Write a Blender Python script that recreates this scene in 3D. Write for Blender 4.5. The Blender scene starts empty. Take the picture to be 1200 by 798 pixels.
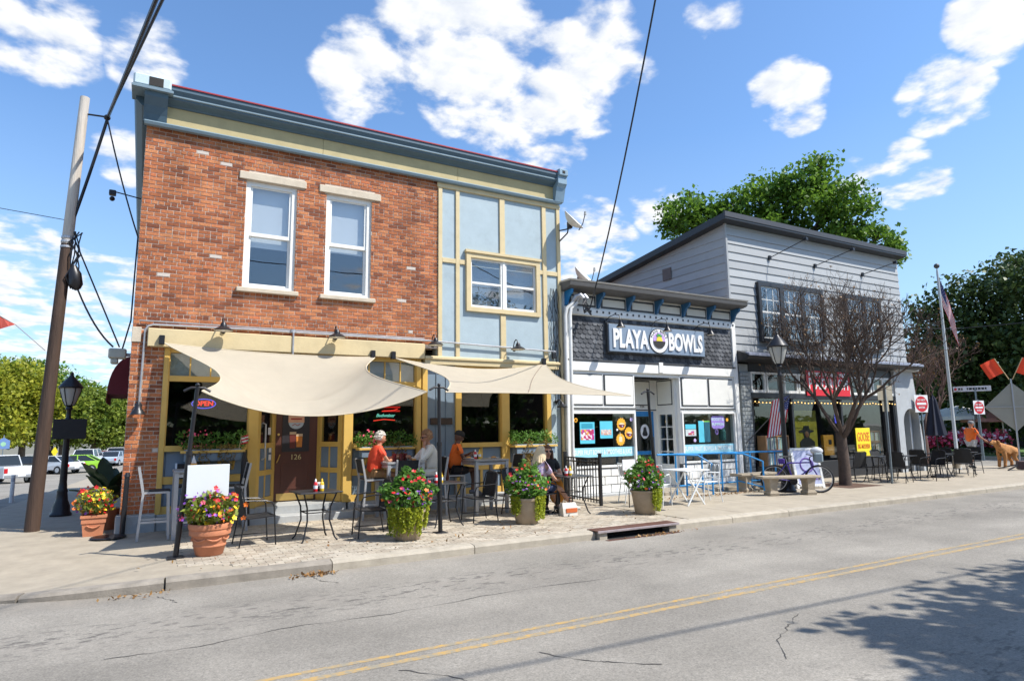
import bpy, math, random
import numpy as np
from mathutils import Vector, Matrix
R = math.radians
random.seed(7)
SC = bpy.context.scene
COL = SC.collection

# ------------------------------------------------------------------ camera, sky, sun, exposure
CAM_H = 1.65
def look_matrix(yaw, pitch, roll):
    cy, sy, cp, sp = math.cos(yaw), math.sin(yaw), math.cos(pitch), math.sin(pitch)
    fw = Vector((sy*cp, cy*cp, sp)); rt0 = Vector((cy, -sy, 0)); up0 = rt0.cross(fw)
    cr, sr = math.cos(roll), math.sin(roll)
    rt = rt0*cr + up0*sr; up = up0*cr - rt0*sr
    return Matrix((rt, up, -fw)).transposed().to_4x4()
cd = bpy.data.cameras.new('camera'); cam = bpy.data.objects.new('camera', cd); COL.objects.link(cam)
cam.matrix_world = Matrix.Translation((0, 0, CAM_H)) @ look_matrix(R(29.764), R(7.977), R(-.7636))
cd.sensor_width = 36; cd.lens = 22.42; cd.clip_start = .05; cd.clip_end = 3000
SC.camera = cam
SUN_EL, SUN_AZ = R(53), R(42)          # azimuth measured from the street axis behind the camera towards the right
SUN_DIR = Vector((math.sin(SUN_AZ)*math.cos(SUN_EL), -math.cos(SUN_AZ)*math.cos(SUN_EL), math.sin(SUN_EL)))
sl = bpy.data.lights.new('sun', 'SUN'); sl.energy = 5.0; sl.angle = R(.53); sl.color = (1, .955, .88)
so = bpy.data.objects.new('sun', sl); COL.objects.link(so)
so.rotation_euler = SUN_DIR.to_track_quat('Z', 'Y').to_euler()
SC.view_settings.view_transform = 'Standard'; SC.view_settings.look = 'None'
SC.view_settings.exposure = .46; SC.view_settings.gamma = 1.0
SC.render.engine = 'CYCLES'
SC.cycles.max_bounces = 8; SC.cycles.transparent_max_bounces = 24

def px_dir(x, y):                      # direction of a point of the sky, used to say where the clouds hang
    m = look_matrix(R(29.764), R(7.977), R(-.7636))
    v = m @ Vector(((x-600)/747.3, -(y-399)/747.3, -1)); return v.normalized()

world = bpy.data.worlds.new('World'); SC.world = world; world.use_nodes = True
def build_world():
    nt = world.node_tree; N = nt.nodes; Lk = nt.links; N.clear()
    out = N.new('ShaderNodeOutputWorld'); bg = N.new('ShaderNodeBackground'); bg.inputs[1].default_value = .104
    sky = N.new('ShaderNodeTexSky'); sky.sky_type = 'NISHITA'; sky.sun_disc = False
    sky.sun_elevation = SUN_EL; sky.sun_rotation = math.atan2(SUN_DIR.x, SUN_DIR.y)
    sky.air_density = 1.0; sky.dust_density = .6; sky.ozone_density = 1.2; sky.altitude = 200
    tc = N.new('ShaderNodeTexCoord')
    def math_(op, a, b=None, c=None, clamp=False):
        n = N.new('ShaderNodeMath'); n.operation = op; n.use_clamp = clamp
        for i, v in enumerate((a, b, c)):
            if v is None: continue
            if isinstance(v, (int, float)): n.inputs[i].default_value = v
            else: Lk.new(v, n.inputs[i])
        return n.outputs[0]
    sep = N.new('ShaderNodeSeparateXYZ'); Lk.new(tc.outputs['Generated'], sep.inputs[0])
    zz = math_('ADD', math_('MAXIMUM', sep.outputs[2], 0), .16)
    cx = math_('DIVIDE', sep.outputs[0], zz); cy = math_('DIVIDE', sep.outputs[1], zz)
    cmb = N.new('ShaderNodeCombineXYZ'); Lk.new(cx, cmb.inputs[0]); Lk.new(cy, cmb.inputs[1])
    def noise(vec, scale, detail, rough, dist=0., off=(0, 0, 0)):
        mp = N.new('ShaderNodeMapping'); mp.inputs['Location'].default_value = off; Lk.new(vec, mp.inputs[0])
        n = N.new('ShaderNodeTexNoise'); n.inputs['Scale'].default_value = scale; n.inputs['Detail'].default_value = detail
        n.inputs['Roughness'].default_value = rough; n.inputs['Distortion'].default_value = dist
        Lk.new(mp.outputs[0], n.inputs['Vector']); return n.outputs['Fac']
    big = noise(cmb.outputs[0], 1.35, 3, .5, .2, (3.1, 1.7, 0))
    fine = noise(cmb.outputs[0], 6.4, 9, .54, .1, (.4, 2.2, 0))
    fine2 = noise(cmb.outputs[0], 6.4, 9, .54, .1, (.4+SUN_DIR.x*.05, 2.2+SUN_DIR.y*.05, 0))
    # cumulus banks: where they hang (direction, half width in degrees, weight)
    banks = [(430, 85, 3.0, .9), (545, 30, 5.2, 1.0), (620, 152, 2.7, .9), (680, 75, 4.2, .9), (560, 105, 3.6, .8), (42, 25, 3.1, .8), (170, 62, 2.1, .8),
             (152, 178, 1.8, .9), (925, 105, 2.1, .85), (932, 130, 1.6, .8), (1108, 112, 2.1, .9), (1170, 18, 2.2, 1.), (1065, 206, 1.9, .75), (1010, 214, 1.6, .7),
             (690, 285, 2.9, .75), (30, 345, 4.0, .75), (110, 372, 4.0, .75), (770, 240, 1.8, .7), (835, 10, 1.8, .7), (655, 180, 2.0, .6), (10, 405, 4, .5)]
    acc = None
    nrm = N.new('ShaderNodeVectorMath'); nrm.operation = 'NORMALIZE'; Lk.new(tc.outputs['Generated'], nrm.inputs[0])
    for (x, y, w, k) in banks:
        d = N.new('ShaderNodeVectorMath'); d.operation = 'DOT_PRODUCT'; Lk.new(nrm.outputs[0], d.inputs[0]); d.inputs[1].default_value = px_dir(x, y)
        mr = N.new('ShaderNodeMapRange'); mr.interpolation_type = 'SMOOTHSTEP'
        mr.inputs['From Min'].default_value = math.cos(R(w*1.95)); mr.inputs['From Max'].default_value = 1.0
        mr.inputs['To Max'].default_value = k; Lk.new(d.outputs['Value'], mr.inputs['Value'])
        acc = mr.outputs[0] if acc is None else math_('MAXIMUM', acc, mr.outputs[0])
    # behind and beside the camera the same broken cumulus goes on
    side = N.new('ShaderNodeVectorMath'); side.operation = 'DOT_PRODUCT'; Lk.new(nrm.outputs[0], side.inputs[0]); side.inputs[1].default_value = px_dir(600, 399)
    rest = N.new('ShaderNodeMapRange'); rest.inputs['From Min'].default_value = .72; rest.inputs['From Max'].default_value = .5
    rest.inputs['To Max'].default_value = .45; Lk.new(side.outputs['Value'], rest.inputs['Value'])
    rb = math_('MULTIPLY', rest.outputs[0], math_('MULTIPLY', math_('SUBTRACT', big, .42), 6, clamp=True))
    acc = math_('MAXIMUM', acc, rb)
    dens = math_('ADD', math_('ADD', math_('MULTIPLY', acc, .60), math_('MULTIPLY', math_('SUBTRACT', fine, .5), 2.1)), math_('MULTIPLY', math_('SUBTRACT', big, .5), .5))
    dens = math_('MULTIPLY', dens, math_('MULTIPLY', acc, 2.2, clamp=True))
    cov = N.new('ShaderNodeMapRange'); cov.interpolation_type = 'SMOOTHSTEP'
    cov.inputs['From Min'].default_value = .20; cov.inputs['From Max'].default_value = .58; cov.inputs['To Max'].default_value = .96; Lk.new(dens, cov.inputs['Value'])
    shd = math_('ADD', .82, math_('MULTIPLY', math_('SUBTRACT', fine, fine2), 4.0), clamp=True)
    ccol = N.new('ShaderNodeMix'); ccol.data_type = 'RGBA'; ccol.inputs[6].default_value = (4.9, 5.4, 6.2, 1); ccol.inputs[7].default_value = (7.6, 7.65, 7.75, 1); Lk.new(shd, ccol.inputs[0])
    # thin haze whitening the sky towards the horizon
    hz = N.new('ShaderNodeMapRange'); hz.inputs['From Min'].default_value = .42; hz.inputs['From Max'].default_value = 0; hz.inputs['To Max'].default_value = .55
    Lk.new(sep.outputs[2], hz.inputs['Value'])
    gm = N.new('ShaderNodeMix'); gm.data_type = 'RGBA'; gm.blend_type = 'MULTIPLY'; gm.inputs[0].default_value = 1; Lk.new(sky.outputs[0], gm.inputs[6]); gm.inputs[7].default_value = (1.16, 1.46, 1.72, 1)
    hm = N.new('ShaderNodeMix'); hm.data_type = 'RGBA'; Lk.new(hz.outputs[0], hm.inputs[0]); Lk.new(gm.outputs[2], hm.inputs[6]); hm.inputs[7].default_value = (3.6, 4.6, 5.4, 1)
    mx = N.new('ShaderNodeMix'); mx.data_type = 'RGBA'; Lk.new(cov.outputs[0], mx.inputs[0]); Lk.new(hm.outputs[2], mx.inputs[6]); Lk.new(ccol.outputs[2], mx.inputs[7])
    Lk.new(mx.outputs[2], bg.inputs[0]); Lk.new(bg.outputs[0], out.inputs[0])
build_world()

# ------------------------------------------------------------------ materials
MATS = {}
def P(name, col, rough=.6, metal=0., var=.12, scale=6., bump=0., bscale=40., spec=.5, orand=0., irand=0., emit=0., trans=0., coat=0., stretch=None, dirt=0.):
    if name in MATS: return MATS[name]
    m = bpy.data.materials.new(name); m.use_nodes = True; nt = m.node_tree; N = nt.nodes; Lk = nt.links
    b = N['Principled BSDF']; b.inputs['Roughness'].default_value = rough; b.inputs['Metallic'].default_value = metal
    b.inputs['Specular IOR Level'].default_value = spec
    if coat: b.inputs['Coat Weight'].default_value = coat; b.inputs['Coat Roughness'].default_value = .08
    tc = N.new('ShaderNodeTexCoord'); vec = tc.outputs['Object']
    if stretch:
        mp = N.new('ShaderNodeMapping'); mp.inputs['Scale'].default_value = stretch; Lk.new(vec, mp.inputs[0]); vec = mp.outputs[0]
    n = N.new('ShaderNodeTexNoise'); n.inputs['Scale'].default_value = scale; n.inputs['Detail'].default_value = 6; n.inputs['Roughness'].default_value = .65; Lk.new(vec, n.inputs['Vector'])
    mr = N.new('ShaderNodeMapRange'); mr.inputs['From Min'].default_value = .25; mr.inputs['From Max'].default_value = .75
    mr.inputs['To Min'].default_value = 1-var; mr.inputs['To Max'].default_value = 1+var; Lk.new(n.outputs['Fac'], mr.inputs['Value'])
    val = mr.outputs[0]
    def addrand(val, sock, amp):
        r = N.new('ShaderNodeMapRange'); r.inputs['To Min'].default_value = 1-amp; r.inputs['To Max'].default_value = 1+amp; Lk.new(sock, r.inputs['Value'])
        mu = N.new('ShaderNodeMath'); mu.operation = 'MULTIPLY'; Lk.new(val, mu.inputs[0]); Lk.new(r.outputs[0], mu.inputs[1]); return mu.outputs[0]
    if orand: oi = N.new('ShaderNodeObjectInfo'); val = addrand(val, oi.outputs['Random'], orand)
    if irand: gi = N.new('ShaderNodeNewGeometry'); val = addrand(val, gi.outputs['Random Per Island'], irand)
    mx = N.new('ShaderNodeMix'); mx.data_type = 'RGBA'; mx.blend_type = 'MULTIPLY'; mx.inputs[0].default_value = 1; mx.inputs[6].default_value = (*col, 1)
    Lk.new(val, mx.inputs[7]); colout = mx.outputs[2]
    if dirt:
        n3 = N.new('ShaderNodeTexNoise'); n3.inputs['Scale'].default_value = 1.7; n3.inputs['Detail'].default_value = 8; n3.inputs['Roughness'].default_value = .7; Lk.new(tc.outputs['Object'], n3.inputs['Vector'])
        r3 = N.new('ShaderNodeMapRange'); r3.inputs['From Min'].default_value = .52; r3.inputs['From Max'].default_value = .8; r3.inputs['To Max'].default_value = dirt; Lk.new(n3.outputs['Fac'], r3.inputs['Value'])
        m3 = N.new('ShaderNodeMix'); m3.data_type = 'RGBA'; Lk.new(r3.outputs[0], m3.inputs[0]); Lk.new(colout, m3.inputs[6]); m3.inputs[7].default_value = (col[0]*.45, col[1]*.42, col[2]*.38, 1); colout = m3.outputs[2]
    Lk.new(colout, b.inputs['Base Color'])
    if bump:
        n2 = N.new('ShaderNodeTexNoise'); n2.inputs['Scale'].default_value = bscale; n2.inputs['Detail'].default_value = 4; Lk.new(vec, n2.inputs['Vector'])
        bp = N.new('ShaderNodeBump'); bp.inputs['Strength'].default_value = bump; bp.inputs['Distance'].default_value = .02; Lk.new(n2.outputs['Fac'], bp.inputs['Height']); Lk.new(bp.outputs[0], b.inputs['Normal'])
    if emit: b.inputs['Emission Color'].default_value = (*col, 1); b.inputs['Emission Strength'].default_value = emit
    if trans:
        o = N['Material Output']; t = N.new('ShaderNodeBsdfTranslucent'); Lk.new(colout, t.inputs[0]); ms = N.new('ShaderNodeMixShader'); ms.inputs[0].default_value = trans
        Lk.new(b.outputs[0], ms.inputs[1]); Lk.new(t.outputs[0], ms.inputs[2]); Lk.new(ms.outputs[0], o.inputs['Surface'])
    MATS[name] = m; return m

def glass(name, tint=(.75, .8, .8), refl=.0, rough=.0):
    if name in MATS: return MATS[name]
    m = bpy.data.materials.new(name); m.use_nodes = True; nt = m.node_tree; N = nt.nodes; Lk = nt.links; N.clear()
    o = N.new('ShaderNodeOutputMaterial'); t = N.new('ShaderNodeBsdfTransparent'); t.inputs[0].default_value = (*tint, 1)
    g = N.new('ShaderNodeBsdfGlossy'); g.inputs['Roughness'].default_value = rough; f = N.new('ShaderNodeFresnel'); f.inputs[0].default_value = 1.52
    bg_ = N.new('ShaderNodeNewGeometry'); io = N.new('ShaderNodeMapRange'); io.inputs['To Min'].default_value = 1.52; io.inputs['To Max'].default_value = 1/1.52; Lk.new(bg_.outputs['Backfacing'], io.inputs['Value']); Lk.new(io.outputs[0], f.inputs[0])
    a = N.new('ShaderNodeMath'); a.operation = 'MULTIPLY_ADD'; a.inputs[1].default_value = 1.15; a.inputs[2].default_value = refl; a.use_clamp = True; Lk.new(f.outputs[0], a.inputs[0])
    tcg = N.new('ShaderNodeTexCoord'); nn = N.new('ShaderNodeTexNoise'); nn.inputs['Scale'].default_value = 1.1; Lk.new(tcg.outputs['Object'], nn.inputs['Vector'])
    bp = N.new('ShaderNodeBump'); bp.inputs['Strength'].default_value = .05; bp.inputs['Distance'].default_value = .05; Lk.new(nn.outputs['Fac'], bp.inputs['Height']); Lk.new(bp.outputs[0], g.inputs['Normal'])
    ms = N.new('ShaderNodeMixShader'); Lk.new(a.outputs[0], ms.inputs[0]); Lk.new(t.outputs[0], ms.inputs[1]); Lk.new(g.outputs[0], ms.inputs[2]); Lk.new(ms.outputs[0], o.inputs['Surface'])
    MATS[name] = m; return m

def ramp_mat(name, stops, rough=.8, bump=.25, bscale=60, fine=.12, white=0.):
    """a colour picked at random for every separate piece (object or island)"""
    m = bpy.data.materials.new(name); m.use_nodes = True; nt = m.node_tree; N = nt.nodes; Lk = nt.links; b = N['Principled BSDF']; b.inputs['Roughness'].default_value = rough
    b.inputs['Specular IOR Level'].default_value = .25
    oi = N.new('ShaderNodeObjectInfo'); gi = N.new('ShaderNodeNewGeometry')
    ad = N.new('ShaderNodeMath'); ad.operation = 'ADD'; Lk.new(oi.outputs['Random'], ad.inputs[0]); Lk.new(gi.outputs['Random Per Island'], ad.inputs[1])
    fr = N.new('ShaderNodeMath'); fr.operation = 'FRACT'; Lk.new(ad.outputs[0], fr.inputs[0])
    # large patches of darker and lighter pieces on the wall
    gp = N.new('ShaderNodeNewGeometry'); n0 = N.new('ShaderNodeTexNoise'); n0.inputs['Scale'].default_value = .9; n0.inputs['Detail'].default_value = 3; Lk.new(gp.outputs['Position'], n0.inputs['Vector'])
    s0 = N.new('ShaderNodeMath'); s0.operation = 'MULTIPLY_ADD'; s0.inputs[1].default_value = .7; s0.inputs[2].default_value = -.35; Lk.new(n0.outputs['Fac'], s0.inputs[0])
    a0 = N.new('ShaderNodeMath'); a0.operation = 'ADD'; a0.use_clamp = True; Lk.new(fr.outputs[0], a0.inputs[0]); Lk.new(s0.outputs[0], a0.inputs[1])
    r = N.new('ShaderNodeValToRGB'); e = r.color_ramp.elements
    while len(e) < len(stops): e.new(.5)
    for i, (p, c) in enumerate(stops): e[i].position = p; e[i].color = (*c, 1)
    Lk.new(a0.outputs[0], r.inputs[0])
    n = N.new('ShaderNodeTexNoise'); n.inputs['Scale'].default_value = 35; n.inputs['Detail'].default_value = 5; Lk.new(gp.outputs['Position'], n.inputs['Vector'])
    mr = N.new('ShaderNodeMapRange'); mr.inputs['From Min'].default_value = .3; mr.inputs['From Max'].default_value = .7; mr.inputs['To Min'].default_value = 1-fine*2; mr.inputs['To Max'].default_value = 1+fine*2; Lk.new(n.outputs['Fac'], mr.inputs['Value'])
    mx = N.new('ShaderNodeMix'); mx.data_type = 'RGBA'; mx.blend_type = 'MULTIPLY'; mx.inputs[0].default_value = 1; Lk.new(r.outputs[0], mx.inputs[6]); Lk.new(mr.outputs[0], mx.inputs[7])
    co = mx.outputs[2]
    mps = N.new('ShaderNodeMapping'); mps.inputs['Scale'].default_value = (1.6, 1.6, .22); Lk.new(gp.outputs['Position'], mps.inputs[0]); ns = N.new('ShaderNodeTexNoise'); ns.inputs['Scale'].default_value = 1.6; ns.inputs['Detail'].default_value = 7; ns.inputs['Roughness'].default_value = .65; Lk.new(mps.outputs[0], ns.inputs['Vector'])
    rs_ = N.new('ShaderNodeMapRange'); rs_.inputs['From Min'].default_value = .38; rs_.inputs['From Max'].default_value = .62; rs_.inputs['To Min'].default_value = .78; rs_.inputs['To Max'].default_value = 1.1; Lk.new(ns.outputs['Fac'], rs_.inputs['Value'])
    ms_ = N.new('ShaderNodeMix'); ms_.data_type = 'RGBA'; ms_.blend_type = 'MULTIPLY'; ms_.inputs[0].default_value = 1; Lk.new(co, ms_.inputs[6]); Lk.new(rs_.outputs[0], ms_.inputs[7]); co = ms_.outputs[2]
    if white:
        f2 = N.new('ShaderNodeMath'); f2.operation = 'FRACT'; m7 = N.new('ShaderNodeMath'); m7.operation = 'MULTIPLY'; m7.inputs[1].default_value = 37.7; Lk.new(fr.outputs[0], m7.inputs[0]); Lk.new(m7.outputs[0], f2.inputs[0])
        g7 = N.new('ShaderNodeMath'); g7.operation = 'LESS_THAN'; g7.inputs[1].default_value = white; Lk.new(f2.outputs[0], g7.inputs[0])
        w = N.new('ShaderNodeMix'); w.data_type = 'RGBA'; Lk.new(g7.outputs[0], w.inputs[0]); Lk.new(co, w.inputs[6]); w.inputs[7].default_value = (.55, .48, .42, 1); co = w.outputs[2]
    Lk.new(co, b.inputs['Base Color'])
    bp = N.new('ShaderNodeBump'); bp.inputs['Strength'].default_value = bump; bp.inputs['Distance'].default_value = .01; n2 = N.new('ShaderNodeTexNoise'); n2.inputs['Scale'].default_value = bscale; Lk.new(gp.outputs['Position'], n2.inputs['Vector'])
    Lk.new(n2.outputs['Fac'], bp.inputs['Height']); Lk.new(bp.outputs[0], b.inputs['Normal'])
    MATS[name] = m; return m

def leaf_mat(name, c1, c2, trans=.35, rough=.5):
    m = bpy.data.materials.new(name); m.use_nodes = True; nt = m.node_tree; N = nt.nodes; Lk = nt.links; b = N['Principled BSDF']; b.inputs['Roughness'].default_value = rough; b.inputs['Specular IOR Level'].default_value = .35
    gi = N.new('ShaderNodeNewGeometry'); mx = N.new('ShaderNodeMix'); mx.data_type = 'RGBA'; mx.inputs[6].default_value = (*c1, 1); mx.inputs[7].default_value = (*c2, 1)
    n = N.new('ShaderNodeTexNoise'); n.inputs['Scale'].default_value = .8; Lk.new(gi.outputs['Position'], n.inputs['Vector'])
    ad = N.new('ShaderNodeMath'); ad.operation = 'MULTIPLY_ADD'; ad.inputs[1].default_value = .6; ad.use_clamp = True; Lk.new(gi.outputs['Random Per Island'], ad.inputs[0])
    s = N.new('ShaderNodeMath'); s.operation = 'MULTIPLY_ADD'; s.inputs[1].default_value = 1.6; s.inputs[2].default_value = -.6; Lk.new(n.outputs['Fac'], s.inputs[0]); Lk.new(s.outputs[0], ad.inputs[2])
    Lk.new(ad.outputs[0], mx.inputs[0]); Lk.new(mx.outputs[2], b.inputs['Base Color'])
    t = N.new('ShaderNodeBsdfTranslucent'); Lk.new(mx.outputs[2], t.inputs[0]); ms = N.new('ShaderNodeMixShader'); ms.inputs[0].default_value = trans
    Lk.new(b.outputs[0], ms.inputs[1]); Lk.new(t.outputs[0], ms.inputs[2]); Lk.new(ms.outputs[0], N['Material Output'].inputs['Surface'])
    MATS[name] = m; return m

# ------------------------------------------------------------------ mesh helpers
class MB:
    def __init__(s): s.v = []; s.f = []; s.m = []; s.mi = 0
    def quad(s, *p):
        n = len(s.v); s.v += [tuple(q) for q in p]; s.f.append(tuple(range(n, n+len(p)))); s.m.append(s.mi); return s
    def box(s, x0, x1, y0, y1, z0, z1):
        n = len(s.v); s.v += [(x, y, z) for z in (z0, z1) for y in (y0, y1) for x in (x0, x1)]
        for f in ((0,2,3,1),(4,5,7,6),(0,1,5,4),(2,6,7,3),(0,4,6,2),(1,3,7,5)): s.f.append(tuple(n+i for i in f)); s.m.append(s.mi)
        return s
    def bbox(s, x0, x1, y0, y1, z0, z1, c=.01):
        """box with chamfered vertical and horizontal edges"""
        prof = [(x0+c, y0), (x1-c, y0), (x1, y0+c), (x1, y1-c), (x1-c, y1), (x0+c, y1), (x0, y1-c), (x0, y0+c)]
        cx, cy = (x0+x1)/2, (y0+y1)/2
        def ring(z, k):
            return [(p[0]+(c*k if p[0] < cx else -c*k), p[1]+(c*k if p[1] < cy else -c*k), z) for p in prof]
        s.rings([ring(z0, 1), ring(z0+c, 0), ring(z1-c, 0), ring(z1, 1)]); return s
    def rings(s, rs, cap=True, close=True):
        n = len(s.v); k = len(rs[0])
        for r in rs: s.v += [tuple(p) for p in r]
        for i in range(len(rs)-1):
            for j in range(k if close else k-1):
                a = n+i*k+j; b = n+i*k+(j+1) % k; s.f.append((a, b, b+k, a+k)); s.m.append(s.mi)
        if cap:
            s.f.append(tuple(n+k-1-j for j in range(k))); s.m.append(s.mi); e = n+(len(rs)-1)*k; s.f.append(tuple(e+j for j in range(k))); s.m.append(s.mi)
        return s
    def tube(s, pts, r, n=8, cap=True):
        pts = [Vector(p) for p in pts]; rr = r if isinstance(r, (list, tuple)) else [r]*len(pts)
        rs = []; u = None
        for i, p in enumerate(pts):
            t = (pts[min(i+1, len(pts)-1)]-pts[max(i-1, 0)]).normalized()
            if u is None: u = t.orthogonal().normalized()
            else:
                u = u-t*u.dot(t); u = u.normalized() if u.length > 1e-6 else t.orthogonal().normalized()
            w = t.cross(u); rs.append([p+(u*math.cos(2*math.pi*k/n)+w*math.sin(2*math.pi*k/n))*rr[i] for k in range(n)])
        return s.rings(rs, cap)
    def bar(s, a, b, w, h=None, up=(0, 0, 1)):
        """rectangular bar from a to b"""
        h = h or w; a = Vector(a); b = Vector(b); t = (b-a).normalized(); up = Vector(up)
        if abs(t.dot(up)) > .99: up = Vector((1, 0, 0))
        x = t.cross(up).normalized(); y = x.cross(t)
        rs = [[p+x*(i*w/2)+y*(j*h/2) for i, j in ((-1, -1), (1, -1), (1, 1), (-1, 1))] for p in (a, b)]
        return s.rings(rs)
    def lathe(s, prof, n=20, c=(0, 0, 0), cap=True):
        return s.rings([[(c[0]+r*math.cos(2*math.pi*k/n), c[1]+r*math.sin(2*math.pi*k/n), c[2]+z) for k in range(n)] for r, z in prof], cap)
    def prism(s, poly, axis, a, b):
        """polygon of 2-D points extruded along an axis: 'y' (points x,z), 'x' (points y,z) or 'z' (points x,y)"""
        f = {'y': lambda p, t: (p[0], t, p[1]), 'x': lambda p, t: (t, p[0], p[1]), 'z': lambda p, t: (p[0], p[1], t)}[axis]
        return s.rings([[f(p, a) for p in poly], [f(p, b) for p in poly]])
    def ball(s, c, r, n=10, m=7):
        r = r if isinstance(r, (tuple, list)) else (r, r, r)
        return s.rings([[(c[0]+r[0]*math.sin(t)*math.cos(2*math.pi*k/n), c[1]+r[1]*math.sin(t)*math.sin(2*math.pi*k/n), c[2]-r[2]*math.cos(t)) for k in range(n)] for t in [math.pi*(i+.02)/(m+.04-.0) if i else .03 for i in range(m)]+[math.pi-.03]])
    def xf(s, M, start=0):
        for i in range(start, len(s.v)): s.v[i] = tuple(M @ Vector(s.v[i]))
        return s
    def holed(s, x0, x1, z0, z1, y0, y1, holes):
        """wall sheet facing -y from y0 back to y1 with rectangular openings"""
        xs = sorted({x0, x1, *[h[0] for h in holes], *[h[1] for h in holes]}); zs = sorted({z0, z1, *[h[2] for h in holes], *[h[3] for h in holes]})
        xs = [x for x in xs if x0 <= x <= x1]; zs = [z for z in zs if z0 <= z <= z1]
        ins = lambda x, z: any(h[0] < x < h[1] and h[2] < z < h[3] for h in holes)
        for i in range(len(xs)-1):
            for j in range(len(zs)-1):
                if not ins((xs[i]+xs[i+1])/2, (zs[j]+zs[j+1])/2):
                    s.quad((xs[i], y0, zs[j]), (xs[i+1], y0, zs[j]), (xs[i+1], y0, zs[j+1]), (xs[i], y0, zs[j+1]))
                    s.quad((xs[i], y1, zs[j]), (xs[i], y1, zs[j+1]), (xs[i+1], y1, zs[j+1]), (xs[i+1], y1, zs[j]))
        for (a, b, c, d) in holes:
            s.quad((a, y0, c), (a, y1, c), (b, y1, c), (b, y0, c)); s.quad((a, y0, d), (b, y0, d), (b, y1, d), (a, y1, d))
            s.quad((a, y0, c), (a, y0, d), (a, y1, d), (a, y1, c)); s.quad((b, y0, c), (b, y1, c), (b, y1, d), (b, y0, d))
        s.quad((x0, y0, z0), (x0, y0, z1), (x0, y1, z1), (x0, y1, z0)); s.quad((x1, y0, z0), (x1, y1, z0), (x1, y1, z1), (x1, y0, z1)); s.quad((x0, y0, z1), (x1, y0, z1), (x1, y1, z1), (x0, y1, z1))
        return s
    def build(s, name, mat, parent=None, smooth=False, label=None, kind=None, at=None):
        """one mesh object. With a parent the points stay in world space when the parent is an unrotated Empty (offset removed)"""
        me = bpy.data.meshes.new(name); off = Vector((0, 0, 0))
        if parent is not None:
            q = parent
            while q is not None: off += q.location; q = q.parent
        if at is not None: off = Vector(at)
        me.from_pydata([(x-off.x, y-off.y, z-off.z) for x, y, z in s.v] if off.length else s.v, [], s.f)
        mats = mat if isinstance(mat, (list, tuple)) else [mat]
        for m in mats: me.materials.append(m)
        if len(mats) > 1: me.polygons.foreach_set('material_index', s.m)
        if smooth: me.polygons.foreach_set('use_smooth', [True]*len(me.polygons)); 
        me.update()
        if smooth and hasattr(me, 'set_sharp_from_angle'): me.set_sharp_from_angle(angle=R(40))
        o = bpy.data.objects.new(name, me); COL.objects.link(o); o.parent = parent
        if at is not None: o.location = at
        if label: o['label'] = label
        if kind: o['kind'] = kind
        return o
def tag(o, label, cat=None, group=None, kind=None):
    o['label'] = label
    if cat: o['category'] = cat
    if group: o['group'] = group
    if kind: o['kind'] = kind
    return o
def thing(name, label, cat, loc=(0, 0, 0), rz=0., group=None):
    o = bpy.data.objects.new(name, None); COL.objects.link(o); o.location = loc; o.rotation_euler = (0, 0, rz); o.empty_display_size = .1
    return tag(o, label, cat, group)
def copy_tree(o, parent=None):
    c = o.copy(); COL.objects.link(c); c.parent = parent
    for ch in list(o.children): copy_tree(ch, c)
    return c
class Local:
    """build parts in the thing's own coordinates: no offset is removed"""
    def __init__(s, root): s.root = root
def lp(mb, name, mat, root, smooth=False, label=None, kind=None):
    o = MB.build(mb, name, mat, None, smooth, label, kind); o.parent = root; return o
def place(proto, used, loc, rz, label, group=None):
    """the first call moves the prototype itself, later calls copy it with its parts"""
    o = proto if not used else copy_tree(proto)
    used.append(1); o.location = loc; o.rotation_euler = (0, 0, rz); o['label'] = label
    if group: o['group'] = group
    return o
def struct(mb, name, mat, smooth=False, label=None, kind='structure'):
    o = mb.build(name, mat, None, smooth); o['kind'] = kind
    if label: o['label'] = label
    return o
def text_mb(txt, size, mb=None, ext=.004, bold=0., xs=1., align='CENTER', shear=0.):
    """lettering as a mesh lying in the x-z plane facing -y, centred on the origin"""
    cu = bpy.data.curves.new('t', 'FONT'); cu.body = txt; cu.size = size; cu.extrude = ext; cu.offset = bold; cu.align_x = align; cu.align_y = 'CENTER'; cu.resolution_u = 3; cu.shear = shear
    ob = bpy.data.objects.new('t', cu); COL.objects.link(ob); dg = bpy.context.evaluated_depsgraph_get(); dg.update()
    me = bpy.data.meshes.new_from_object(ob.evaluated_get(dg)); mb = mb or MB(); n = len(mb.v)
    mb.v += [(v.co.x*xs, -v.co.z, v.co.y) for v in me.vertices]
    for p in me.polygons: mb.f.append(tuple(n+i for i in p.vertices)); mb.m.append(mb.mi)
    bpy.data.objects.remove(ob); bpy.data.curves.remove(cu); bpy.data.meshes.remove(me); return mb
def text_at(txt, size, x, y, z, **k):
    return text_mb(txt, size, **k).xf(Matrix.Translation((x, y, z)))
def mesh_np(name, V, F, mat, parent=None, smooth=False, kind=None, loc=None, mi=None):
    """mesh object from numpy arrays (all faces quads)"""
    me = bpy.data.meshes.new(name); V = np.asarray(V, dtype=np.float32); F = np.asarray(F, dtype=np.int32)
    me.vertices.add(len(V)); me.vertices.foreach_set('co', V.ravel()); k = F.shape[1]
    me.loops.add(F.size); me.loops.foreach_set('vertex_index', F.ravel()); me.polygons.add(len(F))
    me.polygons.foreach_set('loop_start', np.arange(0, F.size, k, dtype=np.int32))
    for m in (mat if isinstance(mat, (list, tuple)) else [mat]): me.materials.append(m)
    if mi is not None: me.polygons.foreach_set('material_index', np.asarray(mi, dtype=np.int32))
    me.update(calc_edges=True); me.validate()
    o = bpy.data.objects.new(name, me); COL.objects.link(o); o.parent = parent
    if kind: o['kind'] = kind
    if loc is not None: o.location = loc
    return o
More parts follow.
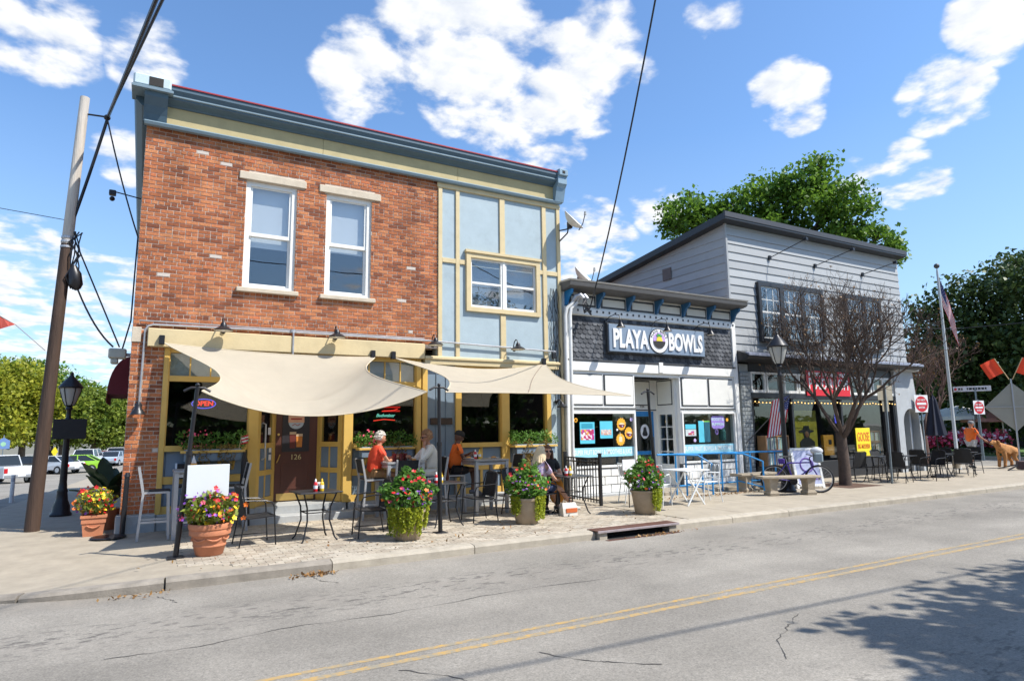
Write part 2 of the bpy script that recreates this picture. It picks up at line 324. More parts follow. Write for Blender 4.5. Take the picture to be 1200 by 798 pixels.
RNG = np.random.default_rng(11)
def leaves(C, size, aspect=.6, up=.25, jitter=.35, rng=RNG, droop=0.):
    """folded leaf quads round given centres"""
    n = len(C); d = rng.normal(size=(n, 3)); d[:, 2] -= droop; d /= np.linalg.norm(d, axis=1)[:, None]
    nr = rng.normal(size=(n, 3)); nr[:, 2] += up*4; nr -= d*np.sum(nr*d, 1)[:, None]; nr /= np.linalg.norm(nr, axis=1)[:, None]
    w = np.cross(d, nr); s = size*(1+jitter*rng.uniform(-1, 1, n))[:, None]
    a = C-d*s*.5; b = C+w*s*aspect*.5+nr*s*.10; c = C+d*s*.5-nr*s*.08; e = C-w*s*aspect*.5+nr*s*.10
    V = np.stack([a, b, c, e], 1).reshape(-1, 3); F = np.arange(4*n).reshape(-1, 4); return V, F
def ball_pts(n, c, r, rng=RNG, shell=.35):
    d = rng.normal(size=(n, 3)); d /= np.linalg.norm(d, axis=1)[:, None]; q = rng.uniform(shell**3, 1, n)**(1/3)
    return np.asarray(c)+d*q[:, None]*np.asarray(r)

# ------------------------------------------------------------------ shared materials
def asphalt():
    m = bpy.data.materials.new('asphalt'); m.use_nodes = True; nt = m.node_tree; N = nt.nodes; Lk = nt.links; b = N['Principled BSDF']; b.inputs['Roughness'].default_value = .85; b.inputs['Specular IOR Level'].default_value = .3
    g = N.new('ShaderNodeNewGeometry'); pos = g.outputs['Position']
    def nz(sc, det, ro=.6, st=None):
        v = pos
        if st: mp = N.new('ShaderNodeMapping'); mp.inputs['Scale'].default_value = st; Lk.new(pos, mp.inputs[0]); v = mp.outputs[0]
        n = N.new('ShaderNodeTexNoise'); n.inputs['Scale'].default_value = sc; n.inputs['Detail'].default_value = det; n.inputs['Roughness'].default_value = ro; Lk.new(v, n.inputs['Vector']); return n.outputs['Fac']
    def mr(v, a, b_, c, d, sm=False):
        n = N.new('ShaderNodeMapRange'); n.inputs['From Min'].default_value = a; n.inputs['From Max'].default_value = b_; n.inputs['To Min'].default_value = c; n.inputs['To Max'].default_value = d
        if sm: n.interpolation_type = 'SMOOTHSTEP'
        Lk.new(v, n.inputs['Value']); return n.outputs[0]
    def mul(a, b_):
        n = N.new('ShaderNodeMath'); n.operation = 'MULTIPLY'; Lk.new(a, n.inputs[0])
        if isinstance(b_, float): n.inputs[1].default_value = b_
        else: Lk.new(b_, n.inputs[1])
        return n.outputs[0]
    v = mul(mr(nz(.5, 6, .65), .3, .7, .76, 1.2), mr(nz(70, 3, .75), .25, .75, .60, 1.40))
    v = mul(v, mr(nz(26, 4, .75), .28, .72, .84, 1.16))
    v = mul(v, mr(nz(.6, 4, .6, (.15, 1.6, 1)), .3, .7, .86, 1.13))
    # worn, pock-marked wheel path along the kerb lane
    sp = N.new('ShaderNodeSeparateXYZ'); Lk.new(pos, sp.inputs[0])
    def band(y, w):
        s = N.new('ShaderNodeMath'); s.operation = 'SUBTRACT'; Lk.new(sp.outputs[1], s.inputs[0]); s.inputs[1].default_value = y
        a = N.new('ShaderNodeMath'); a.operation = 'ABSOLUTE'; Lk.new(s.outputs[0], a.inputs[0]); return mr(a.outputs[0], 0., w, 1., 0., True)
    pit = mr(nz(5.2, 5, .6, (1.15, 2.9, 1)), .545, .62, 0., 1.)
    bd = N.new('ShaderNodeMath'); bd.operation = 'MAXIMUM'; Lk.new(band(7.1, .75), bd.inputs[0]); Lk.new(mul(band(2.6, .9), .8), bd.inputs[1])
    pk = mul(mul(pit, bd.outputs[0]), .85)
    c1 = N.new('ShaderNodeMix'); c1.data_type = 'RGBA'; c1.blend_type = 'MULTIPLY'; c1.inputs[0].default_value = 1; c1.inputs[6].default_value = (.248, .227, .194, 1); Lk.new(v, c1.inputs[7])
    c2 = N.new('ShaderNodeMix'); c2.data_type = 'RGBA'; Lk.new(pk, c2.inputs[0]); Lk.new(c1.outputs[2], c2.inputs[6]); c2.inputs[7].default_value = (.085, .078, .07, 1)
    # gravelly tan dust lying in the worn path and the gutter
    ds = mul(mul(bd.outputs[0], mr(nz(1.4, 5), .45, .65, 0., 1.)), .45)
    c3 = N.new('ShaderNodeMix'); c3.data_type = 'RGBA'; Lk.new(ds, c3.inputs[0]); Lk.new(c2.outputs[2], c3.inputs[6]); c3.inputs[7].default_value = (.30, .27, .23, 1)
    gt = mul(mul(band(8.6, .45), mr(nz(2.2, 5), .4, .65, 0., 1.)), .6)
    c4 = N.new('ShaderNodeMix'); c4.data_type = 'RGBA'; Lk.new(gt, c4.inputs[0]); Lk.new(c3.outputs[2], c4.inputs[6]); c4.inputs[7].default_value = (.30, .26, .21, 1)
    Lk.new(c4.outputs[2], b.inputs['Base Color'])
    bp = N.new('ShaderNodeBump'); bp.inputs['Strength'].default_value = .5; bp.inputs['Distance'].default_value = .008; Lk.new(nz(120, 3, .7), bp.inputs['Height']); Lk.new(bp.outputs[0], b.inputs['Normal'])
    return m
M_ASPH = asphalt()
M_CONC = P('concrete', (.335, .287, .217), .85, var=.16, scale=3.5, bump=.25, bscale=90, dirt=.35)
M_SLAB = P('concrete_slab', (.35, .30, .228), .85, var=.14, scale=3, bump=.25, bscale=90, orand=.05, dirt=.3)
M_KERB = P('kerb_concrete', (.38, .335, .265), .85, var=.2, scale=5, bump=.3, bscale=60, orand=.08, dirt=.55)
M_PAVER = ramp_mat('paver_brick', [(0., (.34, .285, .22)), (.5, (.395, .34, .265)), (1., (.44, .39, .315))], .85, .25, 70, .10)
M_YELLOW = P('road_yellow', (.62, .36, .05), .8, var=.2, scale=9)
def worn_paint(name, col):
    m = bpy.data.materials.new(name); m.use_nodes = True; nt = m.node_tree; N = nt.nodes; Lk = nt.links; b = N['Principled BSDF']; b.inputs['Roughness'].default_value = .8
    g = N.new('ShaderNodeNewGeometry'); n = N.new('ShaderNodeTexNoise'); n.inputs['Scale'].default_value = 14; n.inputs['Detail'].default_value = 8; n.inputs['Roughness'].default_value = .75; Lk.new(g.outputs['Position'], n.inputs['Vector'])
    r = N.new('ShaderNodeMapRange'); r.inputs['From Min'].default_value = .34; r.inputs['From Max'].default_value = .56; Lk.new(n.outputs['Fac'], r.inputs['Value'])
    mx = N.new('ShaderNodeMix'); mx.data_type = 'RGBA'; Lk.new(r.outputs[0], mx.inputs[0]); mx.inputs[6].default_value = (*col, 1); mx.inputs[7].default_value = (.26, .23, .17, 1); Lk.new(mx.outputs[2], b.inputs['Base Color']); return m
M_LINE = worn_paint('worn_yellow_line', (.50, .29, .06)); M_LINEW = worn_paint('worn_white_line', (.6, .6, .58))
M_GRASS = P('lawn_grass', (.07, .14, .025), .9, var=.5, scale=5, bump=.8, bscale=120)
M_EARTH = P('earth', (.16, .15, .11), .95, var=.3, scale=2)
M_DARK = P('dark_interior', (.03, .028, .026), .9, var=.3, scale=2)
M_STEEL_BLK = P('black_metal', (.022, .022, .025), .38, .3, var=.2, scale=9, bump=.05)
M_ALU = P('aluminium', (.52, .53, .55), .38, .55, var=.1, scale=9)
M_MESHBLK = P('black_mesh_fabric', (.016, .016, .017), .7, var=.25, scale=60, bump=.3, bscale=200)
M_WHITE = P('white_paint', (.78, .77, .73), .5, var=.06, scale=4, bump=.06, bscale=30, dirt=.12)
M_TAN = P('tan_paint', (.60, .48, .27), .55, var=.09, scale=4, bump=.1, bscale=30, dirt=.32)
M_OCHRE = P('ochre_paint', (.62, .40, .10), .5, var=.08, scale=4, bump=.08, bscale=30, dirt=.15)
M_BLUEGREY = P('blue_grey_paint', (.36, .44, .475), .55, var=.09, scale=3, bump=.08, bscale=25, dirt=.32)
M_SLATEPANEL = P('slate_blue_panel', (.16, .22, .29), .5, var=.1, scale=3, bump=.08, bscale=25)
M_CORNICE = P('cornice_blue', (.065, .115, .155), .5, var=.1, scale=4, bump=.06, dirt=.2)
M_PALEBLUE = P('pale_blue_paint', (.50, .60, .64), .55, var=.08, scale=4)
M_REDCAP = P('red_metal', (.33, .03, .035), .4, var=.1, scale=4)
M_SHOPGLASS = glass('shop_glass', (.80, .83, .82), .02)
M_UPGLASS = glass('upper_glass', (.90, .92, .93), .08)
M_BLIND = P('window_blind', (.74, .76, .77), .8, var=.03, scale=2)
M_STONE = P('stone_grey', (.36, .37, .37), .8, var=.14, scale=5, bump=.25, bscale=40, dirt=.3)
M_LIME = P('limestone', (.55, .47, .36), .8, var=.14, scale=6, bump=.2, bscale=50, dirt=.3)
M_BRICK = ramp_mat('red_brick', [(0., (.21, .07, .035)), (.25, (.34, .112, .048)), (.6, (.44, .155, .064)), (.85, (.52, .21, .092)), (1., (.48, .15, .062))], .85, .3, 70, .14, .004)
M_MORTAR = P('mortar', (.55, .455, .375), .9, var=.2, scale=9, bump=.3, bscale=80, dirt=.4)
def brick_wall_mat():
    m = bpy.data.materials.new('brick_coursed'); m.use_nodes = True; nt = m.node_tree; N = nt.nodes; Lk = nt.links; b = N['Principled BSDF']; b.inputs['Roughness'].default_value = .85
    g = N.new('ShaderNodeNewGeometry'); sp = N.new('ShaderNodeSeparateXYZ'); Lk.new(g.outputs['Position'], sp.inputs[0]); cb = N.new('ShaderNodeCombineXYZ'); Lk.new(sp.outputs[1], cb.inputs[0]); Lk.new(sp.outputs[2], cb.inputs[1])
    t = N.new('ShaderNodeTexBrick'); t.inputs['Color1'].default_value = (.42, .13, .06, 1); t.inputs['Color2'].default_value = (.24, .07, .036, 1); t.inputs['Mortar'].default_value = (.5, .4, .33, 1); t.inputs['Scale'].default_value = 1
    t.inputs['Mortar Size'].default_value = .006; t.inputs['Brick Width'].default_value = .212; t.inputs['Row Height'].default_value = .0745; Lk.new(cb.outputs[0], t.inputs['Vector']); Lk.new(t.outputs['Color'], b.inputs['Base Color']); return m
M_BRICKSIDE = brick_wall_mat()

# ------------------------------------------------------------------ ground, roads, pavements
def gz(x, y):
    k = min(max((y-15)/40, 0), 1); fx = 1 if x < 0 else max(0, 1-x/6); return -1.3*k*fx
def axis(*segs):
    o = []
    for a, b, n in segs: o += [a+(b-a)*i/n for i in range(n)]
    return o+[segs[-1][1]]
def sheet(mb, xs, ys, zf):
    n = len(mb.v); w = len(xs)
    for y in ys:
        for x in xs: mb.v.append((x, y, zf(x, y)))
    for j in range(len(ys)-1):
        for i in range(w-1): a = n+j*w+i; mb.f.append((a, a+1, a+1+w, a+w)); mb.m.append(mb.mi)
    return mb
struct(sheet(MB(), axis((-900, -60, 8), (-60, 0, 12), (0, 8, 8), (8, 900, 12)), axis((-600, 0, 6), (0, 15, 3), (15, 60, 18), (60, 1200, 10)), lambda x, y: gz(x, y)-.24), 'ground', M_EARTH, True, 'bare ground under and around the streets')
rd = MB(); sheet(rd, axis((-200, 29, 6), (29, 37, 1), (37, 300, 4)), axis((1.5, 9.0, 2)), lambda x, y: -.12)
sheet(rd, axis((-150, -4, 6), (-4, .4, 3)), axis((9.0, 15, 3), (15, 60, 18), (60, 140, 4)), lambda x, y: gz(x, y)-.12)
sheet(rd, axis((29, 37, 2)), axis((9.0, 90, 3)), lambda x, y: -.12)
struct(rd, 'road', M_ASPH, False, 'worn grey asphalt street with double yellow line')
for i, (y0, w) in enumerate(((4.97, .075), (5.14, .06))):
    mb = MB(); sheet(mb, axis((-60, 120, 60)), [y0, y0+w], lambda x, y: -.1182)
    struct(mb, 'yellow_line' , M_LINE, False, ('nearer', 'farther')[i]+' worn yellow centre line of the street')
mb = MB(); sheet(mb, axis((-60, 120, 60)), [1.05, 1.5], lambda x, y: .002); struct(mb, 'near_kerb', M_KERB, False, 'concrete kerb of the near pavement')
mb = MB(); mb.box(-60, 120, -3.4, 1.06, -.2, -.004); struct(mb, 'near_pavement', M_CONC, False, 'near side concrete pavement behind the camera')
mb = MB(); mb.box(-60, 120, 1.40, 1.5, -.2, -.003); struct(mb, 'near_kerb_face', M_KERB, False, 'upright face of the near kerb')
# far pavement with its rounded corner
def front(x): return 8.75 if x >= .3 else 12.25-math.sqrt(max(0, 3.5**2-(x-.3)**2))
def hz(x, y):
    d = math.hypot(x+1.7, y-9.7); k = min(max(1-d/2.3, 0), 1); return -.085*k*k*(3-2*k)
pv = MB(); xs = [.3-3.5*math.cos(i*math.pi/2/20) for i in range(20)]+axis((.3, 3, 6), (3, 29, 13)); nv = 12; n0 = 0
for x in xs:
    for j in range(nv+1): y = front(x)+(13.6-front(x))*(j/nv); pv.v.append((x, y, hz(x, y)))
for i in range(len(xs)-1):
    for j in range(nv): a = i*(nv+1)+j; pv.f.append((a, a+nv+1, a+nv+2, a+1)); pv.m.append(0)
nn = len(pv.v)
for x in xs: pv.v += [(x, front(x), hz(x, front(x))), (x, front(x), -.3)]
for i in range(len(xs)-1): a = nn+2*i; pv.f.append((a, a+1, a+3, a+2)); pv.m.append(0)
sheet(pv, axis((-3.2, -.2, 3)), axis((13.6, 60, 24)), lambda x, y: gz(x, y))
sheet(pv, axis((24, 29, 2)), axis((13.6, 40, 4)), lambda x, y: 0)
for y in axis((13.6, 60, 24))[:-1]:
    pv.quad((-3.2, y, gz(-1, y)), (-3.2, y+46.4/24, gz(-1, y+46.4/24)), (-3.2, y+46.4/24, gz(-1, y+46.4/24)-.3), (-3.2, y, gz(-1, y)-.3))
pv.quad((29, 8.75, 0), (29, 8.75, -.3), (29, 40, -.3), (29, 40, 0))
PAVE = struct(pv, 'pavement', M_CONC, False, 'concrete pavement along the shop fronts')
# kerb stones: straight run with joints, gap at the storm drain, then round the corner
def kerb_stone(x0, x1):
    mb = MB(); g = .006
    mb.rings([[(x, 8.6, -.3), (x, 8.6, -.03), (x, 8.625, .0), (x, 8.752, .012), (x, 8.752, -.3)] for x in (x0+g, x1-g)]); o = mb.build('kerb_stone', M_KERB, PAVE, False, kind=None); return o
kx = [.3, 2.2, 4.25, 6.43]+[8.13, 9.6, 11.2, 13.9, 16.6, 19.0, 21.4, 23.9, 26.4, 29]
M_KERBDK = P('kerb_dark', (.25, .22, .18), .85, var=.3, scale=5, bump=.3, bscale=60, dirt=.6)  # darker concrete for the stones nearest the corner
for a, b in zip(kx[:-1], kx[1:]):
    if abs(a-6.43) > .01:
        ks = kerb_stone(a, b)
        if a < 2: ks.data.materials[0] = M_KERBDK; ks['label'] = 'darker kerb stone'
def arc_stone(t0, t1):
    mb = MB(); rs = []
    for i in range(6):
        t = t0+(t1-t0)*i/5; c, s = -math.cos(t), -math.sin(t); z = hz(.3+3.5*c, 12.25+3.5*s)
        rs.append([(.3+3.65*c, 12.25+3.65*s, -.3), (.3+3.65*c, 12.25+3.65*s, z-.03), (.3+3.62*c, 12.25+3.62*s, z), (.3+3.498*c, 12.25+3.498*s, z+.008), (.3+3.498*c, 12.25+3.498*s, -.3)])
    mb.rings(rs); mb.build('kerb_stone', M_KERBDK if t0 > .7 else M_KERB, PAVE)
for k in range(4): arc_stone(.004+k*math.pi/8, (k+1)*math.pi/8-.004)
# concrete slabs on the right-hand stretch
for i in range(14):
    for j in range(3):
        x0, y0 = 8.66+i*1.45, 8.758+j*1.42; mb = MB(); mb.bbox(x0+.006, x0+1.444, y0+.006, y0+1.414, -.05, .012, .005); mb.build('slab', M_SLAB, PAVE)
# brick pavers: nearest 300 singly, the rest joined
pl = []
for j in range(40):
    for i in range(41):
        x = .45+i*.2+(.1 if j % 2 else 0); y = 8.77+j*.1025
        if x > 8.45 or y > 12.8: continue
        if x < 1.2 and y < 9.2 and x+y < 9.9: continue
        pl.append((x, y))
pl.sort(key=lambda p: math.hypot(p[0]-1.0, p[1]))
def paver_mb(mb, x, y, dz=0): return mb.bbox(x+.003, x+.197, y+.003, y+.0995, -.03, .009+dz, .003)
pm = paver_mb(MB(), 0, 0).build('paver', M_PAVER, PAVE)
for i, (x, y) in enumerate(pl[:300]):
    o = pm if i == 0 else pm.copy()
    if i: COL.objects.link(o); o.parent = PAVE
    o.location = (x, y, random.uniform(-.003, .003)); o.rotation_euler = (random.uniform(-.006, .006), random.uniform(-.006, .006), random.uniform(-.01, .01))
mb = MB()
for x, y in pl[300:]: paver_mb(mb, x, y, random.uniform(-.003, .003))
mb.build('pavers', M_PAVER, PAVE, kind='stuff')
# storm drain inlet let into the kerb
M_RUST = P('rusty_steel', (.13, .058, .04), .6, .3, var=.35, scale=7, bump=.3, bscale=50)
dr = thing('storm_drain', 'rusty steel storm drain inlet let into the kerb', 'drain', (7.3, 8.75, 0))
MB().bbox(6.4, 8.15, 8.50, 8.80, .008, .022, .004).build('cover_plate', M_RUST, dr)
MB().rings([[(x, 8.50, .022), (x, 8.485, .016), (x, 8.485, -.012), (x, 8.50, -.012)] for x in (6.4, 8.15)]).build('front_lip', P('worn_steel', (.42, .36, .36), .45, .5, var=.2, scale=9), dr)
MB().box(6.45, 6.60, 8.52, 8.75, -.3, .011).build('side_block', M_KERB, dr); MB().box(7.95, 8.11, 8.52, 8.75, -.3, .011).build('side_block', M_KERB, dr)
b_ = MB(); b_.box(6.6, 7.95, 8.70, 8.745, -.3, .01); b_.build('throat', M_DARK, dr)
mb = MB(); mb.box(6.5, 8.05, 8.36, 8.44, -.3, -.114); mb.build('gutter_sill', M_RUST, dr); MB().box(6.6, 7.95, 8.44, 8.70, -.3, -.1185).build('throat', M_DARK, dr)
# cracks in the asphalt: thin sealed lines
M_CRACK = P('crack_fill', (.06, .055, .05), .95, var=.3, scale=20)
def crack(pts, w, name='road_crack'):
    mb = MB(); rs = []; rnd = random.Random(int(pts[0][0]*100)); path = []
    for (a, b) in zip(pts[:-1], pts[1:]):
        for i in range(8): t = i/8; path.append((a[0]+(b[0]-a[0])*t+rnd.uniform(-.02, .02), a[1]+(b[1]-a[1])*t+rnd.uniform(-.02, .02)))
    path.append(pts[-1])
    for i in range(len(path)-1):
        (x0, y0), (x1, y1) = path[i], path[i+1]; d = math.hypot(x1-x0, y1-y0); nx, ny = -(y1-y0)/d*w, (x1-x0)/d*w; k0 = .6+.35*math.sin(i*.9); k1 = .6+.35*math.sin((i+1)*.9)
        mb.quad((x0-nx*k0, y0-ny*k0, -.1165), (x1-nx*k1, y1-ny*k1, -.1165), (x1+nx*k1, y1+ny*k1, -.1165), (x0+nx*k0, y0+ny*k0, -.1165))
    return mb
for i, (pts, w, lab) in enumerate((([(2.85, 4.62), (3.05, 4.25), (3.2, 4.15), (3.5, 3.9)], .008, 'crack in asphalt just below the yellow lines'), ([(1.75, 4.85), (2.05, 4.5), (2.15, 4.25)], .007, 'short crack crossing the yellow lines'),
        ([(1.9, 8.4), (1.95, 8.1), (2.1, 7.9)], .007, 'small crack in asphalt beside the kerb'), ([(.2, 8.35), (.35, 8.1), (.4, 7.95)], .006, 'hairline crack in asphalt near the corner kerb'), ([(4.4, 3.5), (4.7, 3.8), (5.1, 4.0), (5.5, 4.2)], .005, 'branching crack left of the tree shade on the road'), ([(-.2, 6.3), (.5, 6.25), (1.3, 6.4), (2.2, 6.3), (3.6, 6.45), (5.0, 6.35)], .006, 'long hairline seam along the middle of the far lane'), ([(3.0, 3.7), (3.3, 3.45), (3.35, 3.1)], .009, 'short crack at the bottom edge of the road in view'))):
    struct(crack(pts, w), 'road_crack', M_CRACK, label=lab)
# dry leaves blown into the gutter
M_DRY = leaf_mat('dry_leaf', (.22, .10, .03), (.34, .20, .07), .1)
def litter(name, label, c, r, n, z):
    C = np.stack([RNG.normal(c[0], r[0], n), RNG.normal(c[1], r[1], n), np.full(n, z)+RNG.uniform(.0, .02, n)], 1); V, F = leaves(C, .05, .6, 1.5); o = mesh_np(name, V, F, M_DRY, kind='stuff'); o['label'] = label
litter('leaf_litter', 'dry brown leaves in the gutter by the patio kerb', (1.95, 8.45), (.16, .05), 90, -.11)
litter('leaf_litter', 'dry leaves gathered in the storm drain gutter', (7.6, 8.38), (.35, .03), 60, -.11)
litter('leaf_litter', 'dry leaves under the blue handrail', (12.2, 11.4), (.9, .1), 220, .02)
litter('leaf_litter', 'dry leaves in the corner kerb gutter', (.05, 8.45), (.2, .05), 22, -.11)
litter('leaf_litter', 'scattered dry leaves on the patio bricks', (4.5, 9.6), (2.5, .5), 60, .02)
mb = MB()
sheet(mb, axis((37, 120, 12)), axis((9.2, 120, 14)), lambda x, y: -.02+.0*x); struct(mb, 'lawn', M_GRASS, False, 'green lawn across the side street')
mb = MB(); mb.box(36.8, 37.0, 9.0, 90, -.3, .03); mb.box(37, 120, 8.8, 9.2, -.3, .03); struct(mb, 'lawn_kerb', M_KERB, False, 'concrete kerb edging the lawn')

# ------------------------------------------------------------------ brick corner building
BB = thing('brick_building', 'red brick corner building with blue cornice and ochre shopfront', 'building', (4.3, 13, 0))
WIN = [(1.46, 2.42, 4.44, 6.60), (3.02, 3.98, 4.44, 6.60)]
RB = lambda y: 7.62-.07*(y-13)            # roof falls to the rear
# masonry body: mortar sheet behind the bricks, side and rear walls, roof
mb = MB(); mb.holed(-.3, 5.53, 3.45, 7.5, 13.0075, 13.30, WIN); mb.box(-.3, .22, 13.0075, 13.3, .28, 3.45); mb.build('mortar_bed', M_MORTAR, BB)
mb = MB(); mb.prism([(13.012, -1.5), (31, -1.5), (31, RB(31)), (13.012, RB(13))], 'x', -.3, -.02); mb.build('side_wall', M_BRICKSIDE, BB)
mb = MB(); mb.box(-.02, 8.8, 30.7, 31, -1.5, RB(31)); mb.prism([(13.3, 3.4), (30.7, 3.4), (30.7, RB(30.7)), (13.3, RB(13.3))], 'x', 8.58, 8.8); mb.build('rear_wall', M_BRICKSIDE, BB)
mb = MB(); mb.quad((-.3, 13.1, RB(13.1)+.01), (8.85, 13.1, RB(13.1)+.01), (8.85, 31, RB(31)+.01), (-.3, 31, RB(31)+.01)); mb.build('roof', P('roof_felt', (.12, .12, .12), .9), BB)
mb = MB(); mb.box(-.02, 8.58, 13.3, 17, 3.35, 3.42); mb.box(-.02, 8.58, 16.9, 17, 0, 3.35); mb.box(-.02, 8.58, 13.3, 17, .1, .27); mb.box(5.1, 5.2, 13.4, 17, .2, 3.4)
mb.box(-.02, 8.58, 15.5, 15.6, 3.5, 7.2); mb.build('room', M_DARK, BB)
# bricks: courses of stretchers with a header course now and then
def in_win(x0, x1, z0, z1): return any(x0 < b and x1 > a and z0 < d and z1 > c for a, b, c, d in [(w[0]-.0, w[1]+.0, w[2], w[3]) for w in WIN])
BRK = []
CH, BL = .0745, .212
def courses(xa, xb, za, zb):
    n = int((zb-za)/CH)
    for j in range(n):
        z = za+j*CH; head = (j % 7 == 3); L = .106 if head else BL; x = xa-(L/2 if j % 2 else 0)
        while x < xb-.03:
            a, b = max(x, xa), min(x+L, xb); x += L
            if b-a < .04: continue
            segs = [(a, b)]
            for w in WIN:
                if z+CH > w[2] and z < w[3]:
                    ns = []
                    for (p, q) in segs:
                        if q <= w[0] or p >= w[1]: ns.append((p, q)); continue
                        if p < w[0]-.03: ns.append((p, w[0]))
                        if q > w[1]+.03: ns.append((w[1], q))
                    segs = ns
            for (p, q) in segs:
                # leave out what the stone lintels and sills cover
                if any(p > l[0]-.02 and q < l[1]+.02 and z > l[2]-.03 and z+CH < l[3]+.05 for l in ((1.32, 2.60, 6.60, 6.76), (2.86, 4.18, 6.60, 6.76), (1.35, 2.50, 4.34, 4.44), (2.92, 4.08, 4.34, 4.44))): continue
                BRK.append((p, q, z, z+CH))
courses(-.3, .22, .30, 3.53); courses(-.3, 5.53, 3.53, 7.36)
BRK.sort(key=lambda b: math.dist(((b[0]+b[1])/2, 13, b[2]), (0, 0, CAM_H)))
mcache = {}
def brick_mesh(L):
    k = round(L, 3)
    if k not in mcache:
        m = MB(); m.bbox(.006, k-.006, 0, .03, .007, CH-.007, .002); o = m.build('brick', M_BRICK, BB); mcache[k] = o.data; bpy.data.objects.remove(o)
    return mcache[k]
for (a, b, c, d) in BRK[:300]:
    o = bpy.data.objects.new('brick', brick_mesh(b-a)); COL.objects.link(o); o.parent = BB
    o.location = (a-4.3, random.uniform(-.004, .002)+.0, c); o.rotation_euler = (random.uniform(-.01, .01), 0, random.uniform(-.008, .008))
BB_off = Vector((4.3, 13, 0))
for me in mcache.values():
    for v in me.vertices: v.co += BB_off          # the cached meshes were built with the thing's offset removed
mb = MB()
for (a, b, c, d) in BRK[300:]:
    j = random.uniform(-.004, .002); mb.bbox(a+.006, b-.006, 13+j, 13.03, c+.007, d-.007, .002)
mb.build('bricks', M_BRICK, BB, kind='stuff')
# stone plinth, quoin stone, lintels, sills
def bx(name, mat, par, x0, x1, y0, y1, z0, z1, c=.006, **k): return MB().bbox(x0, x1, y0, y1, z0, z1, c).build(name, mat, par, **k)
bx('plinth', M_STONE, BB, -.36, .24, 12.90, 13.3, -.05, .29, .015); bx('plinth', M_STONE, BB, .24, 1.83, 12.95, 13.3, -.05, .27, .015); bx('plinth', M_STONE, BB, 3.60, 8.72, 12.95, 13.3, -.05, .27, .015)
bx('quoin_stone', M_LIME, BB, -.305, -.16, 12.985, 13.2, 3.28, 3.55)
for (a, b, za, zb) in ((1.32, 2.60, 6.605, 6.765), (2.86, 4.18, 6.605, 6.765)): bx('lintel', M_LIME, BB, a, b, 12.965, 13.2, za, zb, .012)
for (a, b) in ((1.35, 2.50), (2.92, 4.08)): bx('sill', M_LIME, BB, a, b, 12.92, 13.2, 4.345, 4.435, .012)
def sash_window(par, x0, x1, z0, z1, y, blind=.55, frame=M_WHITE):
    w = MB(); f = .085
    for (a, b, c, d) in ((x0, x0+f, z0, z1), (x1-f, x1, z0, z1)): w.box(a, b, y, y+.12, c, d)
    w.box(x0+f, x1-f, y+.002, y+.118, z1-f, z1); w.box(x0+f, x1-f, y+.002, y+.118, z0, z0+f*.8)
    o = w.build('window', frame, par); zm = (z0+z1)/2-.02; i0, i1 = x0+f, x1-f
    s = MB(); s.box(i0, i1, y+.03, y+.065, zm, zm+.06); t = .045
    for c, d, yy in ((zm+.06, z1-f, .03), (z0+f*.8, zm, .07)):
        s.box(i0, i0+t, y+yy, y+yy+.035, c, d); s.box(i1-t, i1, y+yy, y+yy+.035, c, d); s.box(i0+t, i1-t, y+yy+.001, y+yy+.034, d-t*(.6 if yy < .05 else .2), d); s.box(i0+t, i1-t, y+yy+.001, y+yy+.034, c, c+t*(.3 if yy < .05 else 1))
    s.build('sash', frame, o)
    MB().box(i0+t, i1-t, y+.046, y+.050, zm+.06, z1-f).build('pane', M_UPGLASS, o); MB().box(i0+t, i1-t, y+.086, y+.090, z0+f*.8, zm).build('pane', M_UPGLASS, o)
    zb = z1-(z1-z0)*blind; MB().box(i0+.02, i1-.02, y+.150, y+.158, zb, z1-f*.5).build('blind', M_BLIND, o)
    return o
sash_window(BB, 1.46, 2.42, 4.44, 6.60, 13.05, .60); sash_window(BB, 3.02, 3.98, 4.44, 6.60, 13.05, .56)
# cornice along the front with end brackets and a return down the side
prof = [(12.95, 7.30), (12.88, 7.31), (12.86, 7.36), (12.89, 7.39), (12.96, 7.39)]
mb = MB(); mb.rings([[(x, p[0], p[1]) for p in prof] for x in (-.34, 8.84)]); mb.build('lower_moulding', P('cornice_edge', (.17, .24, .285), .5, var=.1), BB)
bx('frieze', P('frieze_tan', (.46, .37, .18), .6, var=.12, scale=3, dirt=.3), BB, -.30, 2.9, 12.945, 13.0, 7.39, 7.76, .003); bx('frieze', MATS['frieze_tan'], BB, 2.905, 6.0, 12.945, 13.0, 7.39, 7.76, .003); bx('frieze', MATS['frieze_tan'], BB, 6.005, 8.82, 12.945, 13.0, 7.39, 7.76, .003)
cv = [(12.99, 7.74), (12.92, 7.74), (12.90, 7.77), (12.86, 7.79), (12.80, 7.82), (12.775, 7.84), (12.775, 7.862), (12.99, 7.862)]
mb = MB(); mb.rings([[(x, p[0], p[1]) for p in cv] for x in (-.30, 8.80)]); mb.build('cove_moulding', M_CORNICE, BB)
mb = MB(); mb.rings([[(x, p[0], p[1]) for p in ((12.765, 7.864), (12.745, 7.875), (12.745, 7.895), (12.765, 7.91), (13.2, 7.91), (13.2, 7.864))] for x in (-.31, 8.81)]); mb.build('drip_moulding', P('cornice_edge', (0, 0, 0)), BB)
mb = MB(); mb.rings([[(x, p[0], p[1]) for p in ((12.77, 7.912), (12.72, 7.99), (12.72, 8.06), (13.2, 8.06), (13.2, 7.912))] for x in (-.30, 8.80)]); mb.build('fascia', M_CORNICE, BB)
mb = MB(); mb.rings([[(x, p[0], p[1]) for p in ((12.70, 8.062), (12.70, 8.088), (13.25, 8.11), (13.25, 8.062))] for x in (-.05, 8.72)]); mb.build('metal_cap', M_REDCAP, BB)
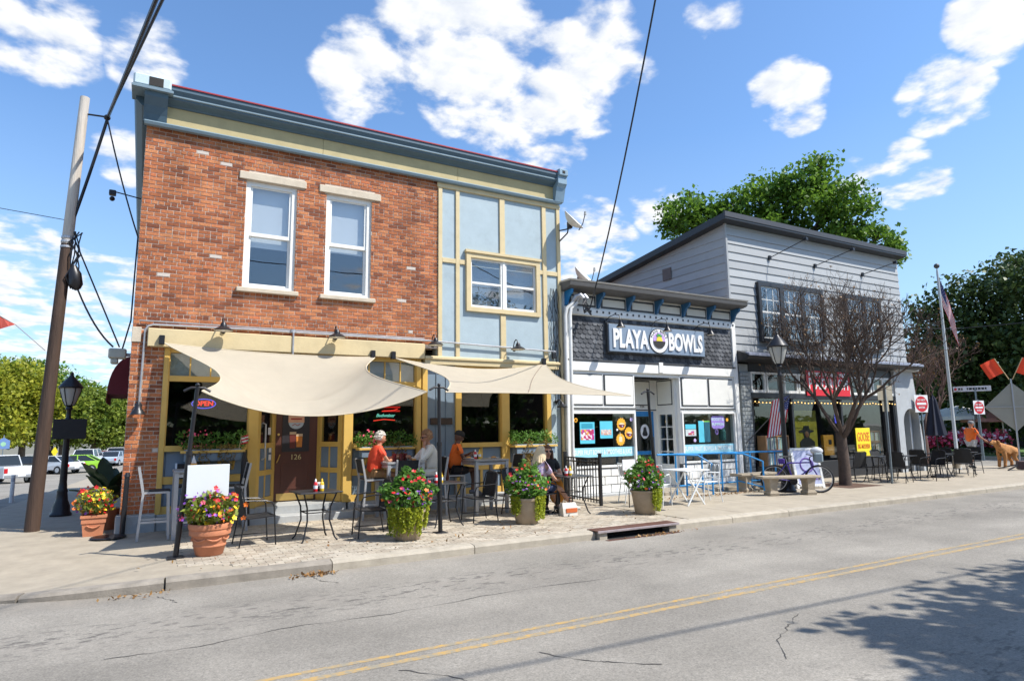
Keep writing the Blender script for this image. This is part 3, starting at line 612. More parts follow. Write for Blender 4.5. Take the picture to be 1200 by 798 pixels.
mb = MB(); mb.prism([(-.30, 7.30), (-.36, 7.31), (-.36, 7.40), (-.31, 7.42), (-.31, 7.66), (-.40, 7.70), (-.50, 7.80), (-.50, 7.9), (-.54, 8.0), (-.30, 8.0)], 'y', 12.999, 30); 
for i in range(len(mb.v)):
    x, y, z = mb.v[i]; mb.v[i] = (x, y, z-.07*(y-13))
mb.build('side_cornice', M_CORNICE, BB)
mb = MB(); mb.rings([[(x, p[0], p[1]) for p in ((12.99, 7.32), (12.9, 7.36), (12.86, 7.5), (12.80, 7.64), (12.70, 7.78), (12.68, 7.86), (12.99, 7.86))] for x in (-.36, .02)]); br = mb.build('end_bracket', M_CORNICE, BB)
bx('bracket_lip', MATS['cornice_edge'], BB, -.57, .10, 12.62, 13.2, 7.862, 7.918, .008); bx('end_block', M_PALEBLUE, BB, -.55, .06, 12.64, 13.2, 7.92, 8.15, .03); bx('vent_panel', M_DARK, BB, -.30, -.07, 12.632, 12.65, 7.945, 8.11, .002)
mb = MB(); mb.rings([[(x, p[0], p[1]) for p in ((12.99, 7.34), (12.86, 7.36), (12.82, 7.5), (12.76, 7.70), (12.69, 7.78), (12.69, 7.97), (12.99, 7.97))] for x in (8.66, 8.92)]); mb.build('end_bracket', P('bracket_blue', (.20, .30, .38), .5), BB)
bx('end_block', MATS['bracket_blue'], BB, 8.66, 8.94, 12.64, 13.2, 7.972, 8.15, .02); bx('vent_panel', M_DARK, BB, 8.76, 8.84, 12.632, 12.65, 8.03, 8.10, .002)
# timber-panelled right part: pale blue panels between tan battens
mb = MB(); mb.holed(5.53, 8.85, 3.05, 7.5, 13.03, 13.3, [(6.32, 8.12, 4.45, 5.64)]); mb.build('backing_wall', M_BLUEGREY, BB)
vx = [(5.53, 5.625), (5.965, 6.06), (7.12, 7.26), (8.325, 8.44), (8.76, 8.86)]
for i in range(4):
    a, b = vx[i][1], vx[i+1][0]
    for (c, d) in ((3.28, 5.44), (5.545, 7.19)):
        h = [(max(6.32, a), min(8.12, b), max(4.45, c), min(5.64, d))] if (b > 6.32 and a < 8.12 and c < 5.64 and d > 4.45) else []
        MB().holed(a-.01, b+.01, c-.01, d+.01, 13.004, 13.028, h).build('panel', M_BLUEGREY, BB)
def strip(name, mat, par, x0, x1, z0, z1, y0=12.965, y1=13.01): return MB().bbox(x0, x1, y0, y1, z0, z1, .004).build(name, mat, par)
for i, (a, b) in enumerate(vx):
    if i == 2: strip('batten', M_TAN, BB, a, b, 5.66, 7.19); strip('batten', M_TAN, BB, a, b, 3.28, 4.34)
    else: strip('batten', M_TAN, BB, a, b, 3.28, 7.19)
strip('batten', M_TAN, BB, 5.50, 8.87, 7.192, 7.30, 12.955)
for a, b in ((5.627, 5.963), (6.062, 6.24), (8.20, 8.323), (8.442, 8.758)): strip('batten', M_TAN, BB, a, b, 5.44, 5.545, 12.969)
w = MB(); w.box(6.22, 6.33, 12.93, 13.1, 4.36, 5.74); w.box(8.11, 8.22, 12.93, 13.1, 4.36, 5.74); w.box(6.33, 8.11, 12.932, 13.1, 5.63, 5.74); w.box(6.33, 8.11, 12.932, 13.1, 4.36, 4.46); w.box(6.19, 8.25, 12.90, 12.99, 5.739, 5.80)
o = w.build('window', M_TAN, BB); s = MB()
for a, b in ((6.33, 7.19), (7.25, 8.11)):
    s.box(a, a+.05, 12.99, 13.04, 4.46, 5.63); s.box(b-.05, b, 12.99, 13.04, 4.46, 5.63); s.box(a+.05, b-.05, 12.991, 13.039, 5.58, 5.63); s.box(a+.05, b-.05, 12.991, 13.039, 4.46, 4.52); s.box(a+.05, b-.05, 12.991, 13.039, 5.02, 5.07)
s.box(7.19, 7.25, 12.97, 13.05, 4.46, 5.63); s.build('sash', M_WHITE, o)
for a, b in ((6.38, 7.14), (7.30, 8.06)):
    for c, d in ((4.52, 5.02), (5.07, 5.58)): MB().box(a, b, 13.012, 13.017, c, d).build('pane', M_UPGLASS, o)
MB().box(6.35, 8.09, 13.18, 13.19, 4.47, 5.62).build('blind', P('grey_blind', (.25, .28, .32), .8), o)
# shop front: beams, posts, windows, panels
bx('beam', M_TAN, BB, -.06, 5.19, 12.88, 13.1, 3.20, 3.53, .012); bx('beam', M_TAN, BB, 5.20, 8.70, 12.90, 13.1, 3.085, 3.28, .012); bx('beam_moulding', M_TAN, BB, 5.19, 8.72, 12.87, 13.0, 3.20, 3.262, .01)
for a, b in ((.22, .31), (1.68, 1.86), (3.48, 3.66), (5.03, 5.14), (5.17, 5.29), (5.96, 6.10), (7.12, 7.33), (8.36, 8.49)):
    bx('post', M_OCHRE if b < 5.15 else M_OCHRE, BB, a, b, 12.97, 13.16, .27, 3.20 if b < 5.16 else 3.085, .008)
bx('corner_panel', M_BLUEGREY, BB, 8.492, 8.76, 12.985, 13.1, .27, 3.085, .004)
bx('wall_panel', M_SLATEPANEL, BB, 5.29, 5.96, 13.02, 13.1, .27, 3.085, .004)
for x in (5.50, 5.73): bx('batten', M_SLATEPANEL, BB, x, x+.02, 13.0, 13.02, .27, 3.08, .003)
def shop_window(x0, x1, zb, zt, ztt, mull):
    o = MB(); o.box(x0, x1, 13.0, 13.12, zt, zt+.10); o.box(x0, x1, 12.95, 13.13, zb-.10, zb); o.box(x0, x1, 13.0, 13.12, ztt, 3.2 if x1 < 5.1 else 3.085); o.box(x0, x0+.015, 13.002, 13.119, zb-.002, ztt+.002); o.box(x1-.015, x1, 13.002, 13.119, zb-.002, ztt+.002)
    o = o.build('window', M_OCHRE, BB)
    MB().box(x0, x1, 13.06, 13.066, zb, zt).build('pane', M_SHOPGLASS, o)
    for i in range(mull):
        a = x0+(x1-x0)*i/mull; b = x0+(x1-x0)*(i+1)/mull; MB().box(a+.012, b-.012, 13.06, 13.066, zt+.10, ztt).build('pane', M_UPGLASS, o)
        if i: MB().box(a-.012, a+.012, 13.04, 13.085, zt+.10, ztt).build('muntin', M_OCHRE, o)
    MB().box(x0, x1, 13.16, 13.17, zt+.08, ztt).build('transom_sky_sheet', P('transom_sky_sheet', (.52, .64, .72), .8), o)  # pale blue sheet stands in for sky reflected in the transom glass
    # panelled stall riser below
    n = 2 if x1-x0 < 1.2 else 3
    MB().box(x0, x1, 13.05, 13.12, .27, zb-.10).build('riser_backing', M_SLATEPANEL, BB)
    for z in (.27, .78): MB().box(x0, x1, 13.005, 13.05, z, z+.13).build('rail', M_OCHRE, BB)
    for i in range(n):
        a = x0+(x1-x0)*i/n; b = x0+(x1-x0)*(i+1)/n
        for c, d in ((.40, .78), (.91, zb-.10)): MB().bbox(a+.03, b-.03, 13.03, 13.052, c+.0, d-.0, .006).build('riser_panel', M_SLATEPANEL, BB)
        if i: MB().box(a-.03, a+.03, 13.008, 13.05, .40, .78).build('stile', M_OCHRE, BB); MB().box(a-.03, a+.03, 13.008, 13.05, .91, zb-.10).build('stile', M_OCHRE, BB)
    return o
shop_window(.31, 1.68, 1.45, 2.60, 3.12, 4); shop_window(3.66, 5.03, 1.42, 2.60, 3.12, 4); shop_window(6.10, 7.12, 1.38, 2.56, 3.0, 3); shop_window(7.33, 8.36, 1.38, 2.56, 3.0, 3)
# recessed splayed doorway
def splay(xa, ya, xb, yb):
    """side light from the street face (xa,ya) back to the door jamb (xb,yb)"""
    dx, dy = xb-xa, yb-ya; L = math.hypot(dx, dy); Mx = Matrix(((dx/L, -dy/L, 0, xa), (dy/L, dx/L, 0, ya), (0, 0, 1, 0), (0, 0, 0, 1)))
    def lb(name, mat, u0, u1, v0, v1, z0, z1, par=BB): return MB().bbox(u0, u1, v0, v1, z0, z1, .003).xf(Mx).build(name, mat, par)
    st = lb('side_light', M_OCHRE, 0, .12, -.04, .04, .28, 3.15); lb('stile', M_OCHRE, L-.12, L, -.04, .04, .28, 3.15, st)
    for z, h in ((.28, .14), (.84, .10), (1.36, .10), (2.45, .12), (3.0, .15)): lb('rail', M_OCHRE, .12, L-.12, -.038, .038, z, z+h, st)
    lb('riser_panel', M_SLATEPANEL, .12, L-.12, -.015, .015, .42, .84, st); lb('riser_panel', M_SLATEPANEL, .12, L-.12, -.015, .015, .94, 1.36, st)
    for z0, z1 in ((.42, .84), (.94, 1.36)): lb('stile', M_OCHRE, L/2-.02, L/2+.02, -.03, .03, z0, z1, st)
    lb('pane', M_SHOPGLASS, .12, L-.12, -.004, .004, 1.46, 2.45, st); lb('pane', M_SHOPGLASS, .12, L-.12, -.004, .004, 2.57, 3.0, st)
    return st, lb, L
st1, lb1, L1 = splay(1.84, 13.08, 2.28, 13.82); st2, lb2, L2 = splay(3.18, 13.82, 3.50, 13.08)
s_ = MB().tube([(.2, -.04, 1.15), (.2, -.10, 1.18), (.2, -.10, 1.82), (.2, -.04, 1.85)], .016, 8); c_, sn = math.cos(math.atan2(.74, .44)), math.sin(math.atan2(.74, .44))
s_.xf(Matrix(((c_, -sn, 0, 1.84), (sn, c_, 0, 13.08), (0, 0, 1, 0), (0, 0, 0, 1)))); s_.build('pull_handle', M_ALU, st1, True)
M_WHITEPRINT = P('white_print', (.75, .75, .75), .7, var=.02); M_BLACKPRINT = P('black_print', (.02, .02, .02), .7, var=.02)
for z in (1.12, 1.27): lb1('notice', M_WHITEPRINT, .55, .68, -.036, -.031, z, z+.11, st1)
lb1('notice', M_WHITEPRINT, .55, .68, -.012, -.006, 1.62, 1.76, st1)
mb = MB(); mb.box(1.80, 3.56, 12.985, 14.4, .10, .275); mb.build('threshold', M_STONE, BB)
bx('step', M_STONE, BB, 1.66, 3.78, 12.62, 12.985, -.05, .135, .012); mb = MB(); mb.box(1.86, 3.48, 13.16, 14.0, 3.15, 3.2); mb.build('soffit', M_OCHRE, BB)
M_DOOR = P('brown_door', (.085, .028, .018), .45, var=.15, scale=4, stretch=(1, 1, .2))
d = bx('door', M_DOOR, BB, 2.29, 3.17, 13.80, 13.86, .285, 2.62, .004); MB().box(2.24, 3.2, 13.79, 13.9, 2.62, 3.15).build('transom', M_OCHRE, BB)
bx('kick_plate', P('brass', (.65, .45, .16), .35, .8, var=.15), d, 2.36, 3.10, 13.787, 13.80, .30, .44, .003)
for z0, z1 in ((.52, 1.02),):
    m_ = MB(); m_.box(2.44, 2.48, 13.788, 13.80, z0, z1); m_.box(2.98, 3.02, 13.788, 13.80, z0, z1); m_.box(2.48, 2.98, 13.7885, 13.8, z0, z0+.04); m_.box(2.48, 2.98, 13.7885, 13.8, z1-.04, z1); m_.build('door_panel', M_DOOR, d)
ps = bx('poster', P('poster_black', (.025, .022, .028), .4, var=.1), d, 2.44, 2.98, 13.785, 13.80, 1.27, 2.35, .002)
def glass_print(x, z, w, h, col, nm, tw):
    MB().prism([(x-w*.42, z), (x+w*.42, z), (x+w*.5, z+h), (x-w*.5, z+h)], 'y', 13.780, 13.7845).build(nm, col, ps)
    MB().prism([(x-w*.5, z+h-.05), (x+w*.5, z+h-.05), (x+w*.5, z+h), (x-w*.5, z+h)], 'y', 13.777, 13.7795).build(nm+'_foam', P('foam_print', (.6, .42, .26), .6), ps)
glass_print(2.65, 1.34, .13, .33, P('dark_beer_print', (.12, .02, .015), .5, var=.2, scale=20), 'beer_glass', 0); glass_print(2.78, 1.36, .13, .27, P('amber_beer_print', (.55, .19, .03), .5, var=.2, scale=20), 'beer_glass', 0)
MB().prism([(2.71+.15*math.cos(t), 1.86+.13*math.sin(t)) for t in [math.pi+math.pi*i/14 for i in range(15)]], 'y', 13.780, 13.7845).build('badge', P('badge_grey', (.45, .52, .58), .6), ps)
bx('badge_banner', P('badge_peach', (.72, .40, .26), .6), ps, 2.55, 2.87, 13.776, 13.784, 1.86, 2.02, .002)
MB().tube([(2.63, 13.777, 1.80), (2.68, 13.777, 1.83), (2.73, 13.777, 1.80), (2.79, 13.777, 1.83)], .008, 5).build('badge_scroll', P('badge_red', (.4, .05, .04), .6), ps); bx('badge_line', MATS['badge_red'], ps, 2.60, 2.82, 13.772, 13.7755, 1.92, 1.95, .001)
text_at('126', .15, 2.72, 13.784, 1.155, ext=.004).build('house_number', P('gilt', (.62, .50, .26), .4, .4), d)
MB().tube([(2.35, 13.80, 1.05), (2.35, 13.75, 1.07), (2.37, 13.74, 1.12), (2.40, 13.74, 1.22)], .012, 8).build('handle', MATS['brass'], d, True); MB().lathe([(.025, 0), (.025, .012), (.012, .018)], 12).xf(Matrix.Translation((2.37, 13.8, 1.62)) @ Matrix.Rotation(R(90), 4, 'X')).build('lock', MATS['brass'], d, True)
bx('plaque', P('dark_wood', (.045, .026, .017), .6, var=.3, scale=8, stretch=(.3, 1, 3)), BB, 5.36, 5.88, 12.97, 13.0, 1.79, 1.93, .006)
# conduit with gooseneck barn lamps
M_PIPE = P('galvanised_pipe', (.45, .45, .46), .45, .6, var=.2, scale=8, dirt=.3)
mb = MB(); mb.tube([(-.12, 12.97, 2.2), (-.10, 12.95, 3.50), (-.06, 12.95, 3.57), (.02, 12.95, 3.60), (1.6, 12.93, 3.62), (5.3, 12.93, 3.61), (8.62, 12.93, 3.53)], .02, 8); mb.tube([(-.2, 12.95, 3.66), (1.2, 12.95, 3.66), (5.2, 12.95, 3.645)], .013, 6)
mb.tube([(2.42, 12.90, 3.62), (2.42, 12.87, 3.6), (2.42, 12.865, 3.16)], .018, 8); mb.lathe([(.055, -.01), (.055, .05)], 12, (2.42, 12.92, 3.61)); mb.build('conduit', M_PIPE, BB, True)
M_LAMPIN = P('lamp_inside', (.65, .62, .55), .5)
def barn_lamp(x, z, label, dirx=0.):
    t = thing('barn_lamp', label, 'lamp', (x, 12.93, z+.05), group='barn lamps on the pipe above the shopfront')
    MB().lathe([(.035, 0), (.045, .02), (.035, .05)], 12).xf(Matrix.Translation((x+.02, 12.9, z-.06)) @ Matrix.Rotation(R(90), 4, 'X')).build('mount', M_STEEL_BLK, t, True)
    pts = [(x+.02-.02*math.cos(a), 12.89-.24*(i/8)-.0, z-.06+.19*math.sin(a)) for i, a in enumerate([math.pi*k/8 for k in range(9)])]
    pts = [(x, 12.90, z-.06), (x, 12.87, z+.02), (x, 12.83, z+.12), (x, 12.76, z+.165), (x, 12.70, z+.14), (x, 12.67, z+.06)]
    MB().tube(pts, .012, 8).build('gooseneck', M_STEEL_BLK, t, True)
    c = (x, 12.66, z-.07)
    MB().lathe([(.03, .15), (.05, .12), (.06, .07), (.13, .035), (.17, .0), (.165, -.012)], 20, c, cap=False).build('shade', M_STEEL_BLK, t, True)
    MB().lathe([(.02, .06), (.05, .055), (.12, .025), (.162, -.008)], 20, c, cap=False).build('shade_lining', M_LAMPIN, t, True); MB().ball((x, 12.66, z-.05), .035, 10, 6).build('bulb', M_WHITEPRINT, t, True)
barn_lamp(1.14, 3.60, 'black barn lamp above the left end of the big sail'); barn_lamp(3.22, 3.60, 'black barn lamp above the right half of the big sail'); barn_lamp(5.34, 3.56, 'black barn lamp at the edge between brick and blue panels'); barn_lamp(7.40, 3.57, 'black barn lamp on the blue panelled wall')
t = thing('wall_lamp', 'black downward wall lamp on the brick corner pier', 'lamp', (-.13, 12.96, 2.05))
MB().lathe([(.05, 0), (.06, .03), (.03, .06)], 12).xf(Matrix.Translation((-.13, 12.985, 2.16)) @ Matrix.Rotation(R(90), 4, 'X')).build('mount', M_STEEL_BLK, t, True); MB().tube([(-.13, 12.93, 2.16), (-.13, 12.86, 2.2), (-.13, 12.84, 2.12)], .03, 10).build('arm', M_STEEL_BLK, t, True)
MB().lathe([(.05, .14), (.06, .06), (.10, .02), (.115, -.03)], 16, (-.13, 12.84, 2.03)).build('shade', M_STEEL_BLK, t, True)
t = thing('wall_lamp', 'small black wall lamp on the blue strip by the white pipes', 'lamp', (8.62, 12.96, 2.2)); MB().lathe([(.04, 0), (.05, .03), (.02, .05)], 12).xf(Matrix.Translation((8.62, 12.975, 2.32)) @ Matrix.Rotation(R(90), 4, 'X')).build('mount', M_STEEL_BLK, t, True)
MB().tube([(8.62, 12.93, 2.32), (8.64, 12.82, 2.36), (8.66, 12.76, 2.28)], .014, 8).build('arm', M_STEEL_BLK, t, True); MB().lathe([(.03, .10), (.05, .06), (.13, .0), (.13, -.02)], 16, (8.66, 12.76, 2.19)).build('shade', M_STEEL_BLK, t, True)
# neon signs behind the glass
def neon(name, col, e): return P(name, col, .4, var=0, emit=e)
t = thing('neon_sign', 'red OPEN neon sign with blue oval behind the left window', 'sign', (.92, 13.2, 2.2)); text_at('OPEN', .125, .92, 13.2, 2.21, ext=.01, bold=.004).build('lettering', neon('neon_red', (1, .05, .03), 1.1), t)
MB().tube([(.92+.20*math.cos(a), 13.22, 2.21+.085*math.sin(a)) for a in [2*math.pi*i/32 for i in range(33)]], .009, 6).build('oval_tube', neon('neon_blue', (.12, .12, 1), .9), t)
t = thing('neon_sign', 'cyan script beer neon sign underlined in red behind the window', 'sign', (4.42, 13.2, 1.98)); text_at('Budweiser', .095, 4.42, 13.2, 1.99, ext=.006, bold=.002, shear=.3).build('lettering', neon('neon_cyan', (.25, .8, .65), .6), t)
MB().tube([(4.17, 13.22, 1.88), (4.4, 13.22, 1.91), (4.64, 13.22, 1.89)], .010, 6).build('underline_tube', MATS['neon_red'], t); MB().tube([(4.35, 13.22, 2.08), (4.6, 13.22, 2.1), (4.7, 13.22, 2.13)], .010, 6).build('bow_tube', MATS['neon_red'], t)
t = thing('neon_sign', 'dim red neon sign higher in the window', 'sign', (4.6, 13.3, 2.15)); m_ = MB()
for z in (2.09, 2.17): m_.tube([(4.42, 13.3, z), (4.55, 13.3, z), (4.78, 13.3, z)], .018, 6)
m_.build('tube', neon('neon_dimred', (.8, .03, .02), .5), t)
# satellite dish on the blue wall's right edge
M_DISH = P('dish_grey', (.62, .61, .58), .5, var=.1, scale=5, dirt=.25)
def dish(loc, label, mast):
    t = thing('satellite_dish', label, 'satellite dish', loc)
    Mx = Matrix.Translation((0, 0, 0)) @ Matrix.Rotation(R(28), 4, 'Z') @ Matrix.Rotation(R(-52), 4, 'X')
    m = MB(); rs = [[(r*math.cos(2*math.pi*k/24), r*.86*math.sin(2*math.pi*k/24), -.03-.16*(1-(r/.36)**2)+.17) for k in range(24)] for r in (.01, .1, .2, .29, .345, .36)]
    Mt = Vector((.42, -.62, .66)).to_track_quat('Z', 'Y').to_matrix().to_4x4()
    m.rings(rs, cap=False); m.rings([[(p[0]*1.0, p[1]*1.0, p[2]-.012) for p in r] for r in rs], cap=False); m.xf(Mt); lp(m, 'reflector', M_DISH, t, True)
    m = MB(); m.tube([(0, -.30, .02), (0, -.26, .2), (0, -.12, .42)], .012, 8); m.xf(Mt); lp(m, 'feed_arm', M_STEEL_BLK, t, True); m = MB(); m.tube([(0, -.14, .40), (0, -.08, .46)], [.035, .028], 10); m.xf(Mt); lp(m, 'feed_horn', M_STONE, t, True)
    m = MB()
    for a in mast: m.tube(a, .018, 8)
    lp(m, 'mast', M_STEEL_BLK, t, True); m = MB(); m.bbox(-.05, .05, -.02, .10, -.12, .06, .01); lp(m, 'bracket', M_STEEL_BLK, t)
dish((9.02, 12.72, 6.78), 'grey satellite dish bracketed to the blue panelled wall', [[(0, .06, 0), (-.02, .12, -.22), (-.18, .24, -.42)], [(-.02, .1, -.12), (-.19, .24, -.15)]])
dish((9.85, 13.5, 5.62), 'grey satellite dish on the roof of the white shop', [[(0, .06, 0), (0, .1, -.3), (0, .12, -.75)]])
# cables and drain pipes at the junction of the two buildings
t = thing('cable_bundle', 'tangle of dark cables running down the blue wall edge', 'cables', (8.55, 12.95, 3.2)); m = MB(); rr = random.Random(3)
for k in range(6):
    x = 8.50+k*.045; pts = [(x+rr.uniform(-.05, .05), 12.93+rr.uniform(-.03, .01), 5.1-i*.22) for i in range(int(rr.uniform(7, 15)))]; m.tube(pts, .008, 5)
m.tube([(8.55+.08*math.cos(a), 12.92, 3.62+.14*math.sin(a)) for a in [2*math.pi*i/16 for i in range(17)]], .008, 5); m.build('cable', M_STEEL_BLK, t); bx('junction_box', M_STEEL_BLK, t, 8.52, 8.62, 12.90, 12.96, 3.36, 3.5)

# ------------------------------------------------------------------ white shop
WB = thing('white_shop', 'low white shop with slate shingles, sign and bracketed cornice', 'building', (12, 13, 0))
M_SLATE = ramp_mat('slate_shingle', [(0., (.045, .048, .055)), (.5, (.085, .09, .10)), (1., (.14, .145, .155))], .7, .2, 60, .1)
M_DARKTRIM = P('dark_trim', (.045, .047, .05), .5, var=.15, scale=5)
M_EAVE = P('eave_grey', (.10, .097, .095), .6, var=.15, scale=4, dirt=.3)
M_OFFWHITE = P('white_board', (.74, .73, .68), .5, var=.05, scale=4, bump=.06, bscale=30, dirt=.15)
M_BLUEPAINT = P('bright_blue_paint', (.02, .20, .48), .4, var=.1, scale=6)
M_CREAMPAN = P('cream_panel', (.70, .69, .62), .55, var=.05, scale=3)
mb = MB(); mb.holed(8.87, 15.0, 3.0, 5.2, 13.0, 13.3, []); mb.box(14.72, 15.0, 13.3, 30, 0, 5.0); mb.build('upper_wall', M_OFFWHITE, WB)
mb = MB(); mb.prism([(13.1, 5.02), (13.1, 5.10), (30, 4.6), (30, 4.5)], 'x', 8.86, 14.88); mb.build('roof', P('roof_felt', (0, 0, 0)), WB)
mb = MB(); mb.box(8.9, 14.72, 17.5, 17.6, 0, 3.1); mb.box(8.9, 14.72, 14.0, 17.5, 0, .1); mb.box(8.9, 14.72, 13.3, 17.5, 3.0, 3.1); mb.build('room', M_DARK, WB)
# cornice: soffit, gutter edge, brackets, panels, dentils
mb = MB(); mb.rings([[(x, p[0], p[1]) for p in ((12.56, 5.13), (12.52, 5.15), (12.50, 5.24), (12.52, 5.26), (13.1, 5.30), (13.1, 5.16), (12.99, 5.08), (12.7, 5.10))] for x in (8.82, 15.12)]); mb.build('eave', M_EAVE, WB)
mb = MB(); mb.rings([[(x, p[0], p[1]) for p in ((12.49, 5.262), (12.47, 5.30), (12.55, 5.315), (13.2, 5.34), (13.2, 5.302))] for x in (8.82, 15.12)]); mb.build('roof_edge', P('roof_edge_pale', (.52, .48, .42), .6, var=.2), WB)
bx('frieze_board', M_OFFWHITE, WB, 8.90, 15.0, 12.975, 13.0, 4.50, 5.10, .003)
pw = (14.96-9.0)/6
for i in range(6):
    a = 9.02+i*pw; bx('frieze_panel', M_DARKTRIM, WB, a+.07, a+pw-.10, 12.962, 12.974, 4.74, 5.03, .003); bx('frieze_inset', P('frieze_inset', (.62, .60, .52), .6, var=.05), WB, a+.12, a+pw-.15, 12.950, 12.961, 4.79, 4.98, .003)
for i in range(7):
    x = 9.0+i*pw-.02; MB().rings([[(x0, p[0], p[1]) for p in ((12.972, 4.72), (12.90, 4.74), (12.87, 4.82), (12.80, 4.93), (12.68, 5.0), (12.66, 5.095), (12.972, 5.075))] for x0 in (x-.035, x+.035)]).build('bracket', M_BLUEPAINT if i in (0,) else P('bracket_slate_blue', (.03, .12, .24), .45), WB)
bx('dentil_board', M_WHITE, WB, 8.90, 15.02, 12.93, 12.974, 4.52, 4.69, .004)
for i in range(30): x = 9.1+i*.2; bx('dentil', M_DARKTRIM, WB, x, x+.045, 12.915, 12.932, 4.60, 4.655, .003)
# scalloped slate shingles
mb = MB(); sw, sh = .155, .118
for j in range(10):
    z = 4.52-sh*(j+1)
    for i in range(int(5.72/sw)+2):
        x = 9.10+i*sw-(sw/2 if j % 2 else 0)
        if x < 9.02 or x+sw > 14.92: continue
        pts = [(x+.003, z+sh*1.3), (x+.003, z+.03)]+[(x+sw/2-math.cos(math.pi*k/6)*(sw/2-.003), z+.03-.045*math.sin(math.pi*k/6)) for k in range(1, 6)]+[(x+sw-.003, z+.03), (x+sw-.003, z+sh*1.3)]
        yt, yb = 12.985, 12.962; f = lambda p, o: (p[0], yb+(yt-yb)*(p[1]-(z-.02))/(sh*1.4)+o, p[1])
        mb.rings([[f(p, 0) for p in pts[::-1]], [f(p, .012) for p in pts[::-1]]])
mb.build('shingles', M_SLATE, WB, kind='stuff')
bx('shingle_ledge', M_DARKTRIM, WB, 8.98, 14.95, 12.93, 12.99, 3.335, 3.385, .004)
bx('pilaster', M_WHITE, WB, 8.90, 9.04, 12.93, 13.2, 0, 4.52, .008); bx('pilaster', M_WHITE, WB, 14.86, 15.02, 12.93, 13.2, 0, 4.52, .008)
bx('white_band', M_WHITE, WB, 9.042, 14.858, 12.94, 13.0, 3.10, 3.333, .006); bx('keystone', M_WHITE, WB, 11.95, 12.10, 12.915, 12.94, 3.12, 3.40, .006)
# bays: upper panels, window, base
def bay(x0, x1, txt):
    m = MB(); m.holed(x0, x1, .68, 3.10, 12.99, 13.12, [(x0+.07, x1-.07, .74, 2.03)]); m.build('bay_frame', M_WHITE, WB)
    w = (x1-x0-.14)/2
    for i in range(2):
        a = x0+.05+i*(w+.04); bx('upper_panel', M_DARKTRIM, WB, a, a+w, 12.972, 12.99, 2.24, 3.03, .003); bx('upper_inset', M_OFFWHITE, WB, a+.035, a+w-.02, 12.960, 12.971, 2.265, 3.03-.035, .003)
    bx('transom_line', M_DARKTRIM, WB, x0, x1, 12.962, 12.99, 2.145, 2.175, .003)
    o = MB(); a, b = x0+.07, x1-.07
    o.box(a-.05, a, 12.955, 12.99, .70, 2.08); o.box(b, b+.05, 12.955, 12.99, .70, 2.08); o.box(a, b, 12.957, 12.99, 2.03, 2.08); o.box(a, b, 12.94, 12.99, .69, .74)
    o = o.build('window', M_WHITE, WB); MB().box(a, b, 13.03, 13.036, .74, 2.03).build('pane', M_SHOPGLASS, o)
    s = MB().box(a, b, 13.022, 13.0285, .95, 1.185).build('banner_strip', P('banner_pale_blue', (.30, .62, .74), .5, var=.03), o)
    tm = text_at(txt, .17, (a+b)/2, 13.0215, 1.067, ext=.001, bold=.003); X = [v[0] for v in tm.v]; sc = (b-a-.12)/(max(X)-min(X)); cx = (max(X)+min(X))/2
    tm.v = [((v[0]-cx)*sc+(a+b)/2, v[1], v[2]) for v in tm.v]; tm.build('banner_lettering', M_WHITEPRINT, o)
    # painted block base
    MB().box(x0, x1, 13.0, 13.15, 0, .68).build('base_backing', P('dark_joint', (.10, .10, .10), .9), WB)
    bw = .40
    for j in range(3):
        x = x0-(bw/2 if j % 2 else 0)
        while x < x1:
            p, q = max(x, x0), min(x+bw, x1); x += bw
            if q-p > .06: MB().bbox(p+.010, q-.010, 12.972, 13.01, .07+j*.203, .07+j*.203+.182, .006).build('block', M_WHITE, WB)
    return o
WL = bay(9.042, 11.12, 'SUPER FRUIT BOWLS & SMOOTHIES & JUICE'); WR = bay(12.72, 14.858, 'SUPER FRUIT BOWLS & SMOOTHIES')
bx('base_ledge', M_STONE, WB, 8.95, 11.2, 12.75, 13.0, -.05, .065, .01)
# posters on the glass
def sticker(par, nm, mat, x0, x1, z0, z1, y=13.020): return MB().box(x0, x1, y, y+.002, z0, z1).build(nm, mat, par)
def poster_mat(name, base, spots, sc):
    m = bpy.data.materials.new(name); m.use_nodes = True; nt = m.node_tree; N = nt.nodes; Lk = nt.links; b = N['Principled BSDF']; b.inputs['Roughness'].default_value = .4
    g = N.new('ShaderNodeNewGeometry'); v = N.new('ShaderNodeTexVoronoi'); v.inputs['Scale'].default_value = sc; Lk.new(g.outputs['Position'], v.inputs['Vector']); r = N.new('ShaderNodeValToRGB'); r.color_ramp.interpolation = 'CONSTANT'
    e = r.color_ramp.elements; cs = [base]+spots
    while len(e) < len(cs): e.new(.5)
    for i, c in enumerate(cs): e[i].position = i/len(cs); e[i].color = (*c, 1)
    sp = N.new('ShaderNodeSeparateColor'); Lk.new(v.outputs['Color'], sp.inputs[0]); Lk.new(sp.outputs[0], r.inputs[0]); Lk.new(r.outputs[0], b.inputs['Base Color']); return m
M_CYAN = P('poster_cyan', (.10, .52, .66), .5, var=.05); M_BERRY = poster_mat('berry_print', (.75, .7, .72), [(.45, .03, .12), (.5, .06, .3), (.75, .62, .66), (.7, .35, .08), (.4, .04, .10)], 17); M_NUTPRINT = poster_mat('nut_print', (.55, .42, .4), [(.6, .3, .2), (.45, .5, .55), (.7, .6, .5)], 22)
sticker(WL, 'poster', M_CYAN, 9.35, 9.80, 1.29, 1.82); sticker(WL, 'poster_picture', M_BERRY, 9.37, 9.78, 1.38, 1.64, 13.017); sticker(WL, 'poster_panel', P('poster_teal', (.03, .30, .42), .5), 9.40, 9.74, 1.67, 1.78, 13.017)
sticker(WL, 'poster', M_CYAN, 9.97, 10.37, 1.41, 1.84); sticker(WL, 'poster_picture', M_NUTPRINT, 10.0, 10.33, 1.49, 1.63, 13.017)
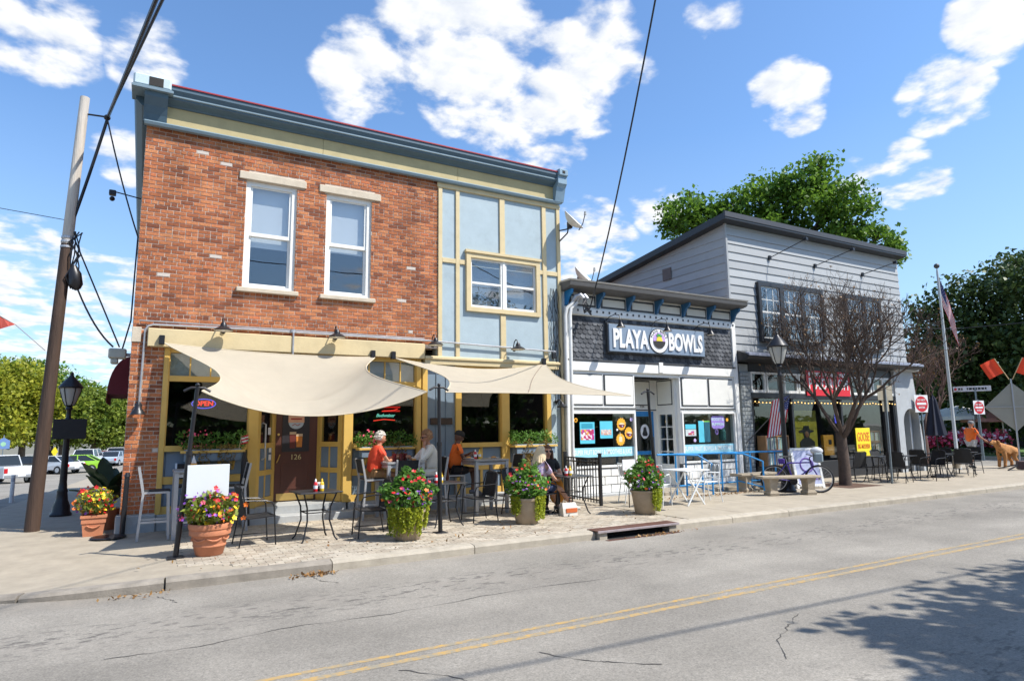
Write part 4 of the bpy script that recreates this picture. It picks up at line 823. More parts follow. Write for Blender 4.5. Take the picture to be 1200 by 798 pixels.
def splat(par, x, z, r, rnd):
    n = 26; pts = [(x+r*(1 if k % 2 else .84)*math.cos(2*math.pi*k/n), z+r*1.1*(1 if k % 2 else .84)*math.sin(2*math.pi*k/n)) for k in range(n)]; MB().prism(pts, 'y', 13.018, 13.021).build('sticker', P('sticker_orange', (.85, .40, .03), .5, var=.05), par)
def bowl(par, x, z, r, tilt):
    pts = [(x+r*math.cos(t+tilt), z+r*.8*math.sin(t+tilt)) for t in [math.pi+math.pi*i/10 for i in range(11)]]; MB().prism(pts, 'y', 13.015, 13.0178).build('sticker_bowl', P('sticker_maroon', (.14, .02, .035), .5), par)
    MB().prism([(x+r*.9*math.cos(t+tilt), z+r*.45*math.sin(t+tilt)) for t in [math.pi*i/8 for i in range(9)]], 'y', 13.015, 13.0178).build('sticker_fruit', P('sticker_cream', (.75, .62, .4), .5), par); MB().lathe([(.02, 0), (.02, .002)], 10).xf(Matrix.Translation((x+.02, 13.0148, z-.04)) @ Matrix.Rotation(R(90), 4, 'X')).build('sticker_dot', P('sticker_lilac', (.55, .45, .75), .5), par)
splat(WL, 10.66, 1.76, .155, 1); bowl(WL, 10.67, 1.75, .10, -.05); splat(WL, 10.90, 1.53, .15, 2); bowl(WL, 10.91, 1.52, .10, -.25); splat(WL, 10.62, 1.37, .15, 3); sticker(WL, 'sticker_cup', MATS['sticker_cream'], 10.57, 10.67, 1.31, 1.44, 13.0155); sticker(WL, 'sticker_straw', MATS['sticker_cream'], 10.60, 10.615, 1.44, 1.56, 13.0155)
def dot(par, x, z, r, m): MB().lathe([(r, 0), (r, .002)], 14).xf(Matrix.Translation((x, 13.021, z)) @ Matrix.Rotation(R(90), 4, 'X')).build('sticker_dot', m, par)
dot(WL, 9.23, 1.87, .055, MATS['sticker_orange']); dot(WL, 11.0, 1.88, .05, MATS['sticker_lilac']); dot(WL, 10.52, 1.62, .03, M_WHITEPRINT); dot(WL, 9.23, 1.865, .03, M_WHITEPRINT)
sticker(WR, 'poster', P('poster_pale', (.55, .62, .62), .5), 12.90, 13.30, 1.42, 1.60); sticker(WR, 'poster_picture', M_BERRY, 13.0, 13.22, 1.45, 1.55, 13.017); sticker(WR, 'poster_header', M_CYAN, 12.90, 13.30, 1.61, 1.74)
sticker(WR, 'poster', M_CYAN, 13.40, 13.61, 1.24, 1.83); sticker(WR, 'poster', P('poster_deep_teal', (.02, .12, .17), .5), 13.63, 13.84, 1.24, 1.80); sticker(WR, 'poster_edge', P('poster_green', (.2, .6, .1), .5), 13.63, 13.84, 1.80, 1.83)
MB().prism([(13.92, 1.66), (14.0, 1.60), (14.10, 1.62), (14.3, 1.60), (14.42, 1.66), (14.43, 1.9), (14.38, 1.97), (13.95, 1.97), (13.9, 1.9)], 'y', 13.017, 13.021).build('sticker_balloon', P('sticker_violet', (.32, .22, .62), .5, var=.05), WR)
for z, w in ((1.87, .34), (1.73, .44)): text_at({1.87: 'BOOST &', 1.73: 'PUMPKIN'}[z], .115, 14.16, 13.016, z, ext=.001, bold=.002).build('sticker_lettering', P('sticker_mint', (.50, .72, .68), .5), WR)
MB().tube([(14.1+.045*math.cos(a), 13.019, 1.52+.07*math.sin(a)) for a in [2*math.pi*i/16+1.57 for i in range(17)]], .012, 6).build('sticker_loop', MATS['sticker_violet'], WR)
dot(WR, 13.24, 1.30, .05, MATS['sticker_lilac']); dot(WR, 14.55, 1.86, .05, MATS['sticker_orange']); MB().lathe([(.09, 0), (.10, .05), (.10, .25), (.06, .32), (.06, .38), (.03, .39)], 14, (14.52, 13.2, 1.28)).build('glass_jar', P('jar_teal', (.12, .3, .3), .2), WR)
for x in (13.05, 14.5): MB().ball((x, 13.9, 1.83), .035, 10, 6).build('lamp_bulb', P('warm_bulb', (1, .62, .2), .4, var=0, emit=1.6), WB)
# recessed entry with blue door
d = MB(); d.box(11.62, 11.72, 13.88, 13.94, .1, 2.12); d.box(12.44, 12.54, 13.88, 13.94, .1, 2.12); d.box(11.72, 12.44, 13.881, 13.939, 1.98, 2.12); d.box(11.72, 12.44, 13.881, 13.939, .1, .34); d.box(11.72, 12.44, 13.881, 13.939, .92, 1.02); d = d.build('door', M_BLUEPAINT, WB)
MB().box(11.72, 12.44, 13.908, 13.914, .34, 1.98).build('pane', M_SHOPGLASS, d); MB().lathe([(.16, 0), (.16, .003)], 24).xf(Matrix.Translation((12.22, 13.906, 1.56)) @ Matrix.Rotation(R(90), 4, 'X') @ Matrix.Diagonal((1, 1.25, 1, 1))).build('round_decal', M_WHITEPRINT, d)
MB().prism([(12.22+a, 1.56+b) for a, b in ((-.04, .12), (.04, .12), (.06, .02), (.10, -.08), (.06, -.13), (-.06, -.13), (-.10, -.08), (-.06, .02))], 'y', 13.899, 13.902).build('decal_figure', M_BLACKPRINT, d); MB().tube([(12.40, 13.87, .95), (12.40, 13.84, .97), (12.40, 13.84, 1.2), (12.40, 13.87, 1.22)], .012, 8).build('handle', M_ALU, d)
mb = MB(); mb.box(11.12, 11.62, 13.87, 13.95, .1, 3.1); mb.box(12.54, 12.72, 13.87, 13.95, .1, 3.1); mb.box(11.62, 12.54, 13.872, 13.95, 2.12, 3.1); mb.build('entry_wall', M_OFFWHITE, WB); mb = MB(); mb.box(11.12, 12.72, 13.12, 13.87, 3.05, 3.1); mb.build('entry_soffit', M_OFFWHITE, WB)
bx('entry_panel', M_DARKTRIM, WB, 11.75, 12.42, 13.855, 13.872, 2.28, 2.98, .003); bx('entry_inset', M_CREAMPAN, WB, 11.78, 12.39, 13.845, 13.856, 2.31, 2.95, .003); text_at('124', .11, 12.1, 13.843, 2.25, ext=.002).build('house_number', M_BLACKPRINT, WB); bx('transom_line', M_DARKTRIM, WB, 11.125, 12.72, 13.86, 13.87, 2.14, 2.17, .003)
MB().box(11.12, 11.2, 13.12, 13.87, .1, 3.1).build('entry_return', M_OFFWHITE, WB)
# right return wall of the entry with a glazed light
def ret(nm, mat, y0, y1, z0, z1, x0=12.64, x1=12.72): return MB().box(x0, x1, y0, y1, z0, z1).build(nm, mat, WB)
ret('entry_return', M_OFFWHITE, 13.12, 13.24, .1, 3.1); ret('entry_return', M_OFFWHITE, 13.76, 13.87, .1, 3.1); ret('entry_return', M_OFFWHITE, 13.24, 13.76, .1, .66); ret('entry_return', M_OFFWHITE, 13.24, 13.76, 2.02, 3.1); ret('pane', M_SHOPGLASS, 13.24, 13.76, .66, 2.02, 12.68, 12.686)
for z in (1.0, 1.34, 1.68): ret('muntin', M_WHITE, 13.24, 13.76, z-.012, z+.012, 12.66, 12.70)
ret('muntin', M_WHITE, 13.49, 13.51, .66, 2.02, 12.655, 12.705); ret('entry_panel', M_DARKTRIM, 13.20, 13.80, 2.28, 2.98, 12.632, 12.64); ret('entry_inset', M_CREAMPAN, 13.23, 13.77, 2.31, 2.95, 12.624, 12.632)
bx('entry_floor', M_STONE, WB, 11.1, 12.74, 12.9, 14.0, -.05, .095, .01); bx('ramp', M_CONC, WB, 11.1, 15.1, 12.0, 12.9, -.05, .10, .015)
# sign board
sg = thing('shop_sign', 'blue grey PLAYA BOWLS sign board with round pineapple logo', 'sign', (12, 12.88, 4)); M_SIGN = P('sign_blue_grey', (.19, .25, .33), .5, var=.05)
bx('board', M_SIGN, sg, 10.22, 13.62, 12.84, 12.94, 3.62, 4.33, .008); bx('board_edge', M_DARKTRIM, sg, 10.19, 13.65, 12.87, 12.95, 3.59, 4.36, .006)
def fit_text(txt, x0, x1, z0, z1, y, ext, bold):
    tm = text_mb(txt, .6, ext=ext, bold=bold); X = [v[0] for v in tm.v]; Z = [v[2] for v in tm.v]
    tm.v = [(x0+(v[0]-min(X))/(max(X)-min(X))*(x1-x0), y+v[1], z0+(v[2]-min(Z))/(max(Z)-min(Z))*(z1-z0)) for v in tm.v]; return tm
fit_text('PLAYA', 10.34, 11.54, 3.72, 4.22, 12.826, .014, .022).build('lettering', M_WHITEPRINT, sg); fit_text('BOWLS', 12.25, 13.52, 3.72, 4.22, 12.826, .014, .022).build('lettering', M_WHITEPRINT, sg)
def disc(nm, mat, x, y, z, r, t=.01, n=28, zs=1.): return MB().lathe([(r, 0), (r, t)], n).xf(Matrix.Translation((x, y, z)) @ Matrix.Diagonal((1, 1, zs, 1)) @ Matrix.Rotation(R(90), 4, 'X')).build(nm, mat, sg)
disc('logo_rim', M_BLACKPRINT, 11.9, 12.839, 3.97, .345); disc('logo_ring', M_WHITEPRINT, 11.9, 12.829, 3.97, .32); disc('logo_field', P('logo_lilac', (.50, .33, .66), .5), 11.9, 12.819, 3.99, .21)
MB().prism([(11.9+.21*math.cos(t), 3.96+.19*math.sin(t)) for t in [math.pi+math.pi*i/12 for i in range(13)]], 'y', 12.800, 12.808).build('logo_bowl', M_BLACKPRINT, sg); MB().prism([(11.79, 3.965), (12.01, 3.965), (11.98, 4.06), (11.9, 4.09), (11.82, 4.06)], 'y', 12.798, 12.807).build('logo_pineapple', P('logo_yellow', (.80, .62, .05), .5), sg)
MB().prism([(11.82, 4.08), (11.98, 4.08), (12.0, 4.13), (11.94, 4.12), (11.95, 4.18), (11.9, 4.14), (11.84, 4.19), (11.85, 4.12), (11.79, 4.13)], 'y', 12.798, 12.807).build('logo_leaves', P('logo_green', (.05, .32, .06), .5), sg)
def ring_text(txt, rad, a0, a1, size, flip=False):
    m = MB(); n = len(txt)
    for i, ch in enumerate(txt):
        if ch == ' ': continue
        a = R(a0+(a1-a0)*i/(n-1)); s = len(m.v); text_mb(ch, size, m, ext=.001, bold=.002); rot = a-math.pi/2 if not flip else a+math.pi/2
        m.xf(Matrix.Translation((11.9+rad*math.cos(a), 12.815, 3.97+rad*math.sin(a))) @ Matrix.Rotation(-rot, 4, 'Y'), s)
    return m
ring_text('PLAYA', .272, 158, 104, .085).build('logo_lettering', M_BLACKPRINT, sg); ring_text('BOWLS', .272, 76, 22, .085).build('logo_lettering', M_BLACKPRINT, sg)
for k, x in enumerate((10.25, 11.82, 13.42)):
    t = thing('sign_lamp', ('first', 'second', 'third')[k]+' black gooseneck lamp from the left above the shop sign', 'lamp', (x, 12.93, 4.5), group='gooseneck lamps over the shop sign')
    MB().tube([(x-.04, 12.93, 4.42), (x-.04, 12.80, 4.50), (x-.02, 12.60, 4.53), (x, 12.45, 4.49), (x, 12.40, 4.36)], .011, 8).build('gooseneck', M_STEEL_BLK, t, True)
    MB().lathe([(.03, .16), (.04, .1), (.055, .06), (.11, -.01), (.115, -.03)], 18, (x, 12.40, 4.20), cap=False).build('shade', M_STEEL_BLK, t, True); MB().lathe([(.02, .08), (.05, .05), (.108, -.025)], 18, (x, 12.40, 4.20), cap=False).build('shade_lining', M_LAMPIN, t, True); MB().lathe([(.04, 0), (.04, .025)], 12).xf(Matrix.Translation((x-.04, 12.955, 4.40)) @ Matrix.Rotation(R(90), 4, 'X')).build('mount', M_STEEL_BLK, t)
# electric service: white conduits with weatherheads at the left corner
M_PVC = P('white_pvc', (.68, .68, .66), .45, var=.08, scale=5, dirt=.25)
t = thing('service_conduit', 'pair of white electric conduits with hooked weatherheads', 'pipe', (8.95, 12.85, 0))
for k, x in enumerate((8.86, 8.98)):
    MB().tube([(x+.06, 12.85-.03*k, .05), (x+.05, 12.85-.03*k, .75), (x-.02, 12.83-.03*k, 1.05), (x, 12.82-.03*k, 4.45), (x+.04, 12.8, 4.62), (x+.16, 12.78, 4.72), (x+.22, 12.76, 4.80)], .045, 10).build('conduit', M_PVC, t, True)
    MB().tube([(x+.20, 12.76, 4.80), (x+.26, 12.72, 4.92), (x+.36, 12.66, 4.95), (x+.42, 12.62, 4.86)], [.05, .07, .065, .05], 10).build('weatherhead', M_PIPE, t, True)
m = MB(); rr = random.Random(8)
for k in range(8): m.tube([(9.28+.1*(k % 2), 12.62, 4.86), (9.3+rr.uniform(-.1, .1), 12.6, 4.7), (9.42+rr.uniform(-.12, .12), 12.64, 4.55+rr.uniform(-.1, .1)), (9.50, 12.72, 4.62)], .012, 5)
m.build('service_wire', M_STEEL_BLK, t); MB().ball((9.5, 12.74, 4.63), (.05, .05, .05), 8, 6).build('insulator', M_STEEL_BLK, t)
t = thing('rain_pipe', 'thin tan rain pipe on the corner of the blue wall', 'pipe', (8.79, 12.93, 0)); MB().tube([(8.79, 12.93, .05), (8.79, 12.93, 5.2)], .035, 8).build('pipe', M_TAN, t, True)
# blue ramp handrails and black picket fence
def rail(label, paths, loc):
    t = thing('handrail', label, 'railing', loc)
    for nm, pts, r in paths: MB().tube(pts, r, 8).build(nm, P('rail_blue', (.02, .24, .55), .4, var=.1, scale=8), t, True)
    return t
Y1 = 12.0
pa = [('top_rail', [(10.9, Y1, 1.0), (16.1, Y1, .96)], .024), ('bottom_rail', [(11.6, Y1, .22), (16.1, Y1, .22)], .018)]+[('post', [(x, Y1, 0), (x, Y1, .98)], .022) for x in (11.5, 12.4, 13.1, 14.2, 15.2, 16.05)]
rail('long bright blue handrail along the ramp', pa, (13.5, Y1, 0))
rail('bright blue handrail sloping at the left foot of the ramp', [('top_rail', [(11.25, 11.95, 1.0), (11.75, 11.5, .98), (11.95, 11.25, .78), (11.95, 11.25, .05)], .024), ('post', [(11.55, 11.7, 0), (11.55, 11.7, .98)], .022), ('brace', [(11.55, 11.7, .3), (11.95, 11.25, .14)], .018)], (11.6, 11.5, 0))
rail('bright blue handrail sloping down beside the concrete bench', [('top_rail', [(13.05, 11.95, .98), (13.35, 11.5, .97), (13.65, 11.15, .78), (13.65, 11.15, .05)], .024), ('post', [(13.2, 11.6, 0), (13.2, 11.6, .98)], .022), ('brace', [(13.2, 11.6, .30), (13.65, 11.15, .14)], .018)], (13.4, 11.5, 0))
fn = thing('picket_fence', 'black metal picket fence between patio and white shop', 'fence', (8.65, 12.1, 0))
def fpt(k): return (8.62+.12*k, 11.30+1.52*k)
for z in (.12, .92, 1.0): a, b = fpt(0), fpt(1); MB().bar((a[0], a[1], z), (b[0], b[1], z), .025, .03).build('rail', M_STEEL_BLK, fn)
for i in range(13): a = fpt((i+.5)/13.); MB().box(a[0]-.009, a[0]+.009, a[1]-.009, a[1]+.009, .05, 1.01).build('picket', M_STEEL_BLK, fn)
for k in (0, 1): a = fpt(k); MB().bbox(a[0]-.03, a[0]+.03, a[1]-.03, a[1]+.03, 0, 1.10, .004).build('post', M_STEEL_BLK, fn); MB().bbox(a[0]-.04, a[0]+.04, a[1]-.04, a[1]+.04, 1.102, 1.125, .005).build('post_cap', M_STEEL_BLK, fn)

# ------------------------------------------------------------------ grey clapboard building
GB = thing('grey_building', 'grey clapboard two storey building with black eaves', 'building', (19.5, 13, 0))
M_SIDING = P('grey_siding', (.34, .352, .358), .6, var=.06, scale=3, bump=.1, bscale=30, stretch=(.25, .25, 3), orand=.09, dirt=.28); M_BLKTRIM = P('charcoal_trim', (.022, .023, .026), .45, var=.15, scale=5); M_PIER = P('painted_brick_grey', (.27, .29, .29), .7, var=.12, scale=6, bump=.2, dirt=.3); M_STUCCO = P('grey_stucco', (.40, .42, .43), .85, var=.1, scale=5, bump=.5, bscale=70, dirt=.2)
RZ = lambda y: 7.84-.125*(y-13)
mb = MB(); mb.prism([(13.05, 0), (26, 0), (26, RZ(26)), (13.05, RZ(13))], 'x', 14.96, 15.06); mb.box(15.06, 24.05, 25.9, 26, 0, RZ(26)); mb.prism([(13.05, 0), (26, 0), (26, RZ(26)), (13.05, RZ(13))], 'x', 23.95, 24.05); mb.box(15.06, 23.95, 13.05, 13.15, 3.6, RZ(13.1)); mb.build('wall_core', M_STUCCO, GB)
EX = .255
for k in range(16):
    z0 = 3.86+k*EX; z1 = min(z0+EX+.03, 7.86)
    if z0 > 7.8: break
    MB().rings([[(x, 13.0, z0), (x, 13.03, z1), (x, 13.06, z1), (x, 13.06, z0)] for x in (14.93, 24.06)]).build('siding_board', M_SIDING, GB)
for k in range(24):
    z0 = 3.0+k*EX; z1 = z0+EX+.03
    if z0 > 7.8: break
    ye0 = min(26, 13+(7.84-z0)/.125); ye1 = min(26, 13+(7.84-z1)/.125)
    if ye0 < 13.1: break
    ye1 = max(ye1, 13.02)
    MB().rings([[(14.93, 13.0, z0), (14.955, 13.0, z1), (14.97, 13.0, z1), (14.97, 13.0, z0)], [(14.93, ye0, z0), (14.955, ye1, z1), (14.97, ye1, z1), (14.97, ye0, z0)]]).build('siding_board', M_SIDING, GB)
bx('corner_board', M_SIDING, GB, 14.90, 14.98, 12.975, 13.06, 3.86, 7.8, .004)
mb = MB(); mb.rings([[(x, 12.70, 7.80), (x, 12.70, 8.0), (x, 26.3, RZ(26.3)+.16), (x, 26.3, RZ(26.3)-.03)] for x in (14.62, 24.15)]); mb.build('roof', M_BLKTRIM, GB)
mb = MB(); mb.rings([[(x, 12.68, 7.86), (x, 12.68, 8.02), (x, 12.74, 8.03), (x, 12.74, 7.86)] for x in (14.60, 24.17)]); mb.build('fascia', P('fascia_grey', (.045, .045, .05), .5), GB)
bx('gable_vent', P('vent_brown', (.14, .11, .10), .7), GB, 14.90, 14.93, 15.35, 15.75, 6.55, 6.95, .004)
def cas_window(xs, z0, z1):
    m = MB(); a, b = xs[0], xs[-1]; m.box(a-.06, a+.05, 12.90, 13.02, z0-.05, z1+.08); m.box(b-.05, b+.06, 12.90, 13.02, z0-.05, z1+.08); m.box(a+.05, b-.05, 12.902, 13.02, z1-.04, z1+.08); m.box(a+.05, b-.05, 12.885, 13.02, z0-.05, z0+.06)
    for x in xs[1:-1]: m.box(x-.09, x+.09, 12.905, 13.02, z0+.06, z1-.04)
    o = m.build('window', M_BLKTRIM, GB)
    MB().box(a, b, 12.99, 12.998, z0, z1).build('backing', M_DARK, o)
    for i in range(len(xs)-1):
        p = xs[i]+(.05 if i == 0 else .09); q = xs[i+1]-(.05 if i == len(xs)-2 else .09); zm = (z0+z1)/2
        s = MB(); lo, hi = zm, z1-.04
        for (c, d, y) in ((zm, z1-.04, 12.945), (z0+.06, zm, 12.965)):
            s.box(p, p+.035, y, y+.02, c, d); s.box(q-.035, q, y, y+.02, c, d); s.box(p+.035, q-.035, y+.001, y+.019, d-.035, d); s.box(p+.035, q-.035, y+.001, y+.019, c, c+.05)
            for f in (1/3, 2/3): x = p+(q-p)*f; s.box(x-.009, x+.009, y+.003, y+.017, c+.05, d-.035)
            s.box(p+.035, q-.035, y+.004, y+.016, (c+d)/2-.009, (c+d)/2+.009)
        s.build('sash', M_WHITE, o); MB().box(p, q, 12.956, 12.959, zm, z1-.04).build('pane', M_UPGLASS, o); MB().box(p, q, 12.976, 12.979, z0+.06, zm).build('pane', M_UPGLASS, o)
cas_window([16.2, 17.22, 18.24, 19.24], 4.26, 6.0); cas_window([20.6, 21.54, 22.46], 4.24, 6.0)
for k, (x, xt, yt, zt) in enumerate(((16.86, 17.40, 12.10, 7.36), (19.12, 19.70, 12.05, 7.32), (21.77, 22.2, 12.10, 7.2))):
    t = thing('flood_light', ('leftmost', 'middle', 'rightmost')[k]+' slim floodlight arm jutting from the grey wall', 'lamp', (x, 13, 6.93), group='floodlight arms on the grey wall')
    MB().tube([(x, 12.99, 6.93), (x+.02, 12.92, 6.95), (xt, yt, zt)], .014, 8).build('arm', M_STEEL_BLK, t); MB().bbox(x-.05, x+.05, 12.95, 13.01, 6.86, 7.0, .005).build('mount', M_STEEL_BLK, t); MB().bbox(xt-.06, xt+.05, yt-.10, yt+.02, zt-.05, zt+.05, .01).build('head', M_STEEL_BLK, t)
# pent canopy over the shop front
mb = MB(); mb.rings([[(x, 12.55, 3.62), (x, 12.50, 3.68), (x, 12.52, 3.74), (x, 13.0, 3.90), (x, 13.0, 3.55)] for x in (15.03, 24.15)]); mb.build('canopy', M_BLKTRIM, GB); mb = MB(); mb.rings([[(x, 12.48, 3.70), (x, 12.48, 3.76), (x, 12.62, 3.815), (x, 12.62, 3.78)] for x in (15.02, 24.16)]); mb.build('canopy_edge', P('canopy_edge_blue', (.22, .24, .30), .5), GB)
mb = MB(); mb.box(15.56, 23.0, 13.0, 13.1, 3.30, 3.58); mb.build('fascia_board', M_BLKTRIM, GB)
# painted brick pier
mb = MB(); mb.box(15.16, 15.54, 13.01, 13.3, 0, 3.5); mb.build('pier_core', M_PIER, GB)
for j in range(28):
    for i in range(2):
        a = 15.14+(.21 if i else 0)-(.10 if j % 2 and i == 0 else 0); p, q = (15.14, 15.35) if i == 0 else (15.35, 15.56)
        if j % 2: p, q = (15.14, 15.25) if i == 0 else (15.25, 15.56)
        z = .03+j*.115; MB().bbox(p+.004, q-.004, 12.955, 13.02, z+.004, z+.109, .006).build('brick', M_PIER, GB)
# transom windows, display window, door, interior
tr = MB()
for a, b in ((15.6, 16.25), (16.3, 16.95), (17.1, 17.75), (17.8, 18.1), (20.4, 21.0), (21.05, 21.65), (21.75, 22.35), (22.4, 22.95)):
    m = MB(); m.box(a, a+.05, 12.96, 13.06, 2.66, 3.28); m.box(b-.05, b, 12.96, 13.06, 2.66, 3.28); m.box(a+.05, b-.05, 12.962, 13.06, 3.22, 3.28); m.box(a+.05, b-.05, 12.95, 13.06, 2.66, 2.74); o = m.build('transom_window', M_WHITE, GB); MB().box(a+.05, b-.05, 13.01, 13.016, 2.74, 3.22).build('pane', M_SHOPGLASS, o)
bx('shop_beam', M_BLKTRIM, GB, 15.56, 23.0, 12.94, 13.1, 2.50, 2.655, .005); bx('stall_riser', M_BLKTRIM, GB, 15.56, 17.4, 12.97, 13.1, 0, .62, .005); bx('stall_riser', M_BLKTRIM, GB, 17.4, 19.9, 12.98, 13.1, 0, .55, .005); bx('stall_riser', M_BLKTRIM, GB, 19.9, 23.0, 12.97, 13.1, 0, .62, .005)
for x in (15.56, 17.38, 19.85, 22.3, 22.85): bx('post', M_BLKTRIM, GB, x, x+.09, 12.97, 13.1, .0, 2.5, .005)
for a, b in ((15.65, 17.38), (17.47, 19.85), (19.94, 22.3)): MB().box(a, b, 13.05, 13.056, .62, 2.5).build('pane', M_SHOPGLASS, GB)
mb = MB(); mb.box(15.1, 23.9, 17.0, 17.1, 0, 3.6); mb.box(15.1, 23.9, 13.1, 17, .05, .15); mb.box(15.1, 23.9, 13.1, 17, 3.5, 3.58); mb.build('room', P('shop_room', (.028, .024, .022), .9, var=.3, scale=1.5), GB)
# arch at the right end
m = MB(); ax0, ax1, az = 23.30, 24.30, 1.72; arc = [((ax0+ax1)/2-.5*math.cos(math.pi*i/14)*(ax1-ax0), az+.5*math.sin(math.pi*i/14)) for i in range(15)]
poly = [(22.95, 0), (22.95, 3.56), (24.12, 3.56), (24.55, .0), (ax1, 0)]+arc[::-1]+[(ax0, 0)]; m.prism(poly, 'y', 12.90, 13.3); m.build('arch_wall', M_STUCCO, GB); MB().box(23.2, 24.4, 13.32, 13.36, 0, 2.4).build('arch_door', P('arch_dark', (.03, .035, .035), .6), GB)
mb = MB(); mb.rings([[(x, 12.75, 3.56), (x, 12.72, 3.62), (x, 13.3, 3.75), (x, 13.3, 3.5)] for x in (22.9, 24.3)]); mb.build('arch_coping', M_STUCCO, GB)
# things in and on the record shop front
bn = thing('banner', 'red PLAID ROOM banner hung above the record shop window', 'banner', (19.2, 12.9, 3)); bx('cloth', P('banner_red', (.62, .015, .03), .6, var=.08, scale=4), bn, 18.08, 20.33, 12.90, 12.925, 2.60, 3.40, .004)
fit_text('PLAID ROOM', 18.2, 20.22, 2.80, 3.17, 12.897, .002, .012).build('lettering', M_WHITEPRINT, bn); m = MB(); rr = random.Random(5); x = 18.2
while x < 20.15: w = rr.uniform(.04, .09); m.box(x, x+w, 12.893, 12.898, 3.22, 3.345); x += w+.03+(.1 if rr.random() < .15 else 0)
m.build('small_lettering', M_WHITEPRINT, bn)
def record_crate(x0, x1, z0, z1, y, label):
    t = thing('record_shelf', label, 'shelf', ((x0+x1)/2, y, z0)); M_W = P('pine_wood', (.36, .19, .08), .6, var=.2, scale=6, stretch=(1, 1, .3)); m = MB(); m.box(x0, x1, y, y+.3, z0, z0+.03); m.box(x0, x1, y, y+.3, z1-.03, z1); m.box(x0, x0+.03, y, y+.3, z0+.03, z1-.03); m.box(x1-.03, x1, y, y+.3, z0+.03, z1-.03); m.box((x0+x1)/2-.015, (x0+x1)/2+.015, y+.001, y+.3, z0+.03, z1-.03); m.build('frame', M_W, t)
    rr = random.Random(int(x0*10+z0*7)); x = x0+.04; cols = [P('sleeve_%d' % i, c, .5, var=.05) for i, c in enumerate(((.55, .6, .62), (.2, .42, .46), (.7, .68, .6), (.1, .12, .16), (.36, .25, .2), (.42, .5, .36)))]
    while x < x1-.07: w = rr.uniform(.02, .06); MB().box(x, x+w*.85, y+.02, y+.28, z0+.03, z0+.03+(z1-z0)*rr.uniform(.75, .88)).build('record_sleeve', rr.choice(cols), t); x += w
record_crate(15.72, 16.75, .95, 1.38, 12.70-.02, 'upper pine shelf of records outside the record shop'); record_crate(15.72, 17.35, .50, .93, 12.66, 'lower long pine shelf of records outside the record shop'); record_crate(21.55, 22.25, .62, 1.08, 13.15, 'low wooden shelf of records right of the yellow poster'); record_crate(21.55, 22.25, 1.09, 1.45, 13.15, 'upper wooden shelf of records right of the yellow poster')
t = thing('poster', 'yellow GOOSE BIG MODERN poster in the record shop window', 'poster', (21.0, 13.0, .65)); bx('sheet', P('poster_yellow', (.85, .68, .02), .5, var=.04), t, 20.62, 21.42, 13.02, 13.035, .62, 1.56, .003); fit_text('GOOSE', 20.69, 21.35, 1.12, 1.42, 13.016, .002, .006).build('lettering', P('poster_orange_red', (.72, .12, .02), .5), t); fit_text('BIG MODERN', 20.69, 21.35, .88, 1.03, 13.016, .002, .004).build('lettering', MATS['poster_orange_red'], t)
t = thing('hat_portrait', 'framed dark portrait of a figure in a wide hat on yellow', 'picture', (18.4, 13.3, .8)); bx('panel', P('portrait_yellow', (.42, .36, .03), .6, var=.25, scale=4), t, 17.75, 19.05, 13.34, 13.38, .95, 2.15, .004)
pts = [(18.15, .96), (18.15, 1.15), (18.28, 1.24), (18.38, 1.28), (18.36, 1.36), (18.33, 1.44), (18.15, 1.46), (18.12, 1.50), (18.34, 1.54), (18.38, 1.66), (18.62, 1.66), (18.66, 1.54), (18.88, 1.50), (18.85, 1.46), (18.67, 1.44), (18.64, 1.36), (18.62, 1.28), (18.72, 1.24), (18.88, 1.14), (18.88, .96)]
MB().prism(pts, 'y', 13.325, 13.338).build('figure', M_BLACKPRINT, t); MB().ball((18.5, 13.325, 1.38), (.10, .015, .10), 12, 8).build('face', P('portrait_tan', (.22, .10, .05), .7), t, True)
t = thing('poster', 'orange boxed record set standing in the record shop window', 'poster', (19.45, 13.2, .7)); bx('box', P('box_orange', (.75, .36, .05), .5), t, 19.15, 19.70, 13.2, 13.3, .70, 1.35, .004); bx('window_hole', M_BLACKPRINT, t, 19.40, 19.55, 13.19, 13.2, 1.05, 1.2, .003)
t = thing('neon_sign', 'blue and red square neon sign in the record shop window', 'sign', (20.05, 13.3, 1.9)); m = MB(); m.tube([(20.0, 13.3, 1.75), (20.25, 13.3, 1.75), (20.25, 13.3, 2.02), (20.0, 13.3, 2.02), (20.0, 13.3, 1.75)], .02, 6); m.build('tube', MATS['neon_blue'], t); MB().ball((20.14, 13.28, 1.87), (.07, .02, .07), 10, 6).build('tube_centre', MATS['neon_red'], t)
t = thing('string_lights', 'string of warm bulbs under the record shop transoms', 'lights', (19, 12.9, 2.5)); m = MB(); n = 44
pts = [(15.62+7.2*i/n, 12.88, 2.42-.035*abs(math.sin(i*math.pi/6))) for i in range(n+1)]; m.tube(pts, .006, 5); m.build('wire', M_STEEL_BLK, t)
for i in range(0, n+1): MB().ball((pts[i][0], 12.88, pts[i][2]-.03), .018, 8, 6).build('bulb', P('warm_bulb', (0, 0, 0)), t, True)

